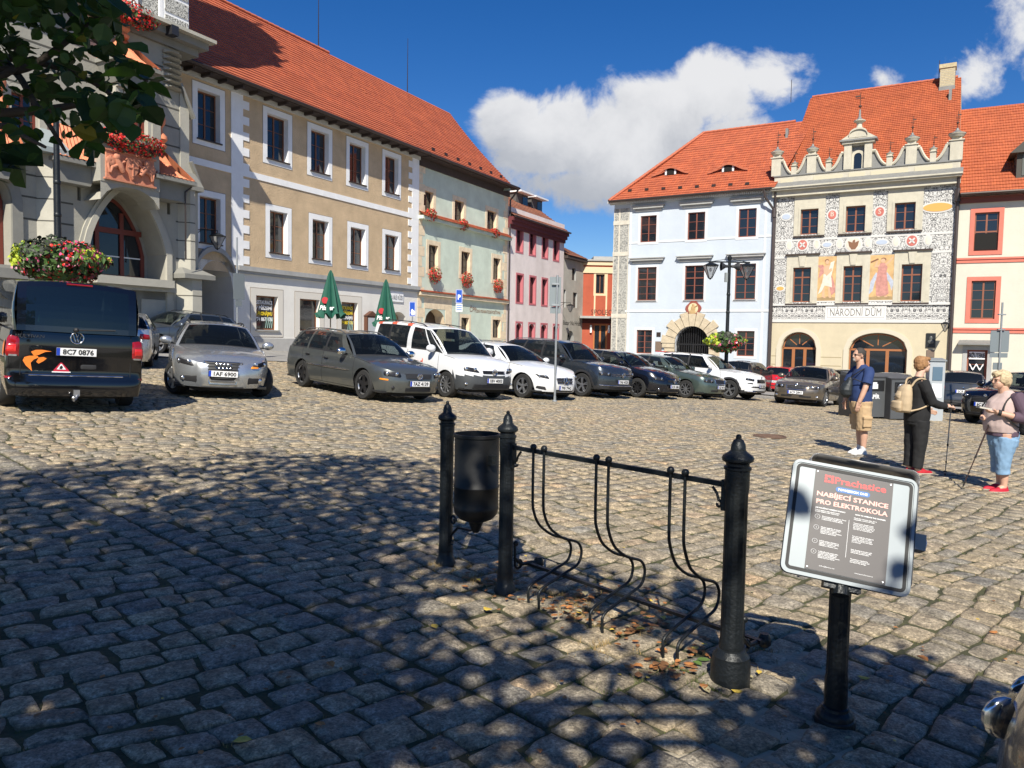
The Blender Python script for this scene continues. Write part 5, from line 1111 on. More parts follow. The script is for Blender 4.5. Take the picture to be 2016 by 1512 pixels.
for f_ in (.27,.67): mb.box(w0+wd*f_-.07,w0+wd*f_+.07,Y-.09,Y-.005,zsil,zt2-.35)
mb.box(w0,w1,Y-.10,Y-.002,tz-.09,tz+.09); mb.box(w0,w1,Y-.07,Y-.012,zsil,zsil+.12); mb.box(w0,w1,Y-.05,Y-.013,zsil+(tz-zsil)*.45,zsil+(tz-zsil)*.45+.04,1)
f=mb.build('arched_window',[redw,white],b.o)
a=arcpts(w0,w1,zt2-rs,rs,20,.82); mb=MB(); mb.add([(x,Y-.03,z) for x,z in a]+[(w1,Y-.03,zsil),(w0,Y-.03,zsil)],[tuple(range(23))[::-1]]); mb.build('pane',wglass,f)
mb=MB(); mb.box(a0,a1,1.0,1.1,zsil-.2,zap); mb.build('niche_back',st,b.o)
# left arched window
Y=.5; mb=MB(); mb.box(b1-.16,b1-.02,Y-.1,Y,bz0,bz1-(b1-b0)/2); mb.box((b0+b1)/2-.08,(b0+b1)/2+.08,Y-.1,Y,bz0,bz1); mb.box(b0,b1,Y-.11,Y-.003,(bz0+bz1)/2+.2,(bz0+bz1)/2+.36); archband(mb,b0+.1,b1-.16,bz1-(b1-b0)/2,(b1-b0)/2-.16,1,.13,Y-.1,Y); f=mb.build('arched_window',redw,b.o)
mb=MB(); mb.box(b0,b1,Y-.03,Y-.02,bz0,bz1); mb.build('pane',wglass,f)
mb=MB(); archband(mb,b0,b1,bz1-(b1-b0)/2,(b1-b0)/2,1,.3,-.09,0); mb.box(b1,b1+.3,-.09,0,bz0,bz1-(b1-b0)/2); mb.box(xL,a0-.4,-.35,0,bz0-.4,bz0-.12); mb.box(xL,a0-.4,-.2,0,bz0-.65,bz0-.4); mb.build('window_moulding',std,b.o)
for q in up: window(b,*q,redw,.2,2,(.35,.7),sur=(.22,stl,.08),w=.07)
for q in sl: mb=MB(); mb.box(q[0],q[1],.28,.3,q[2],q[3]); mb.build('arrow_slit',wdark,b.o)
# corner piers (chamfered)
def pier(px0,px1,ytop,pr,m,z0=zg):
    x0_,x1_=b.p(px0,420)[0],b.p(px1,420)[0]; z1_=b.p((px0+px1)/2,ytop,-pr)[1]; c=.28
    pts=[(x0_,0),(x0_+c,-pr),(x1_-c,-pr),(x1_,0)]
    g=MB(); vs=[(x,y,z0) for x,y in pts]+[(x,y,z1_) for x,y in pts]; g.add(vs,[(0,1,5,4),(1,2,6,5),(2,3,7,6),(4,5,6,7)])
    z=z0+.3
    while z<z1_-.3:
        for i in range(3):
            p_,q_=Vector((*pts[i],z)),Vector((*pts[i+1],z)); n=Vector(((q_-p_).y,-(q_-p_).x,0)).normalized()*.004; g.add([p_+n,q_+n,q_+n+Vector((0,0,.035)),p_+n+Vector((0,0,.035))],[(0,1,2,3)],1)
        z+=.66
    o=g.build('pier',[m,gro],b.o); return x0_,x1_,z1_
x_,xx_,z1_=pier(72,108,300,.4,stl)
mb=MB(); 
def cap(mb,x0,x1,z,pr,h,m=0,e=.18):
    mb.add([(x0-e,.0,z),(x0-e,-pr-e,z),(x1+e,-pr-e,z),(x1+e,0,z),(x0-e,.0,z+.16),(x0-e,-pr-e,z+.16),(x1+e,-pr-e,z+.16),(x1+e,0,z+.16),(x0+.1,0,z+.16+h),(x0+.1,-pr*.3,z+.16+h),(x1-.1,-pr*.3,z+.16+h),(x1-.1,0,z+.16+h)],[(3,2,1,0),(0,1,5,4),(1,2,6,5),(2,3,7,6),(4,5,9,8),(5,6,10,9),(6,7,11,10),(8,9,10,11)],m)
cap(mb,x_,xx_,z1_,.4,.6); mb.build('pier_cap',mat('slate_cap',(.30,.34,.34),.7),b.o)
x_,xx_,z1_=pier(350,385,372,.32,stl)
mb=MB(); cap(mb,x_,xx_,z1_,.32,.5,0,.06); mb.build('pier_cap',std,b.o)
x_,xx_,z2_=pier(347,391,548,.5,stl)
mb=MB(); cap(mb,x_,xx_,z2_,.5,.25); mb.build('pier_cap',std,b.o)
# upper right pilaster of rusticated blocks
x0_,x1_=b.p(320,200)[0],b.p(354,200)[0]; mb=MB(); z=b.p(340,178)[1]; zc=ZC-.05; n=7
for i in range(n): 
    za=z+(zc-z)*i/n; zb_=za+(zc-z)/n-.1; mb.add([(x0_,-.1,za),(x1_,-.1,za),(x1_,-.1,zb_),(x0_,-.1,zb_),(x0_,0,za),(x1_,0,za),(x1_,0,zb_),(x0_,0,zb_),((x0_*.75+x1_*.25),-.28,(za+zb_)/2),((x0_*.25+x1_*.75),-.28,(za+zb_)/2)],[(0,1,9,8),(1,2,9),(2,3,8,9),(3,0,8),(1,5,6,2),(3,2,6,7),(0,4,5,1),(0,3,7,4)])
mb.build('rusticated_pilaster',st,b.o)
# sloping buttress slabs
A1=b.p(350,168);A2=b.p(371,222);A3=b.p(371,322);A4=b.p(388,366)
mb=MB(); mb.prism([(xR0-.02,zg),(A4[0],zg),(A4[0],A4[1]),(A3[0],A3[1]),(A2[0],A2[1]),(xR0-.02,A1[1])],-.04,.9)
for P_,Q_ in ((A1,A2),(A3,A4)):
    p_=Vector((P_[0],0,P_[1]));q_=Vector((Q_[0],0,Q_[1])); d=(q_-p_).normalized(); n=Vector((-d.z,0,d.x)); n=n if n.z>0 else -n
    mb.obox((p_+q_)/2+d*.1+n*.05+Vector((0,.35,0)),d*((q_-p_).length/2+.14),Vector((0,.52,0)),n*.045,1)
mb.build('buttress',[stl,std],b.o)
# main cornice and sgraffito gable above
mb=MB(); xc1=xR+.25; mb.box(xL,xc1-.2,-.15,1,ZC,ZC+.25); mb.box(xL,xc1,-.45,1,ZC+.25,ZC+.5); mb.box(xL,xc1+.15,-.7,1,ZC+.5,ZC+.62,1); mb.build('cornice',[std,stl],b.o)
gw=sgraffito('gable_sgraffito',(.12,.12,.11),(.60,.59,.54),1.6,.06)
zT=ZC+7.5; gx=xR-.1; gy=.25
gable=[(xL,ZC+.62),(gx,ZC+.62),(gx,ZC+3.6),(xR+.25,ZC+4.4),(xR+.25,ZC+6.6),(xR-.1,ZC+8.6),(xR-.1,ZC+10.4),(xR-.6,ZC+11.2),(xR-.8,ZC+13.5),(xR-2.3,ZC+15.5),(xR-3.2,ZC+19.3),(xR-5.5,ZC+20.2),(xR-8,ZC+18),(xL,ZC+12)]  # unseen upper part, outline shaped to cast its shadow on the ochre house roof
mb=MB(); mb.prism(gable,gy,gy+.9); mb.build('stepped_gable',gw,b.o)
for bx,bz,hh in ((xR-.1,ZC+10.6,2.6),(xR-2.0,ZC+15.6,1.9),(xR-5.2,ZC+20.1,2.0)):
    mb=MB(); mb.box(bx-.25,bx+.25,gy,gy+.6,bz-.4,bz+.5); mb.lathe([(.4,0),(.4,.1),(.12,.4),(.05,hh),(0,hh+.1)],(bx,gy+.3,bz+.5),8); mb.build('gable_finial',stl,b.o)
mb=MB()
xq0,xq1=b.p(318,50,gy)[0],gx
for i in range(7):
    za=ZC+.66+i*.62; mb.box(xq0+.08,xq1-.05,gy-.1,gy,za+.04,za+.52,1); mb.box(xq0,xq1,gy-.07,gy,za-.0,za+.62,0)
mb.box(xq0-1.35,xq0-1.2,gy-.08,gy,ZC+.62,ZC+4,0); mb.box(xq0-.12,xq0+.0,gy-.08,gy,ZC+.62,ZC+4,0)
wx=b.p(258,30,gy)[0]; mb.box(wx-1.5,wx-1.35,gy-.1,gy,ZC+.7,ZC+3,0); mb.box(wx+.05,wx+.2,gy-.1,gy,ZC+.7,ZC+3,0)
mb.build('gable_quoins',[white,gw],b.o)
mb=MB(); mb.box(wx-1.35,wx+.05,gy-.04,gy+.0,ZC+.75,ZC+3); mb.build('gable_window',wglass,b.o)
mb=MB(); fx=b.p(336,62,-.5); mb.box(fx[0]-.14,fx[0]+.14,-.75,-.4,fx[1]-.16,fx[1]+.16); mb.build('floodlight',mat('dark_metal',(.04,.04,.045),.4,.4),b.o)
# roof behind the gable and big shadow caster
mb=MB(); mb.prism([(xL,ZC),(xR-.2,ZC),(xR-.2,ZC+3.0),(xR-3.2,ZC+9.6),(xL,ZC+9.6)],1.2,10); mb.build('roof',tile_o,b.o)
# little tiled roofs
def rooflet(x0,x1,y,z0,h,nm='rooflet',hip=.5,finial=True,ax=None):
    g=MB(); n=max(4,int((x1-x0)/.16)); cxx=ax or (x0+x1)/2
    def top(t): # concave sweep
        return z0+h*(t**1.9)
    K=6
    for i in range(n):
        u0=i/n;u1=(i+1)/n
        for k in range(K):
            t0=k/K;t1=(k+1)/K
            def P(u,t,d=0):
                w=(1-t**.75*hip); xx=cxx+(x0+(x1-x0)*u-cxx)*w; return (xx,-y*(1-t)**1.0*1.0-d,top(t))
            um=(u0+u1)/2
            g.add([P(u0,t0),P(um,t0,.07),P(u1,t0),P(u1,t1),P(um,t1,.06),P(u0,t1)],[(0,1,4,5),(1,2,3,4)])
    g.box(x0-.05,x1+.05,-y-.03,0,z0-.16,z0-.03,1); g.prism([(x0+.25,z0-.75),(x1-.25,z0-.75),(x1,z0-.16),(x0,z0-.16)],-y*.7,0,1)
    g.add([(x0,-y,z0),(x0,0,z0),(cxx+(x0-cxx)*(1-hip),0,z0+h)],[(0,1,2)]); g.add([(x1,-y,z0),(cxx+(x1-cxx)*(1-hip),0,z0+h),(x1,0,z0)],[(0,1,2)])
    if finial: g.lathe([(.16,0),(.2,.1),(.10,.16),(.22,.3),(.2,.42),(.08,.55),(.05,.7),(.14,.84),(.17,.98),(.12,1.12),(.03,1.2),(.0,1.5)],(cxx,-.12-.04*y,z0+h-.12),10)
    return g.build(nm,[rooft,std],b.o,smooth=40)
q=b.r(308,383,290,348,-.95); rooflet(q[0],q[1],1.0,b.p(350,350,-.95)[1],b.p(322,283,-.4)[1]-b.p(350,350,-.95)[1],hip=.95,ax=b.p(322,283,-.3)[0])
q=b.r(110,198,270,318,-.6); rooflet(q[0],q[1],.65,b.p(150,312,-.6)[1],1.1,hip=.35,finial=False)
q=b.r(-20,58,270,318,-.6); rooflet(q[0],q[1],.65,b.p(20,300,-.6)[1],1.2,hip=.5)
q=b.r(224,316,75,130,-.9); zr_=b.p(270,122,-.9)[1]; rooflet(q[0],q[1],.95,zr_,1.0,hip=.9)
# oriel below the upper rooflet
q=b.r(228,304,130,270,-.5); mb=MB(); zq=b.p(265,262,-.6)[1]; mb.box(q[0],q[1],-.6,0,zr_-.85,zr_-.5); mb.box(q[0],q[0]+.25,-.5,0,zq,zr_-.6); mb.box(q[1]-.25,q[1],-.5,0,zq,zr_-.6); mb.build('oriel_frame',stl,b.o)
mb=MB(); mb.box(q[0]+.25,q[1]-.25,-.4,-.3,zr_-1.5,zr_-.9); mb.build('oriel_painted_panel',gw,b.o)
mb=MB(); bars(mb,q[0]+.25,q[1]-.25,zq,zr_-1.5,-.3,-.2,.08,3,(.4,.7)); f=mb.build('oriel_window',redw,b.o); mb=MB(); mb.box(q[0]+.25,q[1]-.25,-.22,-.2,zq,zr_-1.5); mb.build('pane',wglass,f)
# balcony with relief
q=b.r(198,314,290,372,-.9); z0_,z1b=b.p(255,366,-.9)[1],b.p(255,278,-.9)[1]
mb=MB(); mb.box(q[0],q[1],-.9,0,z0_,z1b); mb.box(q[0]-.08,q[1]+.08,-1.0,0,z1b,z1b+.14); mb.box(q[0],q[0]+.3,-.98,-.9,z1b,z1b+.75); mb.box(q[1]-.3,q[1],-.98,-.9,z1b,z1b+.75)
n=10
for i in range(n): # corbelled arch under
    t0=-1+2*i/n;t1=-1+2*(i+1)/n; cx=(q[0]+q[1])/2; hw=(q[1]-q[0])/2; f_=lambda t:z0_-.75+.7*math.sqrt(max(0,1-(t*.97)**2)); xa=cx+hw*t0; xb=cx+hw*t1; mb.add([(xa,-.88,f_(t0)),(xb,-.88,f_(t1)),(xb,-.88,z0_),(xa,-.88,z0_),(xa,0,f_(t0)),(xb,0,f_(t1))],[(0,1,2,3),(0,4,5,1)])
mb.build('balcony',st,b.o)
e=b.r(209,303,306,358,-.95); mb=MB(); mb.box(e[0],e[1],-.96,-.9,e[2],e[3]); mb.box(e[0]-.06,e[1]+.06,-1.0,-.9,e[2]-.06,e[2]); mb.box(e[0]-.06,e[1]+.06,-1.0,-.9,e[3],e[3]+.06); rl=mb.build('relief_panel',terra,b.o)
w_=e[1]-e[0]; h_=e[3]-e[2]; cx=(e[0]+e[1])/2; cz=(e[2]+e[3])/2; mb=MB()
mb.prism([(cx-w_*.12,cz+h_*.36),(cx-w_*.12,cz-.05),(cx,cz-h_*.42),(cx+w_*.12,cz-.05),(cx+w_*.12,cz+h_*.36)][::-1],-1.06,-.96); mb.box(cx-w_*.1,cx+w_*.1,-1.09,-1.06,cz+.0,cz+.03); mb.box(cx-.02,cx+.02,-1.09,-1.06,cz-h_*.3,cz+h_*.3)
for s_ in (-1,1):
    X=cx+s_*w_*.3; mb.tube([(X-s_*w_*.12,-1.0,cz-h_*.2),(X-s_*w_*.04,-1.02,cz+h_*.05),(X+s_*.05,-1.02,cz+h_*.25)],[.08,.11,.07],8); mb.ball((X+s_*.02,-1.03,cz+h_*.3),.12,.08,.12); mb.tube([(X,-1.0,cz),(X+s_*w_*.1,-1.0,cz-h_*.1),(X+s_*w_*.14,-1.0,cz-h_*.32)],[.07,.06,.045],8); mb.tube([(X-s_*w_*.02,-1.0,cz+.05),(X-s_*w_*.16,-1.0,cz+h_*.2)],.05,6)
    mb.lathe([(.0,0),(.16,0),(.16,-.06),(.08,-.09),(0,-.06)],(X+s_*w_*.12,-.96,cz+h_*.12),12,0,'y'); mb.tube([(X+s_*w_*.15,-1.0,cz-h_*.3),(X+s_*w_*.18,-1.0,cz+.0),(X+s_*w_*.13,-1.0,cz+h_*.3)],.04,6)
mb.build('relief_figures',terra,rl,smooth=50)
hall=b; hall_bal=(q,z1b)
cr=b.p(372,400)[0]; mb=MB(); z0c,z1c=b.p(362,515)[1],b.p(362,386)[1]; xx=b.p(361,450,-.6)[0]; mb.tube([(xx,-.72,z0c),(xx,-.72,z1c),(xx+.2,-.8,z1c+.2)],.028,6); mb.build('cable_pipe',gutter,b.o)
mb=MB(); xq=b.p(395,640,-.2)[0]; mb.box(xR+.02,xR+.08,-1.2,-.5,b.p(392,700)[1],b.p(392,640)[1]); mb.build('notice_board',mat('brown_board',(.2,.12,.07),.7),b.o)
# ================================================= VEHICLES
def interp(pts,x):
    if x<=pts[0][0]: return pts[0][1]
    for (a,b),(c,d) in zip(pts,pts[1:]):
        if x<=c:
            t=(x-a)/(c-a); return b+(d-b)*t
    return pts[-1][1]
def sinterp(pts,x):
    """monotone cubic-ish smooth interpolation"""
    if x<=pts[0][0]: return pts[0][1]
    if x>=pts[-1][0]: return pts[-1][1]
    n=len(pts)
    for i in range(n-1):
        if x<=pts[i+1][0]:
            x0,y0=pts[i];x1,y1=pts[i+1]; h=x1-x0; t=(x-x0)/h; s=(y1-y0)/h
            def m(j):
                if j==0 or j==n-1: 
                    k=0 if j==0 else n-2; return (pts[k+1][1]-pts[k][1])/(pts[k+1][0]-pts[k][0])
                a=(pts[j][1]-pts[j-1][1])/(pts[j][0]-pts[j-1][0]); b_=(pts[j+1][1]-pts[j][1])/(pts[j+1][0]-pts[j][0])
                return 0 if a*b_<=0 else 2*a*b_/(a+b_)
            m0,m1=m(i),m(i+1); return y0*(2*t**3-3*t**2+1)+h*m0*(t**3-2*t**2+t)+y1*(-2*t**3+3*t**2)+h*m1*(t**3-t**2)
tyre_m=mat('tyre_rubber',(.022,.022,.022),.85); rim_m=mat('alloy_rim',(.50,.51,.53),.3,.85); rimd=mat('dark_alloy',(.03,.03,.033),.4,.5); blackpl=mat('black_plastic',(.022,.022,.024),.6); blackgl=mat('gloss_black',(.008,.008,.009),.12,coat=1); chrome=mat('chrome',(.72,.73,.75),.12,1.0)
seat_m=mat('seat_cloth',(.045,.045,.05),.9); carglass=glassmat('car_glass',(.55,.62,.62),.68); privglass=glassmat('privacy_glass',(.10,.11,.12),.35); lampglass=glassmat('lamp_glass',(.92,.92,.92),.88,.03,(.05,.05,.055)); lampred=mat('tail_lamp_red',(.26,.006,.010),.12,coat=1); lampor=mat('indicator_amber',(.85,.28,.02),.15,coat=1); reflector=mat('lamp_reflector',(.62,.63,.65),.15,.9); plate_w=mat('plate_white',(.78,.78,.78),.45); plate_b=mat('plate_blue',(.01,.05,.42),.5); plate_k=mat('plate_black',(.01,.01,.01),.5); seam_m=mat('panel_gap',(.012,.012,.013),.7); under_m=mat('underbody',(.012,.012,.012),.9)
def paint(name,c,metal=.55,rough=.28): return mat(name,c,rough,metal,coat=.9,spec=.5)
class Car:
    def __init__(s,label,cat='car',L=4.5,W=1.8,H=1.45,fa=.9,wb=2.65,rw=.32,pm=None,belt=None,roof=None,A=(1.35,2.15),D=(4.1,3.55),pil=(),wbt=.80,wrt=.60,cf=.75,cr=.55,nf=3.0,nr=3.4,fp=None,rp=None,crown=.05,hcrown=.055,sill=.2,clad=None,ground_front=None,glass_rear=None,deck=None,bow=.16,rbow=.08,Ra=None,rear_gl=None,flat=.012,rcap=.02,redge=(.93,.035,.95)):
        s.__dict__.update(locals()); s.Ra=Ra or rw+.045; s.w=W/2
        s.root=thing('parked_car' if cat=='car' else cat.replace(' ','_'),label,cat)
        s.x0=fa+wb/2
        # half perimeter samples
        P=[]
        for i in range(17):
            a=PI/2*i/16; P.append((cf*(1-math.cos(a)**(2/nf)), s.w*math.sin(a)**(2/nf)))
        us=[]
        for ua in (fa,fa+wb):
            us+=[ua-s.Ra-.003,ua+s.Ra+.003]+[ua+s.Ra*math.sin(PI*k/16) for k in range(-8,9)]
        us+=[cf+.02+(L-cr-cf-.04)*k/22 for k in range(23)]
        us=sorted(u for u in us if cf+.01<u<L-cr-.01)
        f=[us[0]]
        for u in us[1:]:
            if u-f[-1]>.0025: f.append(u)
        P+=[(u,s.w) for u in f]
        P+=[(L-cr*(1-math.cos(PI/2*i/14)**(2/nr)), s.w*math.sin(PI/2*i/14)**(2/nr)) for i in range(14,-1,-1)]
        P=[(u,y-(flat*((u-L*.48)/(L*.5))**2*4 if y>s.w*.5 else 0)) for u,y in P]
        s.P=P; n=len(P); s.Nn=[]
        for i in range(n):
            a=Vector(P[max(0,i-1)]);b=Vector(P[min(n-1,i+1)]); d=(b-a).normalized(); s.Nn.append(Vector((-d.y,d.x)))  # outward: front -> -u
        s.Nn[0]=Vector((-1,0)); s.Nn[-1]=Vector((1,0))
        s.q=[0]
        for i in range(1,n): s.q.append(s.q[-1]+(Vector(P[i])-Vector(P[i-1])).length)
        s.Q=s.q[-1]
        s.M=MB(); s.body()
    def inset(s,i,z,nv,zt):
        f=max(0,-nv.x); r=max(0,nv.x); sd=max(0,1-f-r) if True else 0
        t=f+r; f2=f*f; r2=r*r; s2=max(0,1-f2-r2)
        zm=.52; side=.055*max(0,(zm-z)/.32)**1.6+(.05)*max(0,(z-.62)/max(.2,zt-.62))**2
        return f2*sinterp(s.fp,z)+r2*sinterp(s.rp,z)+s2*side
    def pt(s,i,z,sg=1,off=0.0,zt=None):
        u,y=s.P[i]; nv=s.Nn[i]; k=s.inset(i,z,nv,zt or s.ztop(u))-off
        return (s.x0-(u-nv.x*k), sg*(y-nv.y*k), z)
    def ptq(s,q,z,off=0.0):
        """point on the skin at signed perimeter distance q from the front centre"""
        sg=1 if q>=0 else -1; q=min(abs(q),s.Q-1e-4)
        import bisect
        i=max(0,bisect.bisect_right(s.q,q)-1); i=min(i,len(s.P)-2); t=(q-s.q[i])/max(1e-6,s.q[i+1]-s.q[i])
        a=Vector(s.pt(i,z,sg,off)); b=Vector(s.pt(i+1,z,sg,off)); return a.lerp(b,t)
    def ptr(s,q,z,off=0.0): 
        return s.ptq((s.Q-abs(q))*(1 if q>=0 else -1),z,off)
    def qu(s,u):
        for i in range(len(s.P)-1):
            if s.P[i][0]<=u<=s.P[i+1][0] and s.P[i][1]>s.w*.5: return s.q[i]+(u-s.P[i][0])/max(1e-6,s.P[i+1][0]-s.P[i][0])*(s.q[i+1]-s.q[i])
        return s.Q/2
    def ptu(s,u,z,sg,off=0.0): return s.ptq(s.qu(u)*sg,z,off)
    def ztop(s,u): return sinterp(s.belt,u)
    def zbot(s,u,y):
        z=s.sill+ (.03 if u<.3 else 0)
        if y>s.w*.6:
            for ua in (s.fa,s.fa+s.wb):
                d=abs(u-ua)
                if d<s.Ra: z=max(z,s.rw+math.sqrt(s.Ra**2-d*d))
        return z
    def body(s):
        mb=s.M; n=len(s.P); K=12
        for sg in (1,-1):
            vs=[];fs=[];ms=[]
            for i,(u,y) in enumerate(s.P):
                zb=s.zbot(u,y); zt=s.ztop(u)
                for k in range(K+1): vs.append(s.pt(i,zb+(zt-zb)*k/K,sg,0,zt))
            for i in range(n-1):
                for k in range(K):
                    a=i*(K+1)+k; q=(a,a+1,a+K+2,a+K+1); q=q if sg>0 else q[::-1]
                    um=(s.P[i][0]+s.P[i+1][0])/2; zmid=(vs[a][2]+vs[a+1][2]+vs[a+K+1][2]+vs[a+K+2][2])/4
                    m=0
                    if s.clad and s.clad(um,zmid,s): m=1
                    fs.append(q); ms.append(m)
            o=len(mb.v); mb.v.extend(vs); mb.f.extend(tuple(x+o for x in q) for q in fs); mb.m.extend(ms)
        # hood and deck
        def cap(idx,hc):
            S=8; rows=[]
            for i in idx:
                u,y=s.P[i]; zt=s.ztop(u); a=s.pt(i,zt,1,0,zt); c=hc*min(1,abs(a[1])/(s.w*.75))**2
                rows.append([(a[0],a[1]*(1-2*j/S),zt+c*(1-(1-2*j/S)**2)) for j in range(S+1)])
            for r0,r1 in zip(rows,rows[1:]):
                for j in range(S): mb.quad(r0[j],r0[j+1],r1[j+1],r1[j],0)
        iA=[i for i in range(n) if s.P[i][0]<=s.A[0]+.12 and i<n//2+99 and s.P[i][0]<s.L*.6]
        cap(iA,s.hcrown)
        iD=[i for i in range(n) if s.P[i][0]>=s.D[0]-.15 and s.P[i][0]>s.L*.5]
        cap(iD,s.rcap)
        # belt ledge
        ii=[i for i in range(n) if s.A[0]-.02<=s.P[i][0]<=s.D[0]+.05]
        for sg in (1,-1):
            for i,j in zip(ii,ii[1:]):
                a=s.pt(i,s.ztop(s.P[i][0]),sg);b=s.pt(j,s.ztop(s.P[j][0]),sg); c=(a[0],a[1]-sg*.09,a[2]+.012);d=(b[0],b[1]-sg*.09,b[2]+.012)
                mb.quad(*((a,b,d,c) if sg<0 else (a,c,d,b)),0)
        s.green()
        s.under()
    def rz(s,u): return sinterp(s.roof,u)
    def yr(s,u): 
        t=(u-s.A[1])/(s.D[1]-s.A[1]); return s.W*.5*s.wrt*1.0*(1-.05*max(0,t)**2-.02*max(0,1-t*2)**2)
    def yb(s,u):
        i=min(range(len(s.P)),key=lambda k:abs(s.P[k][0]-u)+(9 if s.P[k][1]<s.w*.5 else 0)); return s.pt(i,s.ztop(u))[1]-.035
    def bot(s,u,sg): return Vector((s.x0-u,sg*s.yb(u),s.ztop(u)+.005))
    def top(s,u,sg): return Vector((s.x0-u,sg*s.yr(u),s.rz(u)-s.crown))
    def green(s):
        mb=s.M; A,D=s.A,s.D; N_=12
        def ws(sv,v,A,bow_b,bow_t,out):
            zb=s.ztop(A[0])+.005; hb=s.hcrown*.8 if out>0 else s.rcap*.8
            b=Vector((s.x0-A[0]+out*bow_b*(1-sv*sv), sv*s.yb(A[0]), zb+hb*(1-sv*sv)-.01*(1-abs(sv))))
            t=Vector((s.x0-A[1]+out*bow_t*(1-sv*sv), sv*s.yr(A[1]), s.rz(A[1])-s.crown*sv*sv))
            p=b.lerp(t,v); p.z+=.035*math.sin(PI*v); p.x+=out*.02*math.sin(PI*v); return p
        s.ws=ws
        def patch(A,bb,bt,out,nm,glass,edge=.93,vb=.035,vt=.95):
            g=MB(); sv=[-1,-edge]+[-edge+2*edge*i/N_ for i in range(1,N_)]+[edge,1]; vv=[0,vb]+[vb+(vt-vb)*k/6 for k in range(1,6)]+[vt,1]
            for k in range(len(vv)-1):
                for i in range(len(sv)-1):
                    q=[ws(sv[i],vv[k],A,bb,bt,out),ws(sv[i+1],vv[k],A,bb,bt,out),ws(sv[i+1],vv[k+1],A,bb,bt,out),ws(sv[i],vv[k+1],A,bb,bt,out)]
                    if out<0: q=q[::-1]
                    if i==0 or i==len(sv)-2 or k==len(vv)-2: mb.quad(*q,0)
                    elif k==0: mb.quad(*q,2)
                    else: g.quad(*q)
            return g
        s.gw=patch(A,s.bow,.10,1,'windshield',None); s.gr=patch(D,s.rbow,.05,-1,'rear_window',None,*s.redge)
        # roof
        def rf(i,k,n=10,m=14):
            sv=-1+2*i/n; v=k/m; u0=A[1]-.10*(1-sv*sv); u1=D[1]+.05*(1-sv*sv); u=u0+(u1-u0)*v
            um=A[1]+(D[1]-A[1])*v
            z=s.rz(u if .02<v<.98 else u); zc=s.rz(A[1]) if v==0 else (s.rz(D[1]) if v==1 else z)
            return Vector((s.x0-u,sv*s.yr(um),zc-s.crown*sv*sv))
        for k in range(14):
            for i in range(10): mb.quad(rf(i,k),rf(i,k+1),rf(i+1,k+1),rf(i+1,k),0)
        # sides
        nodes=[(A[0],A[1],'p')]+list(s.pil)+[(D[0],D[1],'p')]
        s.gs=[]
        for sg in (1,-1):
            for (b0,t0,ty),(b1,t1,_) in zip(nodes,nodes[1:]):
                K=6; g=MB()
                def S(e,v):
                    p=s.bot(b0+(b1-b0)*e,sg).lerp(s.top(t0+(t1-t0)*e,sg),v); p.y+=sg*.035*math.sin(PI*v); return p
                vv=[0,.07]+[.07+.85*j/5 for j in range(1,5)]+[.92,1]
                for j in range(len(vv)-1):
                    for i in range(K):
                        q=[S(i/K,vv[j]),S((i+1)/K,vv[j]),S((i+1)/K,vv[j+1]),S(i/K,vv[j+1])]
                        if sg>0: q=q[::-1]
                        edge=j in(0,len(vv)-2)
                        if ty in 'gd' and not edge: g.quad(*q,0)
                        else: mb.quad(*q, (2 if (ty=='k' or (ty in 'gd' and j==0)) else 0))
                if ty in 'gd': s.gs.append((g,ty,sg))
    def under(s):
        mb=MB(); mb.box(s.x0-s.L+.25,s.x0-.25,-s.w+.08,s.w-.08,s.sill+.01,s.sill+.05)
        mb.box(s.x0-s.L+.2,s.x0-.22,-s.w*.62,s.w*.62,s.sill-.05,s.sill+.03)
        for ua in (s.fa,s.fa+s.wb):
            for sg in (1,-1):
                n=10; 
                for i in range(n):
                    a0=PI*i/n;a1=PI*(i+1)/n; c=s.x0-ua; r=s.Ra+.004
                    yo=sg*(s.w-.045); yi=sg*(s.w-.36)
                    mb.quad((c+r*math.cos(a0),yo,s.rw+r*math.sin(a0)),(c+r*math.cos(a1),yo,s.rw+r*math.sin(a1)),(c+r*math.cos(a1),yi,s.rw+r*math.sin(a1)),(c+r*math.cos(a0),yi,s.rw+r*math.sin(a0)))
                mb.box(c-s.Ra,c+s.Ra,min(yi,yi+sg*.01),max(yi,yi+sg*.01),s.sill,s.rw+s.Ra)
        s.U=mb
    def finish(s,bodymats,glass_side=None,glass_rear=None,roof_mat=None):
        r=s.root
        s.bodyo=s.M.build('body',bodymats,r,smooth=32); s.U.build('underbody',under_m,r)
        s.gw.build('windshield',carglass,r,smooth=60); s.gr.build('rear_window',glass_rear or privglass,r,smooth=60)
        for g,ty,sg in s.gs: g.build('side_window',(glass_side or carglass) if ty=='g' else (glass_rear or privglass),r,smooth=60)
        # interior
        mb=MB(); zf=.55; bz=s.ztop(s.A[0]); 
        mb.box(s.x0-s.D[0]+.1,s.x0-s.A[0]-.1,-s.w+.16,s.w-.16,.35,.45)
        d0=s.x0-s.A[0]; mb.add([(d0-.05,-s.w+.2,bz-.05),(d0-.05,s.w-.2,bz-.05),(d0-.55,s.w-.2,bz-.03),(d0-.55,-s.w+.2,bz-.03),(d0-.5,s.w-.2,.5),(d0-.5,-s.w+.2,.5)],[(0,1,2,3),(3,2,4,5)])
        hr=s.H-.33
        for ux in (s.A[0]+1.15,s.A[0]+1.98):
            if ux<s.D[0]-.2:
                for y in (-.36,.36):
                    x=s.x0-ux; mb.obox((x,y,hr-.42),(.06,0,-.0),(0,.22,0),(-.07,0,.30)); mb.obox((x-.1,y,hr+.03),(.045,0,0),(0,.12,0),(-.01,0,.09)); mb.obox((x+.28,y,.58),(.28,0,0),(0,.23,0),(0,0,.08))
        mb.build('interior',seat_m,r,smooth=1)
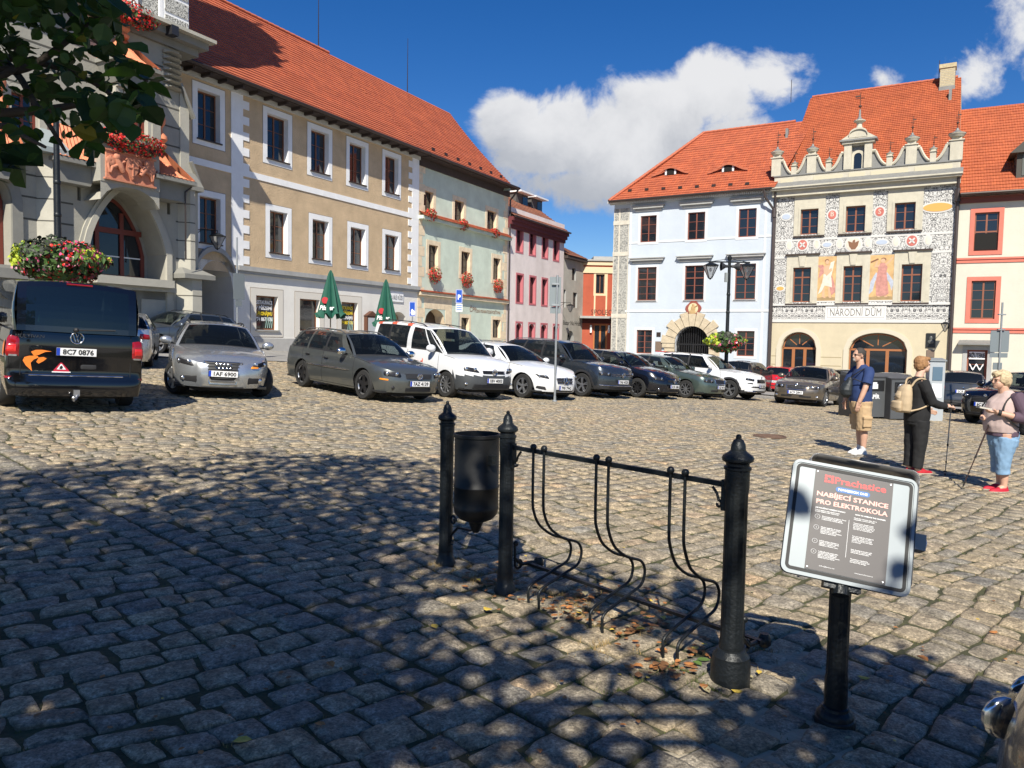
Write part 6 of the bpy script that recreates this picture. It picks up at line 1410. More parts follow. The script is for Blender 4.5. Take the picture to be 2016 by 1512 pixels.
        mb=MB(); c=Vector((s.x0-s.A[0]-.62,.36,bz-.01)); pts=[c+Vector((.06*math.sin(a),.18*math.cos(a),.17*math.sin(a))) for a in [2*PI*i/16 for i in range(17)]]; mb.tube(pts,.014,6); mb.build('steering_wheel',seat_m,r)
    def patch(s,name,corners,m,off=.006,nu=8,nv=5,rear=False,parent=None,rnd=.25,m2=None):
        """corners (q,z): bl, br, tr, tl on the skin"""
        F=s.ptr if rear else s.ptq
        def fn(a,b):
            U=2*a-1;V=2*b-1; a2=.5+.5*U*math.sqrt(1-rnd*V*V/2) ; b2=.5+.5*V*math.sqrt(1-rnd*U*U/2)
            q=(corners[0][0]*(1-a2)+corners[1][0]*a2)*(1-b2)+(corners[3][0]*(1-a2)+corners[2][0]*a2)*b2
            z=(corners[0][1]*(1-a2)+corners[1][1]*a2)*(1-b2)+(corners[3][1]*(1-a2)+corners[2][1]*a2)*b2
            e=max(abs(U),abs(V)); return F(q,z,off*(1 if e<.99 else -.5))
        mb=MB(); mb.grid(fn,nu,nv); return mb.build(name,m,parent or s.root,smooth=50)
    def wheels(s,style='alloy5',steer=0,spokes=5,dark=False,width=.2):
        rr=s.rw; rim=rr*.68
        for ua in (s.fa,s.fa+s.wb):
            for sg in (1,-1):
                w=MB(); w.lathe([(rim,-width/2),(rr-.02,-width/2),(rr,-width/2+.03),(rr,width/2-.03),(rr-.02,width/2),(rim,width/2),(rim-.01,width/2-.02)],(0,0,0),28,0,'y',cap=False)
                o=w.build('wheel',tyre_m,s.root,smooth=40); o.location=(s.x0-ua,sg*(s.w-width/2-.035),rr); 
                if ua==s.fa: o.rotation_euler=(0,0,steer)
                g=MB(); yo=sg*(width/2-.015); 
                g.lathe([(rim+.004,-width/2+.02 if sg<0 else -.04),(rim+.004,width/2-.02 if sg>0 else .04)],(0,0,0),28,1,'y',cap=False)
                g.lathe([(rim+.002,yo*1.02),(rim-.022,yo),(rim-.03,yo*.8)],(0,0,0),28,0,'y',cap=False)
                g.lathe([(0,yo*.3),(rim,yo*.3)],(0,0,0),20,1,'y')
                for k in range(spokes):
                    a=2*PI*k/spokes+.3
                    for da in ((-.13,.13) if style=='double' else (0,)):
                        d=Vector((math.cos(a+da),0,math.sin(a+da))); tn=Vector((-d.z,0,d.x)); wd=.055 if style=='wide' else (.02 if style in('double','multi') else .032)
                        p0=d*.03+Vector((0,yo*.75,0)); p1=d*(rim-.015)+Vector((0,yo*.97,0)); yv=Vector((0,sg*.012,0))
                        g.add([p0-tn*wd*.8-yv,p0+tn*wd*.8-yv,p1+tn*wd*.75-yv,p1-tn*wd*.75-yv,p0-tn*wd*.8+yv,p0+tn*wd*.8+yv,p1+tn*wd*.75+yv,p1-tn*wd*.75+yv],[(3,2,1,0),(4,5,6,7),(0,1,5,4),(1,2,6,5),(2,3,7,6),(3,0,4,7)],2 if dark and k%1==0 else 0)
                g.lathe([(.055,yo*.5),(.06,yo*.85),(.03,yo*.95),(0,yo*.95)],(0,0,0),12,2 if dark else 0,'y')
                g.build('rim',[rim_m,rimd,rimd],o,smooth=40)
    def plate(s,txt,q=0,z=.45,rear=False,off=.012,tilt=0,w=.52):
        F=s.ptr if rear else s.ptq
        c=F(q,z,off); n=Vector((-1,0,0)) if rear else Vector((1,0,0))
        r=s.root; mb=MB(); e=thing_local('licence_plate',r,c,rear)
        mb=MB(); mb.box(-w/2,w/2,-.008,.0,-.056,.056,0); mb.box(-w/2,-w/2+.045,-.0095,-.008,-.054,.054,1); mb.box(-w/2-.008,w/2+.008,-.004,.004,-.064,.064,2)
        o=mb.build('licence_plate',[plate_w,plate_b,blackpl],r); o.matrix_local=e
        t=text_mesh(txt,'plate_number',.105,plate_k,o,(.022,-.0105,-.037),width=w*.78,ext=.0008,bold=.003)
        return o
    def emblem(s,kind,q=0,z=.6,r=.06,rear=False,off=.012):
        F=s.ptr if rear else s.ptq; e=thing_local('e',s.root,F(q,z,off),rear); mb=MB()
        def ring(cx,cz,R_,t=.008): 
            pts=[(cx+R_*math.cos(2*PI*i/20),-.004,cz+R_*math.sin(2*PI*i/20)) for i in range(21)]; mb.tube(pts,t,6,cap=False)
        if kind=='vw':
            ring(0,0,r,.009); k=r
            for a,c in (((-.62,.55),(-.22,-.78)),((-.22,-.78),(0,-.1)),((0,-.1),(.22,-.78)),((.22,-.78),(.62,.55)),((-.3,.9),(0,.12)),((0,.12),(.3,.9))): mb.tube([(a[0]*k,-.004,a[1]*k),(c[0]*k,-.004,c[1]*k)],.007,5)
        elif kind=='rings':
            for i in range(4): ring((i-1.5)*r*1.25,0,r*.8,.008)
        elif kind=='star':
            ring(0,0,r,.009)
            for a in (90,210,330): mb.tube([(0,-.004,0),(r*math.cos(R(a)),-.004,r*math.sin(R(a)))],[.018,.004],6)
        else:
            mb.lathe([(0,-.01),(r*.7,-.008),(r*.75,0)],(0,0,0),16,0,'y'); ring(0,0,r*.8,.006)
        o=mb.build('emblem',chrome,s.root,smooth=50); o.matrix_local=e; return o
    def line(s,pts,r=.005,name='panel_gap',m=None,off=.0):
        mb=MB(); mb.tube([s.ptu(u,z,sg,off) for u,z,sg in pts],r,5,cap=False); return mb.build(name,m or seam_m,s.root)
    def doors(s,cuts,zlo=None,handles=(),hm=None,molding=None,mm=None,fuel=None):
        mb=MB(); zl=zlo or s.sill+.04
        for sg in (1,-1):
            for uc in cuts:
                ub,ut=uc if isinstance(uc,tuple) else (uc,uc); zt=s.ztop(ut)-.005
                mb.tube([s.ptu(ub+(ut-ub)*k/8,zl+(zt-zl)*k/8,sg,.0005) for k in range(9)],.0055,5,cap=False)
            a=cuts[0][0] if isinstance(cuts[0],tuple) else cuts[0]; c=cuts[-1][0] if isinstance(cuts[-1],tuple) else cuts[-1]
            mb.tube([s.ptu(a+(c-a)*k/12,zl,sg,.0005) for k in range(13)],.005,5,cap=False)
            # hood cut
            mb.tube([Vector(s.ptu(s.cf*1.0+ (s.A[0]-s.cf)*k/8,s.ztop(s.cf+(s.A[0]-s.cf)*k/8)-.012,sg,.001)) for k in range(9)],.005,5,cap=False)
        mb.build('panel_gaps',seam_m,s.root)
        for sg in (1,-1):
            for (u,z) in handles:
                p=s.ptu(u,z,sg,.022); h=MB(); h.tube([p+Vector((.09,0,0)),p+Vector((.05,sg*.012,.006)),p+Vector((-.05,sg*.012,.006)),p+Vector((-.09,0,0))],[.012,.015,.015,.012],8); h.build('door_handle',hm or blackpl,s.root,smooth=60)
            if molding:
                u0,u1,z0=molding; h=MB(); h.tube([s.ptu(u0+(u1-u0)*k/10,z0+ (0),sg,.006) for k in range(11)],[.006]+[.02]*9+[.006],6); h.build('side_moulding',mm or blackpl,s.root,smooth=60)
    def mirrors(s,m,scale=1,uoff=.28,black=None):
        for sg in (1,-1):
            b=s.bot(s.A[0]+uoff,sg); c=b+Vector((.05,sg*.17,.07)); mb=MB(); mb.ball(c,.075*scale,.125*scale,.085*scale,0,12,8); mb.tube([b+Vector((0,-sg*.01,.01)),c+Vector((0,0,-.04))],.025,6,1); mb.quad(c+Vector((-.07,-.09,-.05)),c+Vector((-.07,.09,-.05)),c+Vector((-.07,.09,.05)),c+Vector((-.07,-.09,.05)),1)
            mb.build('wing_mirror',[m,black or blackpl],s.root,smooth=60)
    def rails(s,m,u0=None,u1=None,h=.035):
        for sg in (1,-1):
            a,c=u0 or s.A[1]+.15,u1 or s.D[1]-.1; pts=[]
            for k in range(13):
                u=a+(c-a)*k/12; t=s.top(u,sg); e=min(1,min(k,12-k)/1.0); pts.append(t+Vector((0,-sg*.05,.012+h*e)))
            mb=MB(); mb.tube(pts,.014,6); 
            for k in (4,8): mb.tube([pts[k],pts[k]-Vector((0,0,h+.02))],.016,6)
            mb.build('roof_rail',m,s.root,smooth=60)
    def grille(s,q,z0,z1,m=None,slats=4,sm=None,name='grille',taper=.0,rnd=.1,off=.005):
        g=s.patch(name,[(-q*(1-taper),z0),(q*(1-taper),z0),(q,z1),(-q,z1)],m or blackpl,off,12,5,rnd=rnd)
        mb=MB()
        for i in range(slats):
            z=z0+(z1-z0)*(i+.5)/slats; qq=(q*(1-taper)+(q-q*(1-taper))*(i+.5)/slats)*.95
            mb.tube([s.ptq(-qq+2*qq*k/10,z,off+.008) for k in range(11)],.007,5)
        if slats: mb.build('grille_bars',sm or blackpl,g)
        return g
    def place(s,px,py,deg,wheel=(1,-1)):
        """put wheel (front/rear, side) contact at photo pixel"""
        gp=ghit(px,py); th=R(deg); ax=(s.x0-s.fa) if wheel[0]==1 else (s.x0-s.fa-s.wb); ly=wheel[1]*(s.w-.13)
        cx=gp.x-(ax*math.cos(th)-ly*math.sin(th)); cy=gp.y-(ax*math.sin(th)+ly*math.cos(th))
        return s.put(cx,cy,deg)
    def report(s):
        M=s.root.matrix_world; f=lambda x,y,z:tuple(round(v) for v in proj(M@Vector((x,y,z))))
        xf=s.x0-s.fa; xr=xf-s.wb; w=s.w-.1
        print('CAR',s.label[:34],'FR',f(xf,-w,0),'RR',f(xr,-w,0),'FL',f(xf,w,0),'noseR',f(s.x0,-s.w*.7,.5),'noseL',f(s.x0,s.w*.7,.5),'tailR',f(s.x0-s.L,-s.w,.6),'tailL',f(s.x0-s.L,s.w,.6),'roof',f(s.x0-s.L*.55,0,s.H))
    def put(s,cx,cy,deg):
        th=R(deg); f=Vector((math.cos(th),math.sin(th))); l=Vector((-f.y,f.x)); h=s.wb/2
        gz=lambda p:G(p.x,p.y)
        c=Vector((cx,cy)); zf=gz(c+f*h); zr=gz(c-f*h); zl=gz(c+l*s.w); zr2=gz(c-l*s.w)
        X=Vector((f.x*2*h,f.y*2*h,zf-zr)).normalized(); Y=Vector((l.x*2*s.w,l.y*2*s.w,zl-zr2)).normalized(); Z=X.cross(Y).normalized(); Y=Z.cross(X)
        m=Matrix((X,Y,Z)).transposed().to_4x4(); m.translation=Vector((cx,cy,(zf+zr)/2+.012)); s.root.matrix_world=m
        return s
def thing_local(_n,root,c,rear):
    # local frame on car: x -> to viewer's right, -y -> outward, z up
    if rear: X=Vector((0,-1,0)); Y=Vector((1,0,0))
    else: X=Vector((0,1,0)); Y=Vector((-1,0,0))
    m=Matrix((X,Y,Vector((0,0,1)))).transposed().to_4x4(); m.translation=c; return m
FP0=[(.15,.10),(.28,.03),(.45,.0),(.6,.025),(.72,.08),(.85,.2),(1.0,.35)]
RP0=[(.15,.10),(.3,.03),(.5,.0),(.65,.03),(.8,.05),(1.0,.07),(1.2,.12)]
def lamp(c,nm,corners,rear=False,kind='clear',off=.008,extra=True):
    """headlight/tail light with inner reflectors"""
    for sg in (1,-1):
        cs=[(q*sg,z) for q,z in corners]
        if sg<0: cs=[cs[1],cs[0],cs[3],cs[2]]
        if kind=='clear':
            b=c.patch(nm,cs,mat('lamp_housing',(.035,.035,.04),.3,.4),off*.4,rear=rear); c.patch('lens',cs,lampglass,off+.012,rear=rear,parent=b)
            F=c.ptr if rear else c.ptq
            q0=sum(q for q,_ in cs)/4; z0=sum(z for _,z in cs)/4; w=abs(corners[1][0]-corners[0][0]); h=abs(corners[3][1]-corners[0][1])
            mb=MB()
            for k in (-.25,.22):
                p=F(q0+sg*w*k,z0+(.004),off*.4+.004); rr=min(h*.42,w*.2); mb.ball(p,rr*.35,rr,rr)
            mb.build('reflector',reflector,b,smooth=60)
        else:
            c.patch(nm,cs,lampred,off+.006,rear=rear)
def mkaudi():
    pm=paint('silver_paint',(.50,.52,.54),.75,.26)
    c=Car('silver estate car with four rings on its grille and an amber indicator lit',L=4.7,W=1.83,H=1.44,fa=.87,wb=2.81,rw=.325,belt=[(0,.66),(.12,.72),(.45,.80),(.9,.87),(1.45,.93),(2.5,.95),(3.9,.98),(4.7,.99)],roof=[(1.9,1.36),(2.3,1.42),(2.9,1.44),(3.8,1.40),(4.45,1.31)],A=(1.42,2.12),D=(4.52,4.15),pil=((1.78,2.22,'g'),(2.62,2.66,'k'),(2.72,2.74,'g'),(3.52,3.45,'k'),(3.6,3.52,'d'),(4.2,3.98,'p')),wrt=.66,cf=.80,nf=2.7,fp=FP0,rp=RP0,hcrown=.06)
    c.finish([pm,blackpl,blackpl]); c.wheels('wide',R(28),7); 
    lamp(c,'headlight',[(.50,.60),(.98,.66),(1.02,.77),(.60,.70)])
    c.patch('indicator',[(.52,.605),(.70,.61),(.72,.655),(.56,.665)],lampor,.026)
    c.grille(.33,.33,.72,slats=7,sm=mat('grey_grille',(.12,.12,.125),.4,.5),taper=.32)
    mb=MB(); pts=[c.ptq(q,z,.012) for q,z in ((-.36,.72),(-.235,.30),(.235,.30),(.36,.72),(-.36,.72))]; mb.tube(pts,.012,6); mb.build('grille_frame',chrome,c.root)
    c.emblem('rings',0,.645,.055,off=.03); c.plate('1AF 6900',0,.50,off=.03)
    for sg in (1,-1):
        q0,q1=(.46,.86); cs=[(sg*q0,.30),(sg*q1,.32),(sg*(q1-.02),.43),(sg*(q0-.02),.45)]
        if sg<0: cs=[cs[1],cs[0],cs[3],cs[2]]
        g=c.patch('lower_intake',cs,blackpl,.004); mb=MB(); mb.ball(c.ptq(sg*.75,.375,.006),.02,.045,.045); mb.build('fog_lamp',reflector,g,smooth=60)
    c.grille(.42,.215,.255,slats=1,name='lower_grille')
    c.doors([(1.25,1.3),2.68,(3.45,3.62)],handles=((2.5,.83),(3.4,.86)),hm=pm); c.mirrors(pm); c.rails(blackpl)
    return c
def mkpassat(label,pm,plate,bumperm=None):
    c=Car(label,L=4.68,W=1.75,H=1.48,fa=.93,wb=2.70,rw=.325,belt=[(0,.62),(.14,.69),(.5,.78),(1.0,.86),(1.5,.92),(2.6,.94),(3.9,.96),(4.68,.97)],roof=[(1.9,1.38),(2.4,1.455),(3.0,1.475),(3.9,1.445),(4.5,1.37)],A=(1.45,2.15),D=(4.58,4.2),pil=((1.82,2.28,'g'),(2.62,2.66,'k'),(2.70,2.73,'d'),(3.48,3.42,'p'),(3.56,3.50,'d'),(4.32,4.02,'p')),wrt=.68,cf=.72,nf=2.8,fp=FP0,rp=RP0,cr=.45)
    c.finish([pm,blackpl,blackpl]); return c
CARS=[]
# each car with its own front or rear
a=mkaudi(); a.place(346,776,-65,(1,-1)); CARS.append(a)
gm_=paint('grey_green_paint',(.115,.125,.122),.55,.3)
c=mkpassat('dark grey estate car with black star wheels and roof rails, its front towards the square',gm_,'7AZ 4139'); c.wheels('wide',0,5,dark=True)
lamp(c,'headlight',[(.42,.545),(.86,.575),(.88,.70),(.46,.665)]); c.grille(.38,.535,.655,slats=5,sm=chrome if 0 else mat('grey_grille',(.12,.12,.125),.4,.5),taper=.08); c.emblem('vw',0,.595,.06,off=.03); c.plate('7AZ 4139',0,.44,off=.02)
c.grille(.36,.26,.345,slats=4,name='lower_grille')
for sg in (1,-1):
    cs=[(sg*.72,.475),(sg*.95,.49),(sg*.95,.53),(sg*.72,.52)]; cs=cs if sg>0 else [cs[1],cs[0],cs[3],cs[2]]; c.patch('indicator',cs,lampor,.01)
    mb=MB(); mb.ball(c.ptq(sg*.62,.34,.004),.02,.05,.04); mb.build('fog_lamp',blackpl,c.root,smooth=60)
c.doors([(1.28,1.33),2.66,(3.42,3.68)],handles=((2.48,.80),(3.36,.83)),molding=(1.45,3.4,.60),mm=chrome); c.mirrors(chrome); c.rails(mat('rail_grey',(.2,.2,.2),.4,.6)); c.place(719,787,-46); CARS.append(c)
# white van-like car
wp=mat('white_paint',(.72,.73,.74),.3,0,coat=.8); dgb=mat('dark_grey_bumper',(.05,.055,.06),.55)
cad=lambda u,z,s:(u<.62 and z<.615-.10*max(0,u-.2)) or (u>s.L-.3 and z<.5)
FPc=[(.15,.12),(.3,.03),(.45,.0),(.62,.02),(.8,.10),(.95,.22),(1.1,.4)]
c=Car('white high roofed car with orange red stripes on its roof edge and a grey bumper',L=4.41,W=1.79,H=1.82,fa=.86,wb=2.68,rw=.32,belt=[(0,.74),(.14,.84),(.5,.97),(1.1,1.06),(1.5,1.10),(4.41,1.12)],roof=[(1.6,1.68),(2.1,1.76),(2.8,1.81),(3.6,1.82),(4.3,1.79)],A=(1.02,1.85),D=(4.36,4.24),pil=((1.10,1.86,'g'),(1.48,2.0,'p'),(1.55,2.03,'g'),(2.42,2.42,'p'),(2.62,2.60,'g'),(3.42,3.40,'k'),(3.50,3.48,'g'),(4.12,4.06,'p')),wrt=.80,cf=.60,nf=2.9,fp=FPc,rp=RP0,cr=.25,nr=5,clad=cad,sill=.24,crown=.06)
c.finish([wp,dgb,blackpl]); c.wheels('multi',0,10); lamp(c,'headlight',[(.40,.66),(.90,.70),(.94,.83),(.55,.79)])
c.grille(.40,.655,.745,slats=3,sm=blackgl,taper=.05); c.emblem('vw',0,.70,.075,off=.03); c.plate('1BV 4003',.0,.50,off=.02); c.grille(.62,.30,.41,slats=4,name='lower_grille',taper=-.1)
for sg in (1,-1):
    mb=MB(); mb.ball(c.ptq(sg*.78,.40,.0),.02,.07,.035); mb.build('fog_lamp',reflector,c.root,smooth=60)
stri=mat('red_orange_stripe',(.75,.13,.07),.4)
mb=MB()
for sg in (1,-1):
    for u in (2.55,3.25,3.95): 
        p=[c.bot(u,sg).lerp(c.top(u,sg),v)+Vector((0,sg*(.035*math.sin(PI*v)+.006),0)) for v in (.93,1.0)]; q=[c.bot(u+.2,sg).lerp(c.top(u+.2,sg),v)+Vector((0,sg*(.035*math.sin(PI*v)+.006),0)) for v in (.93,1.0)]
        mb.quad(p[0],q[0],q[1],p[1]); mb.quad(p[1],q[1],q[1]+Vector((0,-sg*.09,.03)),p[1]+Vector((0,-sg*.09,.03)))
mb.build('roof_stripes',stri,c.root)
for sg in (-1,1):
    t=text_mesh('eo·d','side_lettering',.26,stri,c.root,c.ptu(2.02,.72,sg,.012),rot=(PI/2-.05*0,0,PI if sg>0 else 0),width=.5)
c.doors([(1.12,1.2),2.5,3.5],handles=((2.35,.93),(2.75,.95)),hm=wp,molding=(1.2,4.0,.52),mm=dgb); c.mirrors(wp,1.15,.4); c.rails(blackpl,2.0,4.1,.05); c.place(880,783,-46); CARS.append(c)
# white saloon
cs_=[(0,.66),(.12,.73),(.5,.82),(1.0,.89),(1.5,.93),(2.6,.94),(3.8,.98),(4.3,1.02),(4.69,1.0)]
FPm=[(.15,.08),(.28,.02),(.42,.0),(.58,.03),(.7,.08),(.85,.22),(1.0,.4)]
c=Car('white saloon car with a three pointed star in its grille behind the sign pole',L=4.69,W=1.81,H=1.44,fa=.80,wb=2.84,rw=.325,belt=cs_,roof=[(1.95,1.34),(2.4,1.42),(2.9,1.44),(3.4,1.40),(3.75,1.33)],A=(1.45,2.2),D=(4.15,3.55),pil=((1.85,2.32,'g'),(2.66,2.68,'k'),(2.74,2.73,'d'),(3.5,3.2,'p')),wrt=.64,cf=.85,nf=2.6,fp=FPm,rp=RP0,hcrown=.07)
c.finish([wp,blackpl,blackpl]); c.wheels('double',0,5); lamp(c,'headlight',[(.52,.555),(.86,.60),(1.02,.70),(.60,.66)]); c.grille(.36,.43,.63,slats=3,sm=chrome,taper=.12); c.emblem('star',0,.53,.10,off=.035); c.plate('7P8 7942',0,.345,off=.02); c.grille(.40,.24,.30,slats=2,name='lower_grille')
for sg in (1,-1):
    cs=[(sg*.58,.25),(sg*.95,.30),(sg*.90,.38),(sg*.66,.37)]; cs=cs if sg>0 else [cs[1],cs[0],cs[3],cs[2]]; c.patch('lower_intake',cs,blackpl,.004)
c.doors([(1.28,1.33),2.7,(3.45,3.7)],handles=((2.5,.82),(3.4,.85)),hm=wp); c.mirrors(wp); c.place(1030,784,-45); CARS.append(c)
# suv builder
def suv(label,pm,plate,em,clad=True,L=4.6,H=1.66,rails=True,glass=None,roofm=None,**k):
    cf_=(lambda u,z,s:z<.36 or any(abs(u-ua)<s.Ra+.07 and z<s.rw+math.sqrt(max(0,(s.Ra+.06)**2-(u-ua)**2)) for ua in (s.fa,s.fa+s.wb))) if clad else None
    FPs=[(.15,.14),(.3,.03),(.5,.0),(.7,.02),(.85,.06),(.98,.18),(1.1,.3)]
    c=Car(label,L=L,W=1.84,H=H,fa=.88,wb=2.70,rw=.35,belt=[(0,.80),(.12,.88),(.5,.97),(1.0,1.02),(1.5,1.05),(2.6,1.07),(3.9,1.11),(L,1.12)],roof=[(1.85,H-.09),(2.3,H-.01),(2.9,H),(3.8,H-.03),(L-.2,H-.12)],A=(1.38,2.02),D=(L-.14,L-.48),pil=((1.72,2.16,'g'),(2.58,2.62,'k'),(2.66,2.68,'d'),(3.48,3.38,'k'),(3.56,3.46,'d'),(L-.42,L-.62,'p')),wrt=.70,cf=.62,nf=3.0,fp=FPs,rp=[(.15,.12),(.3,.03),(.5,.0),(.8,.02),(1.1,.07),(1.3,.1)],sill=.26,clad=cf_,cr=.4,nr=3.6,**k)
    c.finish([pm,blackpl,blackpl],glass_rear=glass); c.wheels('double',0,5)
    return c
c=suv('dark blue grey off road car with silver roof rails beside the white saloon',paint('slate_blue_paint',(.045,.055,.068),.6,.25),'7AE 4328','vw',L=4.7,clad=True)
lamp(c,'headlight',[(.50,.66),(.95,.70),(.98,.80),(.50,.78)]); c.grille(.52,.67,.775,slats=2,sm=chrome); c.emblem('vw',0,.72,.075,off=.035); c.plate('7AE 4328',0,.52,off=.02); c.grille(.60,.33,.42,slats=2,name='lower_grille'); 
mb=MB(); mb.tube([c.ptq(-.9+1.8*k/14,.40,.012) for k in range(15)],.012,6); mb.build('bumper_trim',chrome,c.root)
c.doors([(1.24,1.3),2.62,(3.42,3.6)],handles=((2.45,.92),(3.3,.95)),hm=chrome); c.mirrors(paint('slate_blue_paint',(0,0,0))); c.rails(mat('rail_silver',(.5,.5,.5),.3,.8)); c.place(1146,781,-44); CARS.append(c)
# black hatchback
blp=paint('black_blue_paint',(.006,.007,.012),.2,.2)
c=Car('black hatchback with round headlights and plain steel wheels',L=4.2,W=1.76,H=1.48,fa=.87,wb=2.58,rw=.315,belt=[(0,.64),(.12,.72),(.45,.84),(.9,.92),(1.35,.97),(2.5,.98),(3.6,1.0),(4.2,1.0)],roof=[(1.75,1.39),(2.2,1.46),(2.7,1.48),(3.4,1.45),(3.95,1.36)],A=(1.22,1.95),D=(4.1,3.75),pil=((1.6,2.08,'g'),(2.42,2.45,'k'),(2.5,2.5,'g'),(3.3,3.2,'p')),wrt=.70,cf=.75,nf=2.6,fp=FP0,rp=RP0,hcrown=.07)
c.finish([blp,blackpl,blackpl]); c.wheels('steel',0,8,dark=True); lamp(c,'headlight',[(.44,.57),(.88,.62),(.92,.75),(.56,.69)]); c.grille(.36,.56,.64,slats=3); c.emblem('vw',0,.60,.07,off=.03); c.plate('5C8 1686',0,.43,off=.02); c.grille(.55,.25,.33,slats=3,name='lower_grille')
for sg in (1,-1): mb=MB(); mb.ball(c.ptq(sg*.66,.33,.0),.02,.05,.045); mb.build('fog_lamp',reflector,c.root,smooth=60)
c.doors([(1.12,1.18),2.48,(3.2,3.42)],handles=((2.3,.86),(3.12,.88)),hm=blp,molding=(1.3,3.2,.6)); c.mirrors(blp); c.place(1255,783,-43); CARS.append(c)
# green liftback
def octavia(label,pm,plate,px,py,deg,wh,old=True,brown=False):
    L=4.52; c=Car(label,L=L,W=1.75,H=1.44,fa=.9,wb=2.53,rw=.31,belt=[(0,.64),(.12,.71),(.5,.80),(1.0,.88),(1.5,.93),(2.6,.95),(3.8,.98),(L,.98)],roof=[(1.85,1.35),(2.3,1.42),(2.8,1.44),(3.3,1.41),(3.7,1.34)],A=(1.42,2.05),D=(4.22,3.5),pil=((1.78,2.18,'g'),(2.5,2.53,'k'),(2.58,2.58,'g'),(3.3,3.1,'p'),(3.38,3.2,'g'),(3.75,3.36,'p')),wrt=.68,cf=.66,nf=2.9,fp=FP0,rp=RP0,hcrown=.07)
    c.finish([pm,blackpl,blackpl],glass_rear=carglass); c.wheels('multi',0 if not brown else R(-8),9); lamp(c,'headlight',[(.40,.57),(.86,.59),(.88,.72),(.42,.70)])
    c.grille(.32,.565,.70,slats=0); mb=MB()
    for k in range(-6,7): mb.tube([c.ptq(k*.048,.58,.016),c.ptq(k*.048,.69,.016)],.006,4)
    mb.build('grille_bars',blackgl,c.root); mb=MB(); mb.tube([c.ptq(q,z,.016) for q,z in ((-.34,.70),(-.33,.56),(0,.55),(.33,.56),(.34,.70),(0,.715),(-.34,.70))],.012,6); mb.build('grille_frame',chrome,c.root)
    c.emblem('disc',0,.715,.045,off=.02); c.plate(plate,0,.45,off=.02)
    for q0,q1 in ((-.55,-.1),(.1,.55)): c.patch('lower_grille',[(q0,.28),(q1,.28),(q1,.36),(q0,.36)],blackpl,.006)
    mb=MB()
    for q in (-.72,.72): mb.ball(c.ptq(q,.33,0),.02,.07,.04)
    if brown: mb.build('fog_lamps',reflector,c.root,smooth=60)
    c.doors([(1.25,1.3),2.56,(3.25,3.42)],handles=((2.4,.82),(3.2,.85)),hm=pm,molding=(1.4,3.3,.58),mm=blackpl); c.mirrors(pm); c.place(px,py,deg,wh); CARS.append(c); return c
octavia('grey green metallic liftback with an upright grille behind the black hatchback',paint('grey_green_metallic',(.10,.135,.12),.55,.28),'1SZ 9670',1350,784,-42,(1,-1))
c=suv('white off road car with a black lower bumper and a red roof spoiler',wp,'8C5 0282','disc',L=4.38,H=1.61)
lamp(c,'headlight',[(.55,.70),(.95,.735),(.97,.84),(.50,.80)]); c.grille(.42,.64,.80,slats=0,m=blackgl); c.emblem('disc',0,.86,.045,off=.03); c.plate('8C5 0282',0,.55,off=.02); c.grille(.72,.47,.54,slats=1,name='lower_grille',taper=-.05)
for sg in (1,-1):
    cs=[(sg*.58,.60),(sg*.88,.62),(sg*.86,.66),(sg*.62,.66)]; cs=cs if sg>0 else [cs[1],cs[0],cs[3],cs[2]]; c.patch('fog_lamp',cs,blackpl,.01)
mb=MB(); mb.tube([c.ptq(-.85+1.7*k/14,.33,.012) for k in range(15)],.018,6); mb.build('bumper_trim',chrome,c.root)
mb=MB(); t=c.top(3.9,1); mb.box(t.x-.35,t.x+.15,-.5,.5,t.z+.05,t.z+.085); mb.build('roof_spoiler',mat('red_paint',(.45,.01,.015),.3,coat=.8),c.root)
c.doors([(1.2,1.26),2.58,(3.36,3.52)],handles=((2.4,.9),(3.26,.93)),hm=wp); c.mirrors(wp); c.rails(blackpl); c.place(1435,786,-40); CARS.append(c)
octavia('brown beige metallic liftback with white headlights, driving towards the bins',paint('beige_brown_metallic',(.17,.145,.115),.6,.3),'6C9 2841',1619,801,-124,(1,1),brown=True)
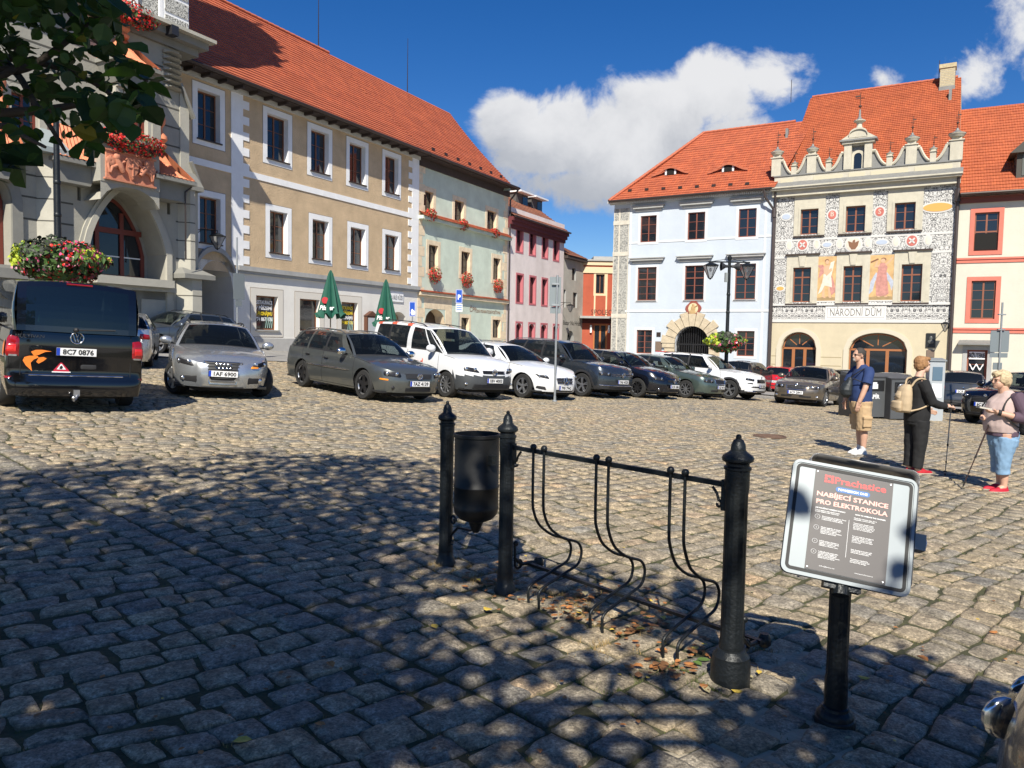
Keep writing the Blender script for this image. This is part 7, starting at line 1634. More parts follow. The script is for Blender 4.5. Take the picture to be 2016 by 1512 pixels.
# generic car seen from behind
def hatch_rear(label,pm,plate,cx,cy,deg,H=1.5,L=4.1,rails=False,suvlike=False,px=None):
    k=.12 if suvlike else 0
    c=Car(label,L=L,W=1.76,H=H,fa=.85,wb=2.5,rw=.32+.03*suvlike,belt=[(0,.66+k),(.15,.75+k),(.5,.85+k),(1.2,.95+k),(3.6,.99+k),(L,1.0+k)],roof=[(1.8,H-.09),(2.2,H-.02),(2.8,H),(3.4,H-.03),(L-.2,H-.1)],A=(1.2,1.95),D=(L-.12,L-.36),pil=((1.55,2.05,'g'),(2.4,2.42,'k'),(2.46,2.48,'d'),(3.2,3.15,'k'),(3.3,3.22,'d'),(L-.45,L-.55,'p')),wrt=.72,cf=.65,fp=FP0,rp=[(.15,.1),(.3,.02),(.5,.0),(.62,.03),(.8,.04),(1.1,.08)],sill=.22+k/2,cr=.4,nr=3.4)
    c.finish([pm,blackpl,blackpl],glass_rear=privglass); c.wheels('multi',0,9)
    lamp(c,'tail_light',[(.62,.74+k),(.92,.76+k),(.88,.93+k),(.62,.90+k)],rear=True,kind='red'); lamp(c,'headlight',[(.45,.58+k),(.88,.62+k),(.9,.74+k),(.5,.70+k)])
    c.plate(plate,0,.62+k*1.6,rear=True,off=.02); c.emblem('disc',0,.83+k,.045,rear=True,off=.02)
    c.patch('rear_bumper_strip',[(-.8,.36),(.8,.36),(.8,.42),(-.8,.42)],blackpl,.006,rear=True,nu=14)
    mb=MB(); mb.tube([c.ptr(-.75+1.5*j/12,.70+k,.002) for j in range(13)],.005,5); mb.tube([c.ptr(.60,.45,.002),c.ptr(.60,.95,.002)],.005,5); mb.tube([c.ptr(-.60,.45,.002),c.ptr(-.60,.95,.002)],.005,5); mb.build('tailgate_gap',seam_m,c.root)
    c.doors([(1.05,1.1),2.45,(3.1,3.3)],handles=((2.28,.84),(3.0,.87)),hm=pm); c.mirrors(pm)
    if rails: c.rails(pm)
    if px: 
        g=ghit(*px); cx,cy=g.x,g.y
    c.put(cx,cy,deg); CARS.append(c); return c
redp=mat('bright_red_paint',(.52,.012,.02),.28,0,coat=.9)
q=at(1536,768,43.5); hatch_rear('bright red hatchback seen from behind beside the brown beige liftback',redp,'5C3 1126',q.x+.1,43.5,60,rails=True)
q=at(1461,735,41); hatch_rear('dark grey off road car seen from behind past the white off road car',paint('dark_bronze_paint',(.04,.036,.034),.5,.3),'4C2 7751',q.x+.5,41.5,52,H=1.62,suvlike=True)
q=at(1895,795,29.0); c=hatch_rear('grey off road car with red tail lights seen from behind beyond the walkers',paint('graphite_paint',(.07,.075,.08),.55,.28),'2C8 4410',q.x+.65,30.5,64,H=1.62,L=4.5,suvlike=True)
# dark cars seen from the front
def front_car(label,pm,plate,cx,cy,deg,H=1.45,k=0,glass=None,em='disc'):
    c=Car(label,L=4.4,W=1.8,H=H,fa=.88,wb=2.62,rw=.32+k*.2,belt=[(0,.66+k),(.12,.74+k),(.5,.83+k),(1.0,.90+k),(1.4,.94+k),(4.4,1.0+k)],roof=[(1.85,H-.09),(2.3,H-.01),(2.9,H),(3.6,H-.04),(4.15,H-.13)],A=(1.35,2.05),D=(4.26,3.85),pil=((1.7,2.18,'g'),(2.5,2.53,'k'),(2.58,2.58,'g'),(3.4,3.3,'k'),(3.5,3.36,'d'),(4.0,3.74,'p')),wrt=.69,cf=.7,fp=[(a,b) for a,b in [(.15,.10),(.28+k,.03),(.45+k,.0),(.6+k,.025),(.72+k,.08),(.85+k,.2),(1.0+k,.35)]],rp=RP0,hcrown=.06,sill=.2+k/2)
    c.finish([pm,blackpl,blackpl]); c.wheels('double',0,5); lamp(c,'headlight',[(.48,.58+k),(.92,.63+k),(.94,.74+k),(.54,.70+k)]); c.grille(.40,.50+k,.68+k,slats=4,taper=.1); c.emblem(em,0,.70+k,.05,off=.03); c.plate(plate,0,.44+k,off=.02); c.grille(.6,.26,.36,slats=2,name='lower_grille')
    lamp(c,'tail_light',[(.60,.74+k),(.9,.76+k),(.86,.93+k),(.6,.90+k)],rear=True,kind='red')
    c.doors([(1.2,1.25),2.55,(3.3,3.5)],handles=((2.38,.82+k),(3.2,.85+k)),hm=pm); c.mirrors(pm); c.put(cx,cy,deg); CARS.append(c); return c
q=at(1752,770,32.5); front_car('dark blue car with a wide dark windscreen behind the recycling bins',paint('navy_paint',(.008,.012,.03),.3,.2),'3C7 9915',q.x+.65,33.5,-112,em='disc')
front_car('black off road car nosing in at the right edge behind the walkers',paint('deep_black_paint',(.004,.004,.006),.2,.16),'6C1 3370',15.25,22.6,-150,H=1.6,k=.14)
q=at(1662,760,38); front_car('black estate car peeking out behind the brown beige liftback',paint('black_paint',(.006,.006,.007),.2,.2),'9C4 2208',q.x-.5,36.5,-110,H=1.5)
c=front_car('dark grey blue estate car parked along the ochre house facing left',paint('blue_grey_metallic',(.10,.12,.145),.6,.3),'2C0 5527',-11.7,26.6,-122,H=1.47); c.rails(blackpl)
# silver saloon tail, far left
c=Car('silver saloon tail showing past the black van',L=4.5,W=1.76,H=1.43,fa=.85,wb=2.6,rw=.31,belt=[(0,.66),(.15,.74),(.5,.83),(1.4,.93),(3.9,1.0),(4.3,1.03),(4.5,1.0)],roof=[(1.9,1.34),(2.4,1.41),(2.9,1.43),(3.4,1.38),(3.7,1.32)],A=(1.4,2.1),D=(3.98,3.5),pil=((1.75,2.2,'g'),(2.6,2.6,'k'),(2.66,2.66,'g'),(3.35,3.2,'p')),wrt=.66,cf=.7,fp=FP0,rp=[(.15,.1),(.3,.02),(.5,0),(.7,.03),(.9,.05),(1.05,.1)],cr=.4,nr=3.6,rcap=.03)
c.finish([paint('silver_paint',(.5,.52,.54)),blackpl,blackpl],glass_rear=carglass); c.wheels('multi',0,8); lamp(c,'tail_light',[(.55,.76),(.9,.76),(.86,.90),(.55,.92)],rear=True,kind='red'); c.plate('2C6 1078',0,.80,rear=True,off=.02); c.emblem('disc',0,.93,.05,rear=True,off=.02); c.doors([1.2,2.6,3.4],handles=((2.4,.84),(3.2,.87)),hm=chrome)
q=at(262,700,19.5); c.put(q.x-1.25,21.4,112); CARS.append(c)
c=mkpassat('pale grey estate car of which only the roof shows over the white saloon',paint('pale_grey_metallic',(.30,.32,.35),.6,.3),'x'); c.wheels('multi',0,9); c.doors([(1.28,1.33),2.66,(3.42,3.68)]); c.rails(chrome); q=at(968,700,27.5); c.put(q.x,27.8,-60); CARS.append(c)
# corner of a car right beside the photographer
c=Car('beige silver car bonnet corner at the bottom right, close to the sign',L=4.4,W=1.78,H=1.46,fa=.88,wb=2.6,rw=.32,belt=[(0,.62),(.12,.69),(.5,.79),(1.0,.87),(1.4,.93),(4.4,1.0)],roof=[(1.85,1.37),(2.3,1.44),(2.9,1.46),(3.6,1.42),(4.15,1.33)],A=(1.35,2.05),D=(4.26,3.85),pil=((1.7,2.18,'g'),(2.5,2.53,'k'),(2.58,2.58,'g'),(3.4,3.3,'p')),wrt=.69,cf=.75,nf=2.5,fp=FP0,rp=RP0)
c.finish([paint('champagne_paint',(.42,.38,.33),.7,.25),blackpl,blackpl]); c.wheels(); lamp(c,'headlight',[(.45,.55),(.95,.60),(.98,.73),(.55,.69)]); c.grille(.38,.5,.6); c.doors([1.2,2.5,3.3],handles=((2.4,.84),)); c.plate('7C0 2416',0,.42); c.mirrors(chrome); c.put(2.09,.13,91); CARS.append(c)
# ---------------- the black van
vb=paint('van_black_paint',(.004,.004,.005),.1,.10)
c=Car('black van seen from behind with orange swirl stickers under a huge flower basket','van',L=4.9,W=1.90,H=1.97,fa=.90,wb=3.0,rw=.34,belt=[(0,.80),(.12,.92),(.5,1.05),(1.0,1.15),(1.4,1.18),(4.9,1.20)],roof=[(1.4,1.80),(1.9,1.92),(2.6,1.96),(4.2,1.97),(4.8,1.94)],A=(.95,1.7),D=(4.84,4.68),pil=((1.05,1.72,'g'),(2.2,2.25,'p'),(2.3,2.35,'d'),(3.45,3.45,'p'),(3.52,3.52,'d'),(4.62,4.5,'p')),wrt=.86,cf=.5,nf=3,fp=FPc,rp=[(.15,.05),(.30,.0),(.48,.0),(.52,.045),(.62,.05),(1.0,.055),(1.25,.09)],cr=.20,nr=4.5,crown=.05,sill=.26,rbow=.03,rcap=.01,redge=(.86,.10,.88))
c.finish([vb,blackpl,blackgl],glass_rear=glassmat('van_rear_glass',(.06,.10,.11),.30,.02,(.006,.012,.02))); c.wheels('multi',0,9)
for sg in (1,-1):
    cs=[(sg*.74,.80),(sg*.98,.80),(sg*.98,1.155),(sg*.74,1.13)]; cs=cs if sg>0 else [cs[1],cs[0],cs[3],cs[2]]
    t=c.patch('tail_light',cs,lampred,.02,rear=True,rnd=.15); cs=[(sg*.76,.82),(sg*.9,.82),(sg*.9,.86),(sg*.76,.86)]; cs=cs if sg>0 else [cs[1],cs[0],cs[3],cs[2]]; c.patch('reversing_lens',cs,reflector,.026,rear=True,parent=t)
    cs=[(sg*.77,.86),(sg*.93,.86),(sg*.93,1.03),(sg*.77,1.03)]; cs=cs if sg>0 else [cs[1],cs[0],cs[3],cs[2]]; c.patch('brake_lens',cs,mat('lamp_bright_red',(.62,.02,.02),.15,coat=1),.026,rear=True,parent=t)
    cs=[(sg*.62,.50),(sg*1.02,.50),(sg*1.02,.545),(sg*.62,.545)]; cs=cs if sg>0 else [cs[1],cs[0],cs[3],cs[2]]; c.patch('bumper_reflector',cs,lampred,.012,rear=True)
c.emblem('vw',.02,1.13,.085,rear=True,off=.02); c.plate('8C7 0876',.02,.92,rear=True,off=.02,w=.52)
e=thing_local('',c.root,c.ptr(.62,1.10,.012),True); o=text_mesh('MULTIVAN','model_lettering',.075,chrome,c.root,(0,0,0)); o.matrix_local=e@Matrix.Rotation(PI/2,4,'X')
mb=MB(); mb.tube([c.ptr(-.62+1.24*k/12,.565,.012) for k in range(13)],.010,6); mb.build('chrome_strip',chrome,c.root)
mb=MB(); mb.tube([c.ptr(-.72+1.44*k/12,1.0,.001) for k in range(13)],.005,5); 
for sg in (1,-1): mb.tube([c.ptr(sg*.73,.56,.002),c.ptr(sg*.73,1.19,.002)],.006,5)
mb.tube([c.ptr(-.7+1.4*k/12,.58,.001) for k in range(13)],.006,5); mb.build('tailgate_gap',seam_m,c.root)
osw=mat('orange_sticker',(.85,.22,.03),.4)
def sticker(pts,nm='swirl_sticker',m=osw,off=.010):
    mb=MB(); mb.add([c.ptr(q,z,off) for q,z in pts],[tuple(range(len(pts)))]); return mb.build(nm,m,c.root)
sw=[[(.60,.90),(.54,.93),(.46,.935),(.34,.915),(.42,.905),(.50,.86),(.56,.84)],[(.66,.70),(.70,.77),(.68,.82),(.62,.84),(.52,.845),(.50,.82),(.56,.79),(.60,.74),(.58,.62)],[(.50,.82),(.44,.83),(.40,.81),(.44,.77),(.50,.73),(.53,.755)]]
for p in sw: sticker(p)
# red triangle sticker
tri=sticker([(.32,.62),(.10,.62),(.115,.65),(.205,.755),(.225,.755),(.305,.65)],'triangle_sticker',mat('red_sticker',(.5,.02,.05),.5)); mb=MB(); mb.add([c.ptr(q,z,.013) for q,z in ((.27,.655),(.15,.655),(.205,.735),(.22,.735))],[(0,1,2,3)]); mb.build('sticker_field',white,tri); mb=MB(); mb.add([c.ptr(q,z,.015) for q,z in ((.235,.662),(.20,.662),(.19,.69),(.205,.715),(.23,.70))],[(0,1,2,3,4)]); mb.build('sticker_figure',plate_k,tri)
mb=MB(); mb.add([c.ptr(q,z,.012) for q,z in ((.33,.61),(.09,.61),(.09,.625),(.33,.625))],[(0,1,2,3)]); mb.build('sticker_strip',white,tri)
c.patch('tailgate_handle',[(-.03,.66),(-.26,.66),(-.26,.74),(-.03,.74)][::1],blackpl,.004,rear=True)
for q in ((2.2),): 
    mb=MB(); pts=[Vector((.0,0,0))]; 
mb=MB(); mb.add([c.ptu(4.45,z,1,.008)+Vector((dx,0,0)) for dx,z in ((-.12,.80),(.1,.84),(.16,.95),(.02,1.05),(-.1,.98))],[(0,1,2,3,4)]); mb.build('swirl_sticker',osw,c.root)
# rear wiper, third light, tow bar, visible parcel
p0=c.ws(-.05*-1,.03,c.D,.03,.05,-1); p1=c.ws(-.62,.08,c.D,.03,.05,-1); mb=MB(); mb.ball(p0+Vector((-.03,0,.02)),.035); mb.tube([p0+Vector((-.035,0,.02)),p1+Vector((-.03,0,0))],.010,6); mb.build('rear_wiper',blackpl,c.root)
mb=MB(); a_=c.ws(.22,.955,c.D,.03,.05,-1);b_=c.ws(-.22,.955,c.D,.03,.05,-1); mb.tube([a_+Vector((-.012,0,0)),b_+Vector((-.012,0,0))],.014,6); mb.build('third_brake_light',lampred,c.root)
x_=c.x0-c.L; mb=MB(); mb.box(x_-.06,x_+.2,-.03,.05,.27,.36); mb.tube([(x_-.02,-.02,.30),(x_-.12,.03,.24),(x_-.17,.06,.22)],.018,8); mb.ball((x_-.18,.065,.26),.026); mb.build('tow_bar',rim_m,c.root)
tealm=mat('teal_parcel',(.10,.50,.38),.7); mb=MB(); mb.obox((x_+.42,.22,1.33),(.16,.02,.04),(-.02,.24,.02),(-.02,-.01,.045)); mb.build('teal_parcel',tealm,c.root)
c.doors([(1.0,1.05),2.28,3.5],handles=((2.1,1.02),(2.5,1.02)),hm=vb); c.mirrors(vb,1.3,.5)
q=at(158,800,11.9); c.put(-8.02,13.35,127); VAN=c
CARS.append(c)
# ================================================= STREET FURNITURE
castiron=mat('cast_iron_black',(.014,.017,.019),.42,.35,var=.25,vscale=9,bump=.25,bscale=60)
def post(px,py,h,r,base='small',label='',group='black cast iron posts'):
    p=ghit(px,py); return p
PA,PB_,PC=ghit(877,1112),ghit(994,1166),ghit(1437,1345)
def postmesh(name,parent,p,h,r,big=False,flut=14):
    mb=MB(); n=flut*4; prof=[]
    vs=[];fs=[]; z0=.10 if not big else .17; z1=h-.165
    rings=[(z0,1),(z0+.03,1),(z0+.06,.93),(z1-.12,.93),(z1-.08,1),(z1,1)]
    for z,k in rings:
        for j in range(n):
            a=2*PI*j/n; rr=r*(k+( -.055*(.5+.5*math.cos(flut*a)) if k<1 else 0)); vs.append((rr*math.cos(a),rr*math.sin(a),z))
    for i in range(len(rings)-1):
        for j in range(n): a=i*n+j;b_=i*n+(j+1)%n; fs.append((a,b_,b_+n,a+n))
    mb.add(vs,fs)
    if big: mb.lathe([(r*1.62,-.02),(r*1.62,.10),(r*1.5,.125),(r*1.5,.14),(r*1.25,.155),(r*1.15,.17),(r,.175)],(0,0,0),28)
    else: mb.lathe([(r*1.4,-.02),(r*1.4,.02),(r*1.25,.035),(r*1.2,.05),(r*1.05,.06),(r,.105)],(0,0,0),28)
    k=r/.052
    mb.lathe([(r,0),(r*1.12,.004),(r*1.12,.016),(r*.95,.022),(r*.95,.034),(r*1.25,.045),(r*1.3,.058),(r*1.2,.07),(r*.8,.085),(r*.62,.095),(r*.58,.12),(r*.42,.142),(r*.22,.15),(r*.24,.158),(r*.18,.168),(0,.171)],(0,0,z1),28)
    return mb.build(name,castiron,parent,smooth=38)
rk=thing('bike_rack','black iron bicycle rack of three double hoops between two fluted posts','bicycle rack',(PB_.x,PB_.y,PB_.z))
Z0=PB_.z; dd_=Vector((PC.x-PB_.x,PC.y-PB_.y,0)); Lr=dd_.length; dv=dd_.normalized(); nv=Vector((-dv.y,dv.x,0))
if nv.y<0: nv=-nv
postmesh('post',rk,None,1.143,.050); o=postmesh('post',rk,None,1.20,.0575,big=True); o.location=(PC.x-PB_.x,PC.y-PB_.y,PC.z-PB_.z)
def RP(s,n,z): # rack coordinates -> local
    x=dv*s+nv*n; g=G(PB_.x+x.x,PB_.y+x.y)-Z0; return Vector((x.x,x.y,g+z))
def RT(s,n,z):
    x=dv*s+nv*n; return Vector((x.x,x.y,z))
zr0,zr1=.925,.945
mb=MB(); a=RT(.05,0,zr0);b_=RT(Lr-.06,0,zr1-.03); d=(b_-a).normalized(); mb.obox((a+b_)/2,d*((b_-a).length/2),nv*.008,d.cross(nv)*.013); mb.build('top_rail',castiron,rk)
for s0_,sg in ((.05,1),(Lr-.06,-1)):
    mb=MB(); z=(zr0 if sg>0 else zr1-.03)
    mb.obox(RT(s0_+sg*.0,0,z-.05),dv*.012,nv*.02,Vector((0,0,.075)))
    pts=[RT(s0_+sg*(.02+.05*t),0,z-.02-.09*t) for t in (0,.5)]
    c=RT(s0_+sg*.035,0,z-.10); sp=[RT(s0_+sg*.07,0,z-.02),RT(s0_+sg*.045,0,z-.05)]+[c+dv*sg*.024*math.cos(t)*(1-t/9)+Vector((0,0,.024*math.sin(t)*(1-t/9))) for t in [PI*.5+i*.45 for i in range(12)]]
    mb.tube(sp,.007,6); mb.build('scroll_bracket',castiron,rk,smooth=60)
prof=[(0,.975),(0,.80),(.002,.618),(.012,.56),(.035,.505),(.07,.465),(.108,.436),(.16,.402),(.212,.379),(.262,.364),(.315,.346),(.345,.32),(.362,.283),(.356,.24),(.336,.207),(.30,.190),(.262,.183),(.14,.152),(.028,.127),(-.012,.108),(-.024,.083),(-.018,.04),(-.016,-.02)]
def smoothpath(P,k=3):
    for _ in range(k):
        Q_=[P[0]]
        for a,b_ in zip(P,P[1:]): Q_+= [a*.75+b_*.25,a*.25+b_*.75]
        P=Q_+[P[-1]]
    return P
for s_ in (.242,.330,.730,.816,1.216,1.303):
    rz=zr0+(zr1-.03-zr0)*s_/Lr; g=G(*(PB_+dv*s_).xy)-Z0
    pts=smoothpath([RT(s_+ (0.0 if z>.3 else .0),-.016+n,(z if z>.5 else z+g*(1-z)) * (1 if z<.6 else rz/.955)) for n,z in prof],2)
    mb=MB(); mb.tube(pts,.0085,8); mb.ball(pts[0]+Vector((0,0,.008)),.020,m=0,nu=12,nv=8); mb.build('hoop',castiron,rk,smooth=60)
mb=MB(); a=RP(.03,.18,.16);b_=RP(Lr+.05,.20,.17); d=(b_-a).normalized(); mb.obox((a+b_)/2,d*((b_-a).length/2),nv*.014,d.cross(nv)*.009); mb.build('bottom_rail',castiron,rk)
for s0_,sg in ((.0,1),(Lr,-1)):
    mb=MB(); z=.2
    c=RP(s0_+.03,.09,.18); sp=[RP(s0_+.03,.05+.0,.30),RP(s0_+.03,.055,.24)]+[c+nv*.05*math.cos(t)*(1-t/12)+Vector((0,0,.05*math.sin(t)*(1-t/12))) for t in [PI*.9+i*.42 for i in range(16)]]
    mb.tube(sp,.009,6); mb.tube([RP(s0_+.03,.05,.22),RP(s0_+.03,.11,.17),RP(s0_+.03,.2,.165),RP(s0_+.03,.26,.15)],[.011,.012,.014,.02],8); mb.ball(RP(s0_+.03,.06,.31),.018); mb.lathe([(.02,-.02),(.035,0),(.03,.03),(.02,.05)],RP(s0_+.03,.27,.14),10); mb.build('scroll_bracket',castiron,rk,smooth=60)
bn=thing('litter_bin','black round iron litter bin hanging between two posts left of the bicycle rack','litter bin',(PA.x,PA.y,PA.z))
postmesh('post',bn,None,1.138,.050)
c=(PB_-PA)*.52; c=Vector((c.x,c.y,0)); mb=MB(); rb=.150
mb.lathe([(0,.36),(.05,.37),(.11,.395),(rb*.94,.43),(rb*.98,.46),(rb,.47),(rb*.975,.48),(rb*.975,.60),(rb,.605),(rb,.615),(rb*.975,.62),(rb*.975,.93),(rb*1.03,.935),(rb*1.03,.955),(rb*.94,.955),(rb*.92,.90),(rb*.9,.45),(0,.44)],c,36); mb.lathe([(.02,.30),(.035,.33),(.05,.37)],c,14)
bo=mb.build('bin_bucket',mat('bin_enamel',(.010,.010,.010),.5,.2,var=.3,vscale=12),bn,smooth=38)
mb=MB(); u_=(PB_-PA); u_.z=0; u_.normalize()
for s0_ in (.05,): 
    cc=Vector((0,0,.33))+u_*.085; sp=[cc+u_*.035*math.cos(t)*(1-t/12)+Vector((0,0,.035*math.sin(t)*(1-t/12))) for t in [i*.42 for i in range(18)]]
    mb.tube([c+Vector((0,0,.325)),c-u_*.06+Vector((0,0,.30)),u_*.14+Vector((0,0,.29)),u_*.06+Vector((0,0,.22)),u_*.05+Vector((0,0,.15))],.009,6); mb.tube(sp,.008,6)
    cc=Vector((0,0,.17))+u_*.07; mb.tube([cc+u_*.02*math.cos(t)*(1-t/12)+Vector((0,0,.02*math.sin(t)*(1-t/12))) for t in [i*.42 for i in range(14)]],.006,6)
mb.build('scroll_bracket',castiron,bn,smooth=60)
mb=MB()
for sg in (-1,1): mb.obox(c+u_*sg*(rb+.012)+Vector((0,0,.80)),u_*.022,Vector((-u_.y,u_.x,0))*.02,Vector((0,0,.03)))
mb.build('bin_lug',castiron,bn)
# ------------- charging station sign
S=ghit(1643,1425); sgn_=thing('charging_station','grey charging box sign for electric bicycles on a black fluted post','charging station',(S.x,S.y,S.z))
mb=MB(); r=.048; n=56; vs=[];fs=[]
for z,k in ((.08,1),(.12,1),(.20,1),(.23,.93),(.60,.93),(.64,1),(.86,1)):
    for j in range(n): a=2*PI*j/n; rr=r*(k-(.06*(.5+.5*math.cos(14*a)) if k<1 else 0)); vs.append((rr*math.cos(a),rr*math.sin(a),z))
for i in range(6):
    for j in range(n): a=i*n+j;b_=i*n+(j+1)%n; fs.append((a,b_,b_+n,a+n))
mb.add(vs,fs); mb.lathe([(r*1.75,-.01),(r*1.78,.012),(r*1.7,.03),(r*1.6,.034),(r*1.6,.045),(r*1.45,.06),(r*1.2,.068),(r*1.15,.08),(r,.085)],(0,0,0),32); mb.build('post',castiron,sgn_,smooth=38)
pm_=Matrix.Translation((1.3828-S.x,3.0694-S.y,.9056-S.z))@Matrix.Rotation(-.1704,4,'Z')@Matrix.Rotation(-.4099,4,'X')@Matrix.Rotation(.1533,4,'Y')
def rrect(w,h,r,n=6):
    P_=[]
    for cx,cz,a0 in ((w/2-r,h/2-r,0),(-w/2+r,h/2-r,90),(-w/2+r,-h/2+r,180),(w/2-r,-h/2+r,270)):
        for i in range(n+1): a=R(a0+90*i/n); P_.append((cx+r*math.cos(a),cz+r*math.sin(a)))
    return P_
alu=mat('sign_aluminium',(.20,.225,.24),.5,.35,var=.04,vscale=3); dgrey=mat('panel_grey_brown',(.065,.058,.058),.5); 
W_,H_=.4867,.4773
mb=MB(); outer=rrect(W_,H_,.032); mb.prism(outer[::-1] if 0 else outer,-.012,.012,0); pn=mb.build('sign_panel',alu,sgn_,smooth=30); pn.matrix_local=pm_
mb=MB()
def ringm(mb,w,h,r,t,y0,y1):
    a=rrect(w,h,r);b_=rrect(w-2*t,h-2*t,max(.004,r-t)); k=len(a)
    for i in range(k):
        j=(i+1)%k; mb.add([(a[i][0],y0,a[i][1]),(a[j][0],y0,a[j][1]),(b_[j][0],y0,b_[j][1]),(b_[i][0],y0,b_[i][1]),(a[i][0],y1,a[i][1]),(a[j][0],y1,a[j][1]),(b_[j][0],y1,b_[j][1]),(b_[i][0],y1,b_[i][1])],[(0,3,2,1),(0,1,5,4),(3,7,6,2)])
ringm(mb,W_-.032,H_-.032,.022,.013,-.0145,-.012); mb.build('sign_gasket',mat('rubber_black',(.006,.006,.006),.6),pn)
mb=MB(); ringm(mb,W_,H_,.032,.012,-.017,-.012); mb.build('sign_rim',alu,pn,smooth=30)
lw=.262; lh=.392; lx=.0; mb=MB(); mb.box(lx-lw/2,lx+lw/2,-.0150,-.0125,-lh/2,lh/2); nb=mb.build('notice',dgrey,pn); nb.scale=(1.16,1,1.06)
red_l=mat('sign_red',(.62,.05,.05),.5); pnk=mat('sign_salmon',(.82,.42,.36),.5); blu=mat('sign_blue',(.02,.12,.36),.5); wl_=mat('sign_white',(.80,.80,.80),.5)
Y=-.0156
def T_(t,size,m,x,z,w,al='CENTER',**k): return text_mesh(t,'lettering',size,m,nb,(x,Y,z),width=w,align=al,ext=.0004,**k)
T_('Prachatice',.038,red_l,.022,.152,.172,bold=.0008)
mb=MB()
for i in range(3):
    for j in range(3):
        if (i,j)!=(1,1): mb.box(-.098+i*.011,-.089+i*.011,Y-.0003,Y,.150+j*.011,.159+j*.011)
mb.build('town_emblem',red_l,nb)
mb=MB(); mb.prism(rrect(.115,.021,.0105),Y-.0002,Y+.0004); ob=mb.build('oval_badge',blu,nb); ob.location=(.0,0,.131)
T_('POWERBOX ONE',.0125,wl_,0,.1265,.098,bold=.0004).location.y=Y-.001
T_('NABÍJECÍ STANICE',.0245,pnk,0,.093,.238,bold=.0007); T_('PRO ELEKTROKOLA',.0245,pnk,0,.062,.238,bold=.0007)
T_('JAK POUŽÍVAT NABÍJECÍ STANICI',.0062,wl_,-.068,.043,.1,bold=.0002); T_('HOW TO OPERATE THE CHARGER',.0062,wl_,.065,.043,.1,bold=.0002)
cz_=['Pomocí aplikace nebo platební karty','spustíte nabíjení svého elektrokola.']
def para(x,z,lines,size=.0056,lead=.0073):
    text_mesh('\n'.join(lines),'lettering',size,wl_,nb,(x,Y,z),align='LEFT',ext=.0003,bold=.0001)
para(-.118,.034,cz_)
blocks_=[['Zkontrolujte typ konektoru. Pokud','je kompatibilní, připojte kabel','k vašemu kolu a zvolte zásuvku.'],['Připojte nabíječku do zásuvky.','Zavřete dvířka boxu a zvolte','číslo zásuvky na displeji.','Zaplaťte kartou nebo mobilem,','nabíjení se spustí ihned.'],['Průběh nabíjení sledujete na','displeji. Po skončení odpojte','nabíječku a zavřete box.','Děkujeme a šťastnou cestu.'],['V případě potíží volejte linku','uvedenou níže. Nabíjení lze','kdykoliv ukončit tlačítkem.','Stanice je pod dohledem kamer,','užívejte ji prosím šetrně.']]
eng_=[['Check the connector type. If it is','compatible, connect the cable.'],['Connect your charger to the','socket, close the door of the','box and choose the number of','the socket on the display. Pay','with card or mobile phone.'],['You can watch the charging on','the display. When it is done,','unplug the charger and close','the box. Thank you and enjoy','your journey.'],['Stop charging at any time with','the button. In case of trouble','call the line printed below.'],['The station is watched by','cameras, please treat it well','and report any damage.']]
for i,(bl_,z) in enumerate(zip(blocks_,(.012,-.030,-.083,-.124))):
    para(-.093,z,bl_); ringc=MB(); pts=[(-.108+.0085*math.cos(2*PI*k/16),Y-.0002,z-.002+.0085*math.sin(2*PI*k/16)) for k in range(17)]; ringc.tube(pts,.0006,4,cap=False); ringc.build('number_ring',wl_,nb)
    T_(str(i+1),.007,wl_,-.108,z-.0045,None)
for bl_,z in zip(eng_,(.030,.010,-.040,-.092,-.128)): para(.012,z,bl_)
mb=MB(); mb.box(-.0035,-.0025,Y-.0003,Y,-.125,.02); mb.build('divider_line',wl_,nb)
T_('info@pece.cz',.006,wl_,-.06,-.178,.05); T_('www.powerboxone.cz',.006,wl_,.06,-.178,.06)
mb=MB()
for x,z in ((-lw/2+.008,lh/2-.008),(lw/2-.008,lh/2-.008),(-lw/2+.008,-lh/2+.008),(lw/2-.008,-lh/2+.008)): mb.lathe([(.0028,0),(.0028,-.0016),(0,-.002)],(x,-.015,z),10,0,'y')
mb.build('screws',rim_m,nb)
boxm=mat('charger_black_steel',(.018,.02,.022),.3,.5,coat=.3); mb=MB(); mb.prism(rrect(.43,.42,.03),.014,.17); cb_=mb.build('charger_box',boxm,pn,smooth=30); cb_.location=(.042,0,.005)
mb=MB() # bent steel hood over the box
pth=[(-.215,.03),(-.215,.21)]+[(-.185-.03*math.cos(R(a)),.235+.03*math.sin(R(a))) for a in range(0,91,15)]+[(.185+.03*math.sin(R(a)),.235+.03*math.cos(R(a))) for a in range(0,91,15)]+[(.215,.2),(.215,.03)]
for (x0_,z0_),(x1_,z1_) in zip(pth,pth[1:]): mb.add([(x0_,.02,z0_),(x1_,.02,z1_),(x1_,.19,z1_),(x0_,.19,z0_)],[(0,1,2,3)]); 
hd=mb.build('steel_hood',mat('brushed_steel',(.34,.33,.32),.42,.6,var=.25,vscale=14),pn,smooth=50); hd.location=(.045,.0,.025)
sol=hd.modifiers.new('s','SOLIDIFY'); sol.thickness=.004
mb=MB(); mb.box(.255,.300,.02,.085,-.035,.03); kk=mb.build('lock_block',mat('grey_plastic',(.22,.24,.24),.5),pn); mb=MB(); mb.lathe([(.0,0),(.021,0),(.021,.006),(.0,.008)],(.300,.05,-.003),16,0,'x'); mb.build('socket_cap',white,kk)
mb=MB(); mb.box(-.07,.07,.0,.05,-.26,-.18); mb.tube([(-.0,.03,-.2),(0,.02,-.28)],.035,12); mb.build('bracket',castiron,pn)
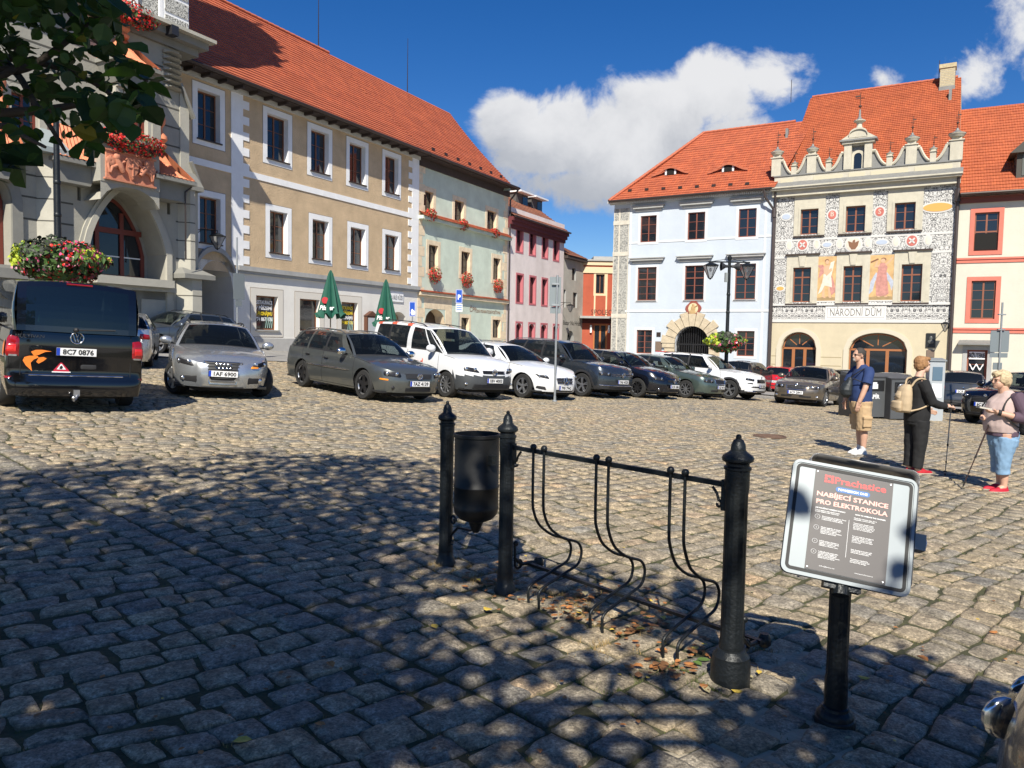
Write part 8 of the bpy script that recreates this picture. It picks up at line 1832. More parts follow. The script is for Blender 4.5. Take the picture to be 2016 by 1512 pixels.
# ------------- flowers
fl_g=mat('flower_leaf_green',(.06,.12,.025),.6); fl_d=mat('dark_coleus',(.035,.04,.025),.6); fl_l=mat('lime_leaf',(.42,.50,.04),.6); fl_r=mat('geranium_red',(.62,.018,.012),.55); fl_p=mat('petal_pink',(.72,.10,.25),.55); fl_o=mat('petal_orange',(.75,.13,.02),.55); fl_w=mat('petal_pale_pink',(.78,.38,.45),.55); fl_b=mat('dry_brown_stem',(.22,.08,.03),.8); fl_v=mat('wine_leaf',(.16,.02,.03),.6)
def flowers(name,parent,c,rx,ry,rz,n,pick,size,mats,seed=1,shell=.55,flat=0):
    rr=random.Random(seed); mb=MB()
    for _ in range(n):
        while True:
            d=Vector((rr.uniform(-1,1),rr.uniform(-1,1),rr.uniform(-1,1)))
            if .02<d.length<1: break
        d.normalize(); k=shell+(1-shell)*rr.random()**.6; k*=1+.12*math.sin(d.x*7+seed)*math.cos(d.z*6); p=Vector((c[0]+d.x*rx*k,c[1]+d.y*ry*k,c[2]+d.z*rz*k))
        mi=pick(d.x,d.z,rr); s=size*rr.uniform(.55,1.25)*(1.5 if len(mats)==7 and mi in(0,1,2,6) else 1)
        a=Vector((rr.gauss(0,1),rr.gauss(0,1),rr.gauss(0,1))).normalized(); nrm=(d*1.1+a*.8).normalized(); t=nrm.orthogonal().normalized(); t=Matrix.Rotation(rr.random()*6.3,3,nrm)@t; b_=nrm.cross(t)
        mb.add([p-t*s,p-t*s*.2+b_*s*.55+nrm*s*.15,p+t*s,p-t*s*.2-b_*s*.55+nrm*s*.15] if mi==0 else [p+(t*math.cos(q)+b_*math.sin(q))*s*.62*(1 if i%2==0 else .8)+nrm*s*.12*(i%2) for i,q in enumerate([2*PI*j/6 for j in range(6)])],[(0,1,2,3)] if mi==0 else [tuple(range(6))],mi)
    return mb.build(name,mats,parent)
GERM=[fl_g,fl_r,mat('geranium_deep_red',(.40,.01,.012),.6),fl_b]
def gpick(x,z,rr): return rr.choices([0,1,2,3],[3,5,3,1.2])[0]
def geranium(px,py,rw,rh,label,bld,yoff=-.22,n=520,seed=0,box=True,grp='red geranium boxes on the mint green house'):
    x,z=bld.p(px,py,yoff); w=bld.M@Vector((x,yoff,z)); t=thing('flower_box',label,'flower box',w,0,grp); t.rotation_euler=bld.M.to_euler()
    mb=MB(); mb.prism([(-rw*.7,-rh*.25),(rw*.7,-rh*.25),(rw*.85,rh*.1),(-rw*.85,rh*.1)],-.08,.12); mb.build('planter',mat('planter_terracotta',(.30,.12,.06),.8),t)
    flowers('geraniums',t,(0,-.02,rh*.1),rw,.26,rh,n,gpick,.062,GERM,seed+5,.6); return t
for i,(px,py,rw,rh,lab) in enumerate(((848,424,.52,.40,'red geraniums trailing over the tiled ledge under the upper window beside the ochre house'),(911,443,.55,.36,'red geraniums trailing over the tiled ledge under the middle upper window of the green house'),(974,460,.52,.34,'red geraniums on the tiled ledge under the upper window nearest the pink house'),
    (857,543,.58,.52,'round ball of red geraniums under the lower window above the wide arched doorway'),(920,553,.58,.52,'round ball of red geraniums above the blue parking sign'),(981,564,.56,.50,'round ball of red geraniums under the lower window nearest the pink house'))):
    geranium(px,py,rw,rh,lab,house2,seed=i,grp='red geranium boxes on the mint green house' )
q,zt_b=hall_bal; xq=(q[0]+q[1])/2
def hallfl(x,y,z,rx,ry,rz,n,label,seed):
    t=thing('flower_box',label,'flower box',hall.M@Vector((x,y,z))); t.rotation_euler=hall.M.to_euler(); mb=MB(); mb.box(-rx*.9,rx*.9,-.05,.15,-rz*.45,-rz*.1); mb.build('planter',mat('planter_dark',(.03,.03,.03),.8),t); flowers('geraniums',t,(0,-.05,0),rx,ry,rz,n,gpick,.07,GERM,seed,.5)
x_,z_=hall.p(260,281,-1.0); hallfl(x_,-1.0,z_,1.15,.35,.42,1300,'long box of red geraniums on the balcony above the terracotta relief',31)
x_,z_=hall.p(262,30,-.6); hallfl(x_,-.6,z_,.9,.3,.42,650,'box of red geraniums on the high cornice at the top of the town hall',32)
def basketpick(x,z,rr):
    if x<-.5 and z>-.4: return 2 if rr.random()<.75 else rr.choice([0,3])
    if x<.25 and z>.05: return 1 if rr.random()<.8 else 0
    if x>.75 and z>0: return rr.choices([0,2,3,4],[2,4,3,1])[0]
    if x<.1: return rr.choices([0,1,3,5],[6,3,2,1.5])[0]
    return rr.choices([0,3,4,5,1],[6,2.2,3,1.5,2])[0]
BM=[fl_g,fl_d,fl_l,fl_p,fl_r,fl_w,fl_v]
def lamp_post(label,px,Y,ztop_px,r=.075,arms=True,basket=None,seed=3):
    b0=at(px,700,Y); x=b0.x; g=G(x,Y); top=at(px,ztop_px,Y).z; h=top-g; L_=thing('street_lamp',label,'street lamp',(x,Y,g))
    mb=MB(); mb.lathe([(r*1.8,0),(r*1.8,.15),(r*1.4,.25),(r*1.3,.9),(r*1.1,1.0),(r,1.05),(r*.75,h*.98),(r*.75,h)],(0,0,0),20); 
    for z in (h*.45,h*.62,h*.75): mb.lathe([(r*.86,z-.05),(r*1.0,z-.03),(r*1.0,z+.03),(r*.84,z+.05)],(0,0,0),16)
    mb.build('pole',castiron,L_,smooth=40)
    if arms:
        z=h-.12; mb=MB(); mb.box(-.80,.78,-.03,.03,z,z+.05); mb.tube([(-.8,0,z+.02),(-.1,0,z+.14)],.012,6); mb.tube([(.78,0,z+.02),(.1,0,z+.14)],.012,6); mb.lathe([(r,0),(r*1.2,.1),(.02,.2),(0,.2)],(0,0,h-.02),12); mb.build('crossarm',castiron,L_)
        for sx_ in (-.72,.66):
            lantern(L_,Vector((sx_,0,z-.10)),.235,.50)
        for sg in (-1,1):
            mb=MB(); mb.lathe([(.05,0),(.06,.10),(.10,.16),(.17,.26),(.175,.28),(.15,.27),(.03,.12)],(0,0,0),18,0,'x'); o=mb.build('loudspeaker',mat('speaker_grey',(.03,.03,.032),.5),L_,smooth=40); o.location=(sg*.06,-.05,z-.14); o.rotation_euler=(0,0,0 if sg>0 else PI)
        mb=MB(); mb.box(-.16,-.06,-.06,.06,h-.85,h-.5); mb.build('junction_box',mat('grey_plastic',(.22,.24,.24),.5),L_)
    return L_,h,x,g
def lantern(parent,c,w,h,name='lantern'):
    mb=MB(); bt=w*.22
    T4=[c+Vector((a*w,b_*w,-.02)) for a,b_ in ((-1,-1),(1,-1),(1,1),(-1,1))]; B4=[c+Vector((a*bt,b_*bt,-h)) for a,b_ in ((-1,-1),(1,-1),(1,1),(-1,1))]
    for i in range(4): mb.tube([T4[i],B4[i]],.016,5); mb.tube([T4[i],T4[(i+1)%4]],.018,5); mb.tube([B4[i],B4[(i+1)%4]],.014,5)
    mb.add([c+Vector((a*w*1.08,b_*w*1.08,-.01)) for a,b_ in ((-1,-1),(1,-1),(1,1),(-1,1))]+[c+Vector((a*w*.3,b_*w*.3,.09)) for a,b_ in ((-1,-1),(1,-1),(1,1),(-1,1))],[(0,1,5,4),(1,2,6,5),(2,3,7,6),(3,0,4,7),(4,5,6,7),(3,2,1,0)]); mb.tube([c+Vector((0,0,.08)),c+Vector((0,0,.14))],.014,5); mb.ball(c+Vector((0,0,-h-.02)),.035)
    o=mb.build(name,castiron,parent)
    g=MB(); 
    for i in range(4): j=(i+1)%4; g.quad(T4[i],T4[j],B4[j],B4[i])
    g.build('lantern_glass',glassmat('lantern_glass',(.85,.85,.85),.75,.05,(.3,.3,.3)),o)
    g=MB(); g.ball(c+Vector((0,0,-h*.35)),.05,.05,.08); g.build('bulb',white,o)
    return o
def basket(px,py,Y,rx,rz,label,n,seed,x=None,size=.07):
    p=at(px,py,Y); t=thing('flower_basket',label,'flower basket',p); mb=MB(); mb.lathe([(rx*.3,-rz*.7),(rx*.6,-rz*.5),(rx*.62,0),(rx*.5,0),(.1,-rz*.4)],(0,0,0),16); mb.build('planter',mat('planter_dark',(.03,.03,.03),.8),t)
    flowers('flowers',t,(0,0,0),rx,rx,rz,n,basketpick,size,BM,seed,.62)
    flowers('trailing_leaves',t,(0,0,-rz*.55),rx*.75,rx*.75,rz*.65,n//4,lambda x,z,r_:r_.choices([0,6,4],[5,2,2])[0],size,BM,seed+3,.6)
lamp_post('black street lamp with two hanging lanterns and loudspeakers in front of the blue house',1430,29.3,511)
basket(1427,672,29.15,.74,.36,'ball of lime, dark and pink flowers on the two lantern street lamp',1500,8)
lamp_post('tall black lamp pole rising from the flowers behind the black van',118,18.0,235,r=.082,arms=False)
basket(121,512,17.9,1.0,.50,'broad mound of lime, dark, pink and red flowers above the roof of the black van',3300,9,size=.062)
# ------------- wall lanterns
def wall_lantern(bld,px,py,label,out,w=.2,h=.42,arm=.9,side=0):
    x,z=bld.p(px,py,-out); t=thing('wall_lantern',label,'wall lantern',bld.M@Vector((x,-out,z))); t.rotation_euler=bld.M.to_euler()
    lantern(t,Vector((0,0,0)),w,h); mb=MB(); mb.tube([(0,0,.14),(0,0,.2),(side,out*.5,.22),(side,out,.22)],.02,6); mb.tube([(side,out*.45,.22),(side,out,-.15)],.014,6); mb.box(side-.04,side+.04,out-.03,out,-.25,.35); mb.build('wall_bracket',castiron,t)
wall_lantern(house1,428,464,'black lantern on a long bracket beside the passage arch of the ochre house',1.2,.21,.5,side=-.3)
wall_lantern(house4,1123,601,'small black lantern on the narrow grey house',1.0,.22,.5)
wall_lantern(nar,1861,637,'black lantern on a bracket above the memorial plaque',1.1,.2,.42,side=.15)
# ------------- signs
galv=mat('galvanised_steel',(.34,.36,.37),.5,.6,var=.1,vscale=9); signback=mat('sign_back_grey',(.22,.25,.26),.5,.3); sblue=mat('sign_face_blue',(.01,.07,.42),.4)
def sign_pole(label,bx,by,Y,h,r=.03,name='road_sign'):
    p=at(bx,by,Y); g=G(p.x,Y); t=thing(name,label,'road sign',(p.x,Y,g)); mb=MB(); mb.tube([(0,0,0),(0,0,h)],r,12); mb.lathe([(r*2.4,0),(r*2.4,.02),(r*1.3,.05),(r*1.1,.16)],(0,0,0),12); mb.build('pole',galv,t,smooth=40); return t,p,g
g_=ghit(1094,791); t,p,g=sign_pole('back of a grey road sign on a tall galvanised pole before the white saloon',1094,700,g_.y,3.33)
def board(t,p,g,Y,px0,px1,py0,py1,m,name='sign_board',dy=.04,face=None,rz=0):
    a=at(px0,(py0+py1)/2,Y);b_=at(px1,(py0+py1)/2,Y);zt=at((px0+px1)/2,py0,Y).z;zb_=at((px0+px1)/2,py1,Y).z
    mb=MB(); w=b_.x-a.x; hh=zt-zb_; mb.prism(rrect(w,hh,min(w,hh)*.07),-.006,.006); o=mb.build(name,m,t); o.location=((a.x+b_.x)/2-p.x,dy,(zt+zb_)/2-g); o.rotation_euler=(0,0,rz); o['w']=w; o['h']=hh; return o,w,hh
Yp=g_.y; o1,w,h=board(t,p,g,Yp,1082,1104.5,545,603,signback); board(t,p,g,Yp,1083,1104,604,617,signback)
mb=MB()
for z in (2.55,3.1): mb.box(-.14,.05,-.035,.035,z-.02,z+.02)
mb.build('clamp',galv,t)
t,p,g=sign_pole('back of a grey road sign on a pole standing edge on beside the passage arch',467,640,26.5,4.2); o1,w,h=board(t,p,g,26.5,461,479,538,590,signback,rz=R(60),dy=.03); o1.scale=(1.5,1,1); o2,w,h=board(t,p,g,26.5,462,477,591,603,signback,rz=R(60),dy=.03)
def parking(label,px0,px1,py0,py1,Y,extra,wheel=False):
    t,p,g=sign_pole(label,(px0+px1)/2,620,Y,.1,.03); 
    top=at(px0,py0,Y).z-g; 
    for ch in list(t.children): bpy.data.objects.remove(ch,do_unlink=True)
    mb=MB(); mb.tube([(0,0,0),(0,0,top)],.03,10); mb.build('pole',galv,t)
    o,w,h=board(t,p,g,Y,px0,px1,py0,py1,sblue,dy=-.04)
    text_mesh('P','sign_letter',w*1.0,white,o,(0,-.008,-h*.5+w*.35 if wheel else -h*.22),width=w*.45,bold=.012)
    mb=MB(); ringm(mb,w*.95,h*.97,.02,.015,-.009,-.006); mb.build('sign_border',white,o)
    if extra: 
        o,w,h=board(t,p,g,Y,px0,px1,py1+1,py1+17,white,name='sub_plate',dy=-.04); mb=MB()
        for k in range(3): mb.box(-w*.42,w*.42,-.009,-.007,h*(.3-.25*k)-.03,h*(.3-.25*k)+.03)
        mb.build('plate_text_bars',mat('plate_line_blue',(.15,.25,.5),.5),o)
    if wheel:
        mb=MB(); mb.lathe([(.08,0),(.11,0),(.11,-.003),(.08,-.003)],(w*.12,-.008,-h*.25),14,0,'y'); mb.tube([(0,-.01,-h*.1),(0,-.01,-h*.22),(w*.2,-.01,-h*.24),(w*.28,-.01,-h*.34)],.02,5); mb.ball((0,-.01,-h*.05),.035,.01,.035); mb.build('wheelchair_symbol',white,o)
parking('blue parking sign with a white plate in front of the mint green house',897.5,910.5,570,597,40,True); parking('blue disabled parking sign near the corner of the ochre house',806,818,594,623,36,False,True)
t,p,g=sign_pole('backs of grey road signs on a pole before the jewellery shop',1968,700,25.5,3.9); board(t,p,g,25.5,1951,1988,651,693.5,signback); board(t,p,g,25.5,1950,1985,695,704,signback); board(t,p,g,25.5,1956,1974,714,728,signback)
mb=MB()
for z in (3.0,3.5): mb.box(-.12,.12,-.04,.04,z-.02,z+.02)
mb.build('clamp',galv,t)
# ------------- parasols
pgreen=mat('parasol_green',(.008,.085,.055),.75,var=.1,vscale=4)
def parasol(px,pytop,pybot,Y,label,w):
    a=at(px,pytop,Y); g=G(a.x,Y); zb_=at(px,pybot,Y).z-g; zt=a.z-g; t=thing('parasol',label,'parasol',(a.x,Y,g),0,'closed green parasols by the ochre house'); mb=MB(); mb.tube([(0,0,0),(0,0,zt)],.025,8); mb.lathe([(.3,0),(.3,.06),(.05,.1)],(0,0,0),12); mb.build('pole',mat('parasol_wood',(.3,.22,.13),.6),t)
    mb=MB(); n=32; K=12; vs=[];fs=[]
    for k in range(K+1):
        v_=k/K; 
        for j in range(n):
            th=2*PI*j/n; f_=.62+.38*abs(math.cos(4*th)); rr=(.03+w*(v_**.85))*f_*(1.15 if v_>.97 else 1); z=zt-(zt-zb_)*v_ - (.22*(1-abs(math.cos(4*th))) if k==K else 0)+(.14*abs(math.cos(4*th+.8)) if k==K else 0)
            if k==1: rr*=1.15
            vs.append((rr*math.cos(th),rr*math.sin(th),z))
    for k in range(K):
        for j in range(n): a_=k*n+j;b_=k*n+(j+1)%n; fs.append((a_,b_,b_+n,a_+n))
    mb.add(vs,fs); c=mb.build('canopy',pgreen,t,smooth=60)
    hz=zb_+.52; tx=text_mesh('Pilsner','lettering',.26,white,c,(-w*.12,-w*.80,zb_+.22),rot=(PI/2-.16,.0,-.12),width=w*1.15,shear=.2,bold=.006)
    mb=MB(); mb.lathe([(0,0),(.13,0),(.13,-.01),(0,-.012)],(-w*.25,-w*.70,zb_+.60),20,0,'y'); mb.build('red_seal',mat('red_seal',(.45,.02,.03),.6),c)
parasol(651,532,622,30.5,'closed green parasol in front of the yellow lettered shop window',.52); parasol(760,550,640,33.5,'closed green parasol beside the arched door sign of the ochre house',.50)
mb=MB(); e=house1.r(721,741,622,668,-.15); mb.box(e[0],e[1],-.2,0,e[2]-1,e[3]); mb.prism([(e[0]-.05,e[3]),(e[1]+.05,e[3]),((e[0]+e[1])/2,e[3]+.25)],-.24,0); t=mb.build('menu_case',mat('dark_brown_wood',(.11,.045,.025),.6)); t.matrix_world=house1.M; tag(t,'brown arched menu case on the wall between shop window and door','menu case'); mb=MB(); mb.box(e[0]+.1,e[1]-.1,-.21,-.2,e[2]-.8,e[3]-.1); mb.build('menu_pane',mat('pale_pane',(.45,.48,.5),.3),t)
e=house1.r(768,794,574,594,-.05); mb=MB(); mb.box(e[0],e[1],-.06,0,e[2],e[3]); t=mb.build('door_sign',white); t.matrix_world=house1.M; tag(t,'white lettered sign board above the arched door of the ochre house','sign'); text_mesh('U BÍLÉ RŮŽE','lettering',.3,mat('sign_grey_text',(.2,.2,.2),.7),t,((e[0]+e[1])/2,-.07,e[2]+.12),width=(e[1]-e[0])*.85)
# ------------- bins and parking machine
bing=mat('bin_grey_steel',(.10,.105,.11),.5,.25,var=.06,vscale=3); bint=mat('bin_label_white',(.7,.7,.7),.5)
gb_0=ghit(1775,826)
def recycle(px,text,label,rz):
    a=at(px,780,gb_0.y); g=G(a.x,a.y); t=thing('recycling_bin',label,'recycling bin',(a.x,a.y,g),rz,'grey recycling bins'); w=.47
    mb=MB(); mb.prism([(-w,.05),(w,.05),(w,1.20),(-w,1.20)],-.42,.42); mb.add([(-w,-.42,1.2),(w,-.42,1.2),(w,.42,1.33),(-w,.42,1.33),(-w,.42,1.2),(w,.42,1.2)],[(0,1,2,3),(3,2,5,4),(0,3,4),(1,5,2)]); mb.build('body',bing,t)
    mb=MB(); mb.box(-w+.12,w-.12,-.435,-.42,.80,1.10); ff=mb.build('flap',mat('bin_flap_black',(.012,.012,.013),.45),t)
    mb=MB(); mb.tube([(-.26,-.44,.93),(-.26,-.49,1.0),(-.22,-.5,1.04),(.22,-.5,1.04),(.26,-.49,1.0),(.26,-.44,.93)],.022,8); mb.build('handle',rim_m,ff,smooth=60) if text=='PLAST' else None
    text_mesh(text,'lettering',.16,bint,t,(0,-.425,.58),width=.42,bold=.006)
    mb=MB(); mb.box(-w-.01,-w+.015,-.43,.43,.04,1.21); mb.box(w-.015,w+.01,-.43,.43,.04,1.21); mb.box(-w,w,-.43,-.42,1.17,1.21); mb.build('frame',mat('bin_frame_dark',(.035,.035,.037),.5),t)
    mb=MB(); 
    if text=='PAPÍR': mb.box(-.1,.1,-.44,-.435,.9,1.05); mb.box(-.07,.13,-.445,-.44,.86,1.0)
    else: mb.lathe([(.05,0),(.05,.1),(.02,.14),(.02,.17)],(.2,-.44,.84),8)
    mb.build('symbol',bint,ff)
recycle(1699,'PAPÍR','grey paper recycling bin marked PAPÍR behind the man in the navy shirt',R(14)); recycle(1760,'PLAST','grey plastic recycling bin marked PLAST behind the woman in black',R(14))
gp_=ghit(1838,828); t=thing('parking_machine','tall pale grey parking ticket machine behind the woman in black','ticket machine',(gp_.x,gp_.y,G(gp_.x,gp_.y)),R(-10)); mb=MB(); mb.prism(rrect(.42,1.8,.05),-.16,.16); o=mb.build('body',mat('pale_grey_enamel',(.42,.45,.47),.4,.2),t,smooth=30); o.location=(-.02,0,.9); mb=MB(); mb.box(-.15,.12,-.175,-.16,1.2,1.6); mb.build('display',mat('blue_grey_screen',(.10,.16,.22),.2),t); mb=MB(); mb.box(-.15,.12,-.17,-.16,.7,1.1); mb.build('notice',white,t); mb=MB(); mb.add([(-.25,-.2,1.8),(.22,-.2,1.8),(.22,.2,1.86),(-.25,.2,1.86)],[(0,1,2,3)]); mb.box(-.25,.22,-.2,.2,1.77,1.8); mb.build('cap',mat('machine_cap',(.3,.33,.34),.4,.3),t)
# ================================================= PEOPLE
from mathutils import noise as mnoise
def organic(mb,name,m,parent,voxel=.010,smooth=4,fold=0,fs=9,seed=0,factor=.5):
    me=bpy.data.meshes.new(name); me.from_pydata(mb.v,[],mb.f); me.update()
    ts=bpy.data.scenes.new('tmp'); o=bpy.data.objects.new(name,me); ts.collection.objects.link(o); vl=ts.view_layers[0]
    r=o.modifiers.new('r','REMESH'); r.mode='VOXEL'; r.voxel_size=voxel
    if smooth: s=o.modifiers.new('s','SMOOTH'); s.iterations=smooth; s.factor=factor
    vl.update(); n=bpy.data.meshes.new_from_object(o.evaluated_get(vl.depsgraph)); bpy.data.objects.remove(o,do_unlink=True); bpy.data.scenes.remove(ts)
    n.name=name
    if fold:
        N_=len(n.vertices); co=np.empty(N_*3,np.float32); no=np.empty(N_*3,np.float32); n.vertices.foreach_get('co',co); n.vertex_normals.foreach_get('vector',no); co=co.reshape(-1,3); no=no.reshape(-1,3)
        ks=np.array([mnoise.noise(Vector((x*fs+seed,y*fs,z*fs*.45)))+.5*mnoise.noise(Vector((x*fs*2,y*fs*2+seed,z*fs*1.6))) for x,y,z in co.tolist()]); co=(co+no*(ks*fold)[:,None]).astype(np.float32); n.vertices.foreach_set('co',co.ravel()); n.update()
    n.shade_smooth(); n.materials.clear(); n.materials.append(m); o=bpy.data.objects.new(name,n); COL.objects.link(o); o.parent=parent; return o
def loft(mb,secs,n=20):
    vs=[];fs=[]
    for x,y,z,rx,ry in secs:
        for j in range(n): a=2*PI*j/n; vs.append((x+rx*math.cos(a),y+ry*math.sin(a),z))
    for i in range(len(secs)-1):
        for j in range(n): a=i*n+j;b_=i*n+(j+1)%n; fs.append((a,b_,b_+n,a+n))
    fs.append(tuple(range(n-1,-1,-1))); fs.append(tuple(range((len(secs)-1)*n,len(secs)*n))); return mb.add(vs,fs)
skin=mat('skin_tone',(.56,.33,.23),.55,var=.1,vscale=14); skin2=mat('skin_tone_fair',(.60,.38,.28),.55,var=.1,vscale=14)
def head(mb,c,s=1.0,yaw=0,jaw=1.0):
    """skull, jaw, nose, lips, brow and ears, face towards +x"""
    c=Vector(c); f=Vector((math.cos(yaw),math.sin(yaw),0)); l=Vector((-f.y,f.x,0)); U=Vector((0,0,1))
    def B_(x,y,z,rx,ry,rz):
        p=c+f*x*s+l*y*s+U*z*s; k=MB(); k.ball((0,0,0),rx*s,ry*s,rz*s,0,14,10); mb.add([p+f*v[0]+l*v[1]+U*v[2] for v in k.v],k.f)
    B_(-.012,0,.02,.094,.074,.098); B_(.028,0,-.045,.062,.060*jaw,.066); B_(.055,0,-.088,.03,.03*jaw,.022)
    B_(.088,0,-.012,.016,.012,.026); B_(.1,0,-.026,.012,.013,.010); B_(.072,0,.022,.022,.05,.016); B_(.080,0,-.056,.010,.022,.006); B_(.078,0,-.068,.011,.019,.006)
    for sg in (-1,1): B_(-.012,sg*.076,-.010,.017,.009,.028); B_(.06,sg*.036,-.03,.02,.018,.02)
def eyes(parent,c,s,yaw=0):
    c=Vector(c); f=Vector((math.cos(yaw),math.sin(yaw),0)); l=Vector((-f.y,f.x,0)); mb=MB()
    for sg in (-1,1): mb.ball(c+f*.078*s+l*sg*.031*s+Vector((0,0,.004*s)),.009,.012,.007)
    mb.build('eyes',mat('eye_dark',(.03,.02,.02),.3),parent,smooth=1)
def hand(mb,w,d,palm,s=1.0,curl=.3,thumb=1,spread=.02):
    """w wrist, d finger direction, palm = palm normal"""
    w=Vector(w);d=Vector(d).normalized();pn_=Vector(palm); pn_=(pn_-d*pn_.dot(d)).normalized(); t=d.cross(pn_).normalized()*thumb
    mb.obox(w+d*.045*s,d*.045*s,t*.038*s,pn_*.013*s); mb.ball(w+d*.02*s,.026*s)
    for i,(o_,ln) in enumerate(((.029,.068),(.010,.078),(-.010,.072),(-.029,.058))):
        b0=w+d*.085*s+t*o_*s; p1=b0+(d*math.cos(curl*.7)+pn_*math.sin(curl*.7))*ln*.45*s; p2=p1+(d*math.cos(curl*2)+pn_*math.sin(curl*2))*ln*.32*s; p3=p2+(d*math.cos(curl*3.2)+pn_*math.sin(curl*3.2))*ln*.25*s
        mb.tube([b0-d*.02*s,b0,p1,p2,p3],[.010*s,.0095*s,.009*s,.0085*s,.007*s],8)
    b0=w+d*.02*s+t*.03*s; p1=b0+(d*.6+t*.75+pn_*.25).normalized()*.035*s; p2=p1+(d*.8+t*.2+pn_*.6).normalized()*.03*s; mb.tube([b0,p1,p2],[.013*s,.011*s,.008*s],8)
VX=.0065
# ---- man in navy shirt, facing left
g=ghit(1686,894); man=thing('person','man in a navy t-shirt and beige cargo shorts with sunglasses and white trainers','person',(g.x,g.y,G(g.x,g.y)),PI+R(8))
mb=MB(); HC=(.035,0,1.655); head(mb,HC,1.02)
mb.tube([(-.01,0,1.42),(0,0,1.50),(.015,0,1.58)],[.07,.062,.058],14); loft(mb,[(-.04,0,.86,.13,.16),(-.04,0,1.1,.13,.16),(-.05,0,1.3,.12,.17),(-.04,0,1.42,.09,.15),(-.02,0,1.47,.06,.08)])
for sg,xo in ((1,.0),(-1,-.05)):
    mb.tube([(-.04+xo,sg*.1,.9),(-.045+xo,sg*.1,.66),(-.04+xo,sg*.095,.48),(-.06+xo,sg*.095,.33),(-.06+xo,sg*.09,.18),(-.055+xo,sg*.09,.07),(-.01+xo,sg*.09,.05)],[.09,.08,.060,.062,.048,.037,.036],14)
mb.tube([(-.04,.19,1.42),(0,.235,1.30),(.06,.255,1.12),(.10,.245,1.0),(.14,.225,.88)],[.05,.05,.045,.042,.032],12); hand(mb,(.14,.225,.88),(.12,-.1,-1),(0,-1,0),1.0,.2)
mb.tube([(-.04,-.19,1.42),(0,-.235,1.30),(.04,-.26,1.12),(.07,-.25,1.0),(.10,-.235,.88)],[.05,.05,.045,.042,.032],12); hand(mb,(.10,-.235,.88),(.12,.1,-1),(0,1,0),1.0,.2)
organic(mb,'body',skin,man,VX,5); 
navy=mat('navy_cotton',(.018,.040,.13),.85); mb=MB()
loft(mb,[(-.04,0,.84,.165,.185),(-.03,0,.95,.175,.19),(-.025,0,1.08,.175,.19),(-.04,0,1.22,.162,.192),(-.055,0,1.34,.15,.20),(-.055,0,1.42,.115,.185),(-.035,0,1.475,.08,.11),(-.02,0,1.505,.066,.068)])
for sg in (1,-1): mb.tube([(-.05,sg*.15,1.41),(-.03,sg*.21,1.37),(.01,sg*.245,1.29),(.045,sg*.262,1.19)],[.085,.082,.078,.080],14)
organic(mb,'t_shirt',navy,man,.008,5,.006,8,1)
khaki=mat('khaki_cotton',(.46,.32,.18),.88,var=.06,vscale=9); mb=MB(); loft(mb,[(-.045,0,.70,.15,.17),(-.04,0,.80,.172,.195),(-.04,0,.89,.178,.198)])
for sg,xo in ((1,.0),(-1,-.04)):
    mb.tube([(-.04+xo,sg*.09,.80),(-.04+xo,sg*.10,.62),(-.045+xo,sg*.105,.41)],[.12,.122,.115],18); mb.obox((-.03+xo,sg*.215,.56),(.07,0,0),(0,.02,0),(0,0,.08)); mb.obox((-.03+xo,sg*.225,.63),(.075,0,0),(0,.02,0),(0,0,.02))
organic(mb,'cargo_shorts',khaki,man,.008,3,.010,11,2)
mb=MB(); 
k=MB(); k.ball((0,0,0),.100,.080,.098,0,16,12); mb.add([(v[0]+.018,v[1],v[2]+1.685) for v in k.v],k.f)
hr=organic(mb,'hair',mat('dark_grey_hair',(.045,.038,.033),.8,var=.3,vscale=60),man,.008,1,.002,30,3)
for v in hr.data.vertices:      # cut the hair back from the face
    if v.co.x>.088 or (v.co.x>.035 and v.co.z<1.68) or v.co.z<1.61: v.co=Vector(((v.co.x-.02)*.8+.018,v.co.y*.80,(v.co.z-1.66)*.8+1.66))
mb=MB(); mb.ball((.118,0,1.575),.022,.028,.026); mb.ball((.125,0,1.603),.010,.024,.007); organic(mb,'beard',mat('grey_beard',(.32,.29,.26),.9),man,.005,1,.002,40,1)
mb=MB(); 
for sg in (-1,1): mb.ball((.118,sg*.033,1.664),.010,.027,.018,0,12,8); mb.tube([(.115,sg*.055,1.668),(.075,sg*.082,1.668),(.01,sg*.084,1.662)],.004,5)
mb.tube([(.124,-.02,1.668),(.124,.02,1.668)],.004,5); mb.build('sunglasses',blackgl,man,smooth=50)
def shoes(parent,pts,m,sole,name='shoe',l=.27,h=.075,w=.047,rot=0):
    for (x,y) in pts:
        mb=MB(); loft(mb,[(x+.03,y,.0,l*.52,w),(x+.03,y,.02,l*.53,w*1.05),(x+.02,y,.045,l*.47,w),(x-.01,y,h,l*.30,w*.85),(x-.035,y,h+.025,l*.20,w*.75)]); o=organic(mb,name,m,parent,.006,3)
        s_=MB(); loft(s_,[(x+.03,y,-.002,l*.53,w*1.06),(x+.03,y,.018,l*.54,w*1.08)]); s_.build('sole',sole,o)
shoes(man,[(-.02,.09),(-.07,-.09)],mat('white_trainer',(.66,.66,.66),.6),mat('sole_white',(.5,.5,.5),.7)); mb=MB()
for x,y in ((-.055,.09),(-.105,-.09)): mb.tube([(x,y,.06),(x,y,.15)],[.043,.042],14)
organic(mb,'socks',mat('white_sock',(.62,.62,.62),.9),man,.006,1)
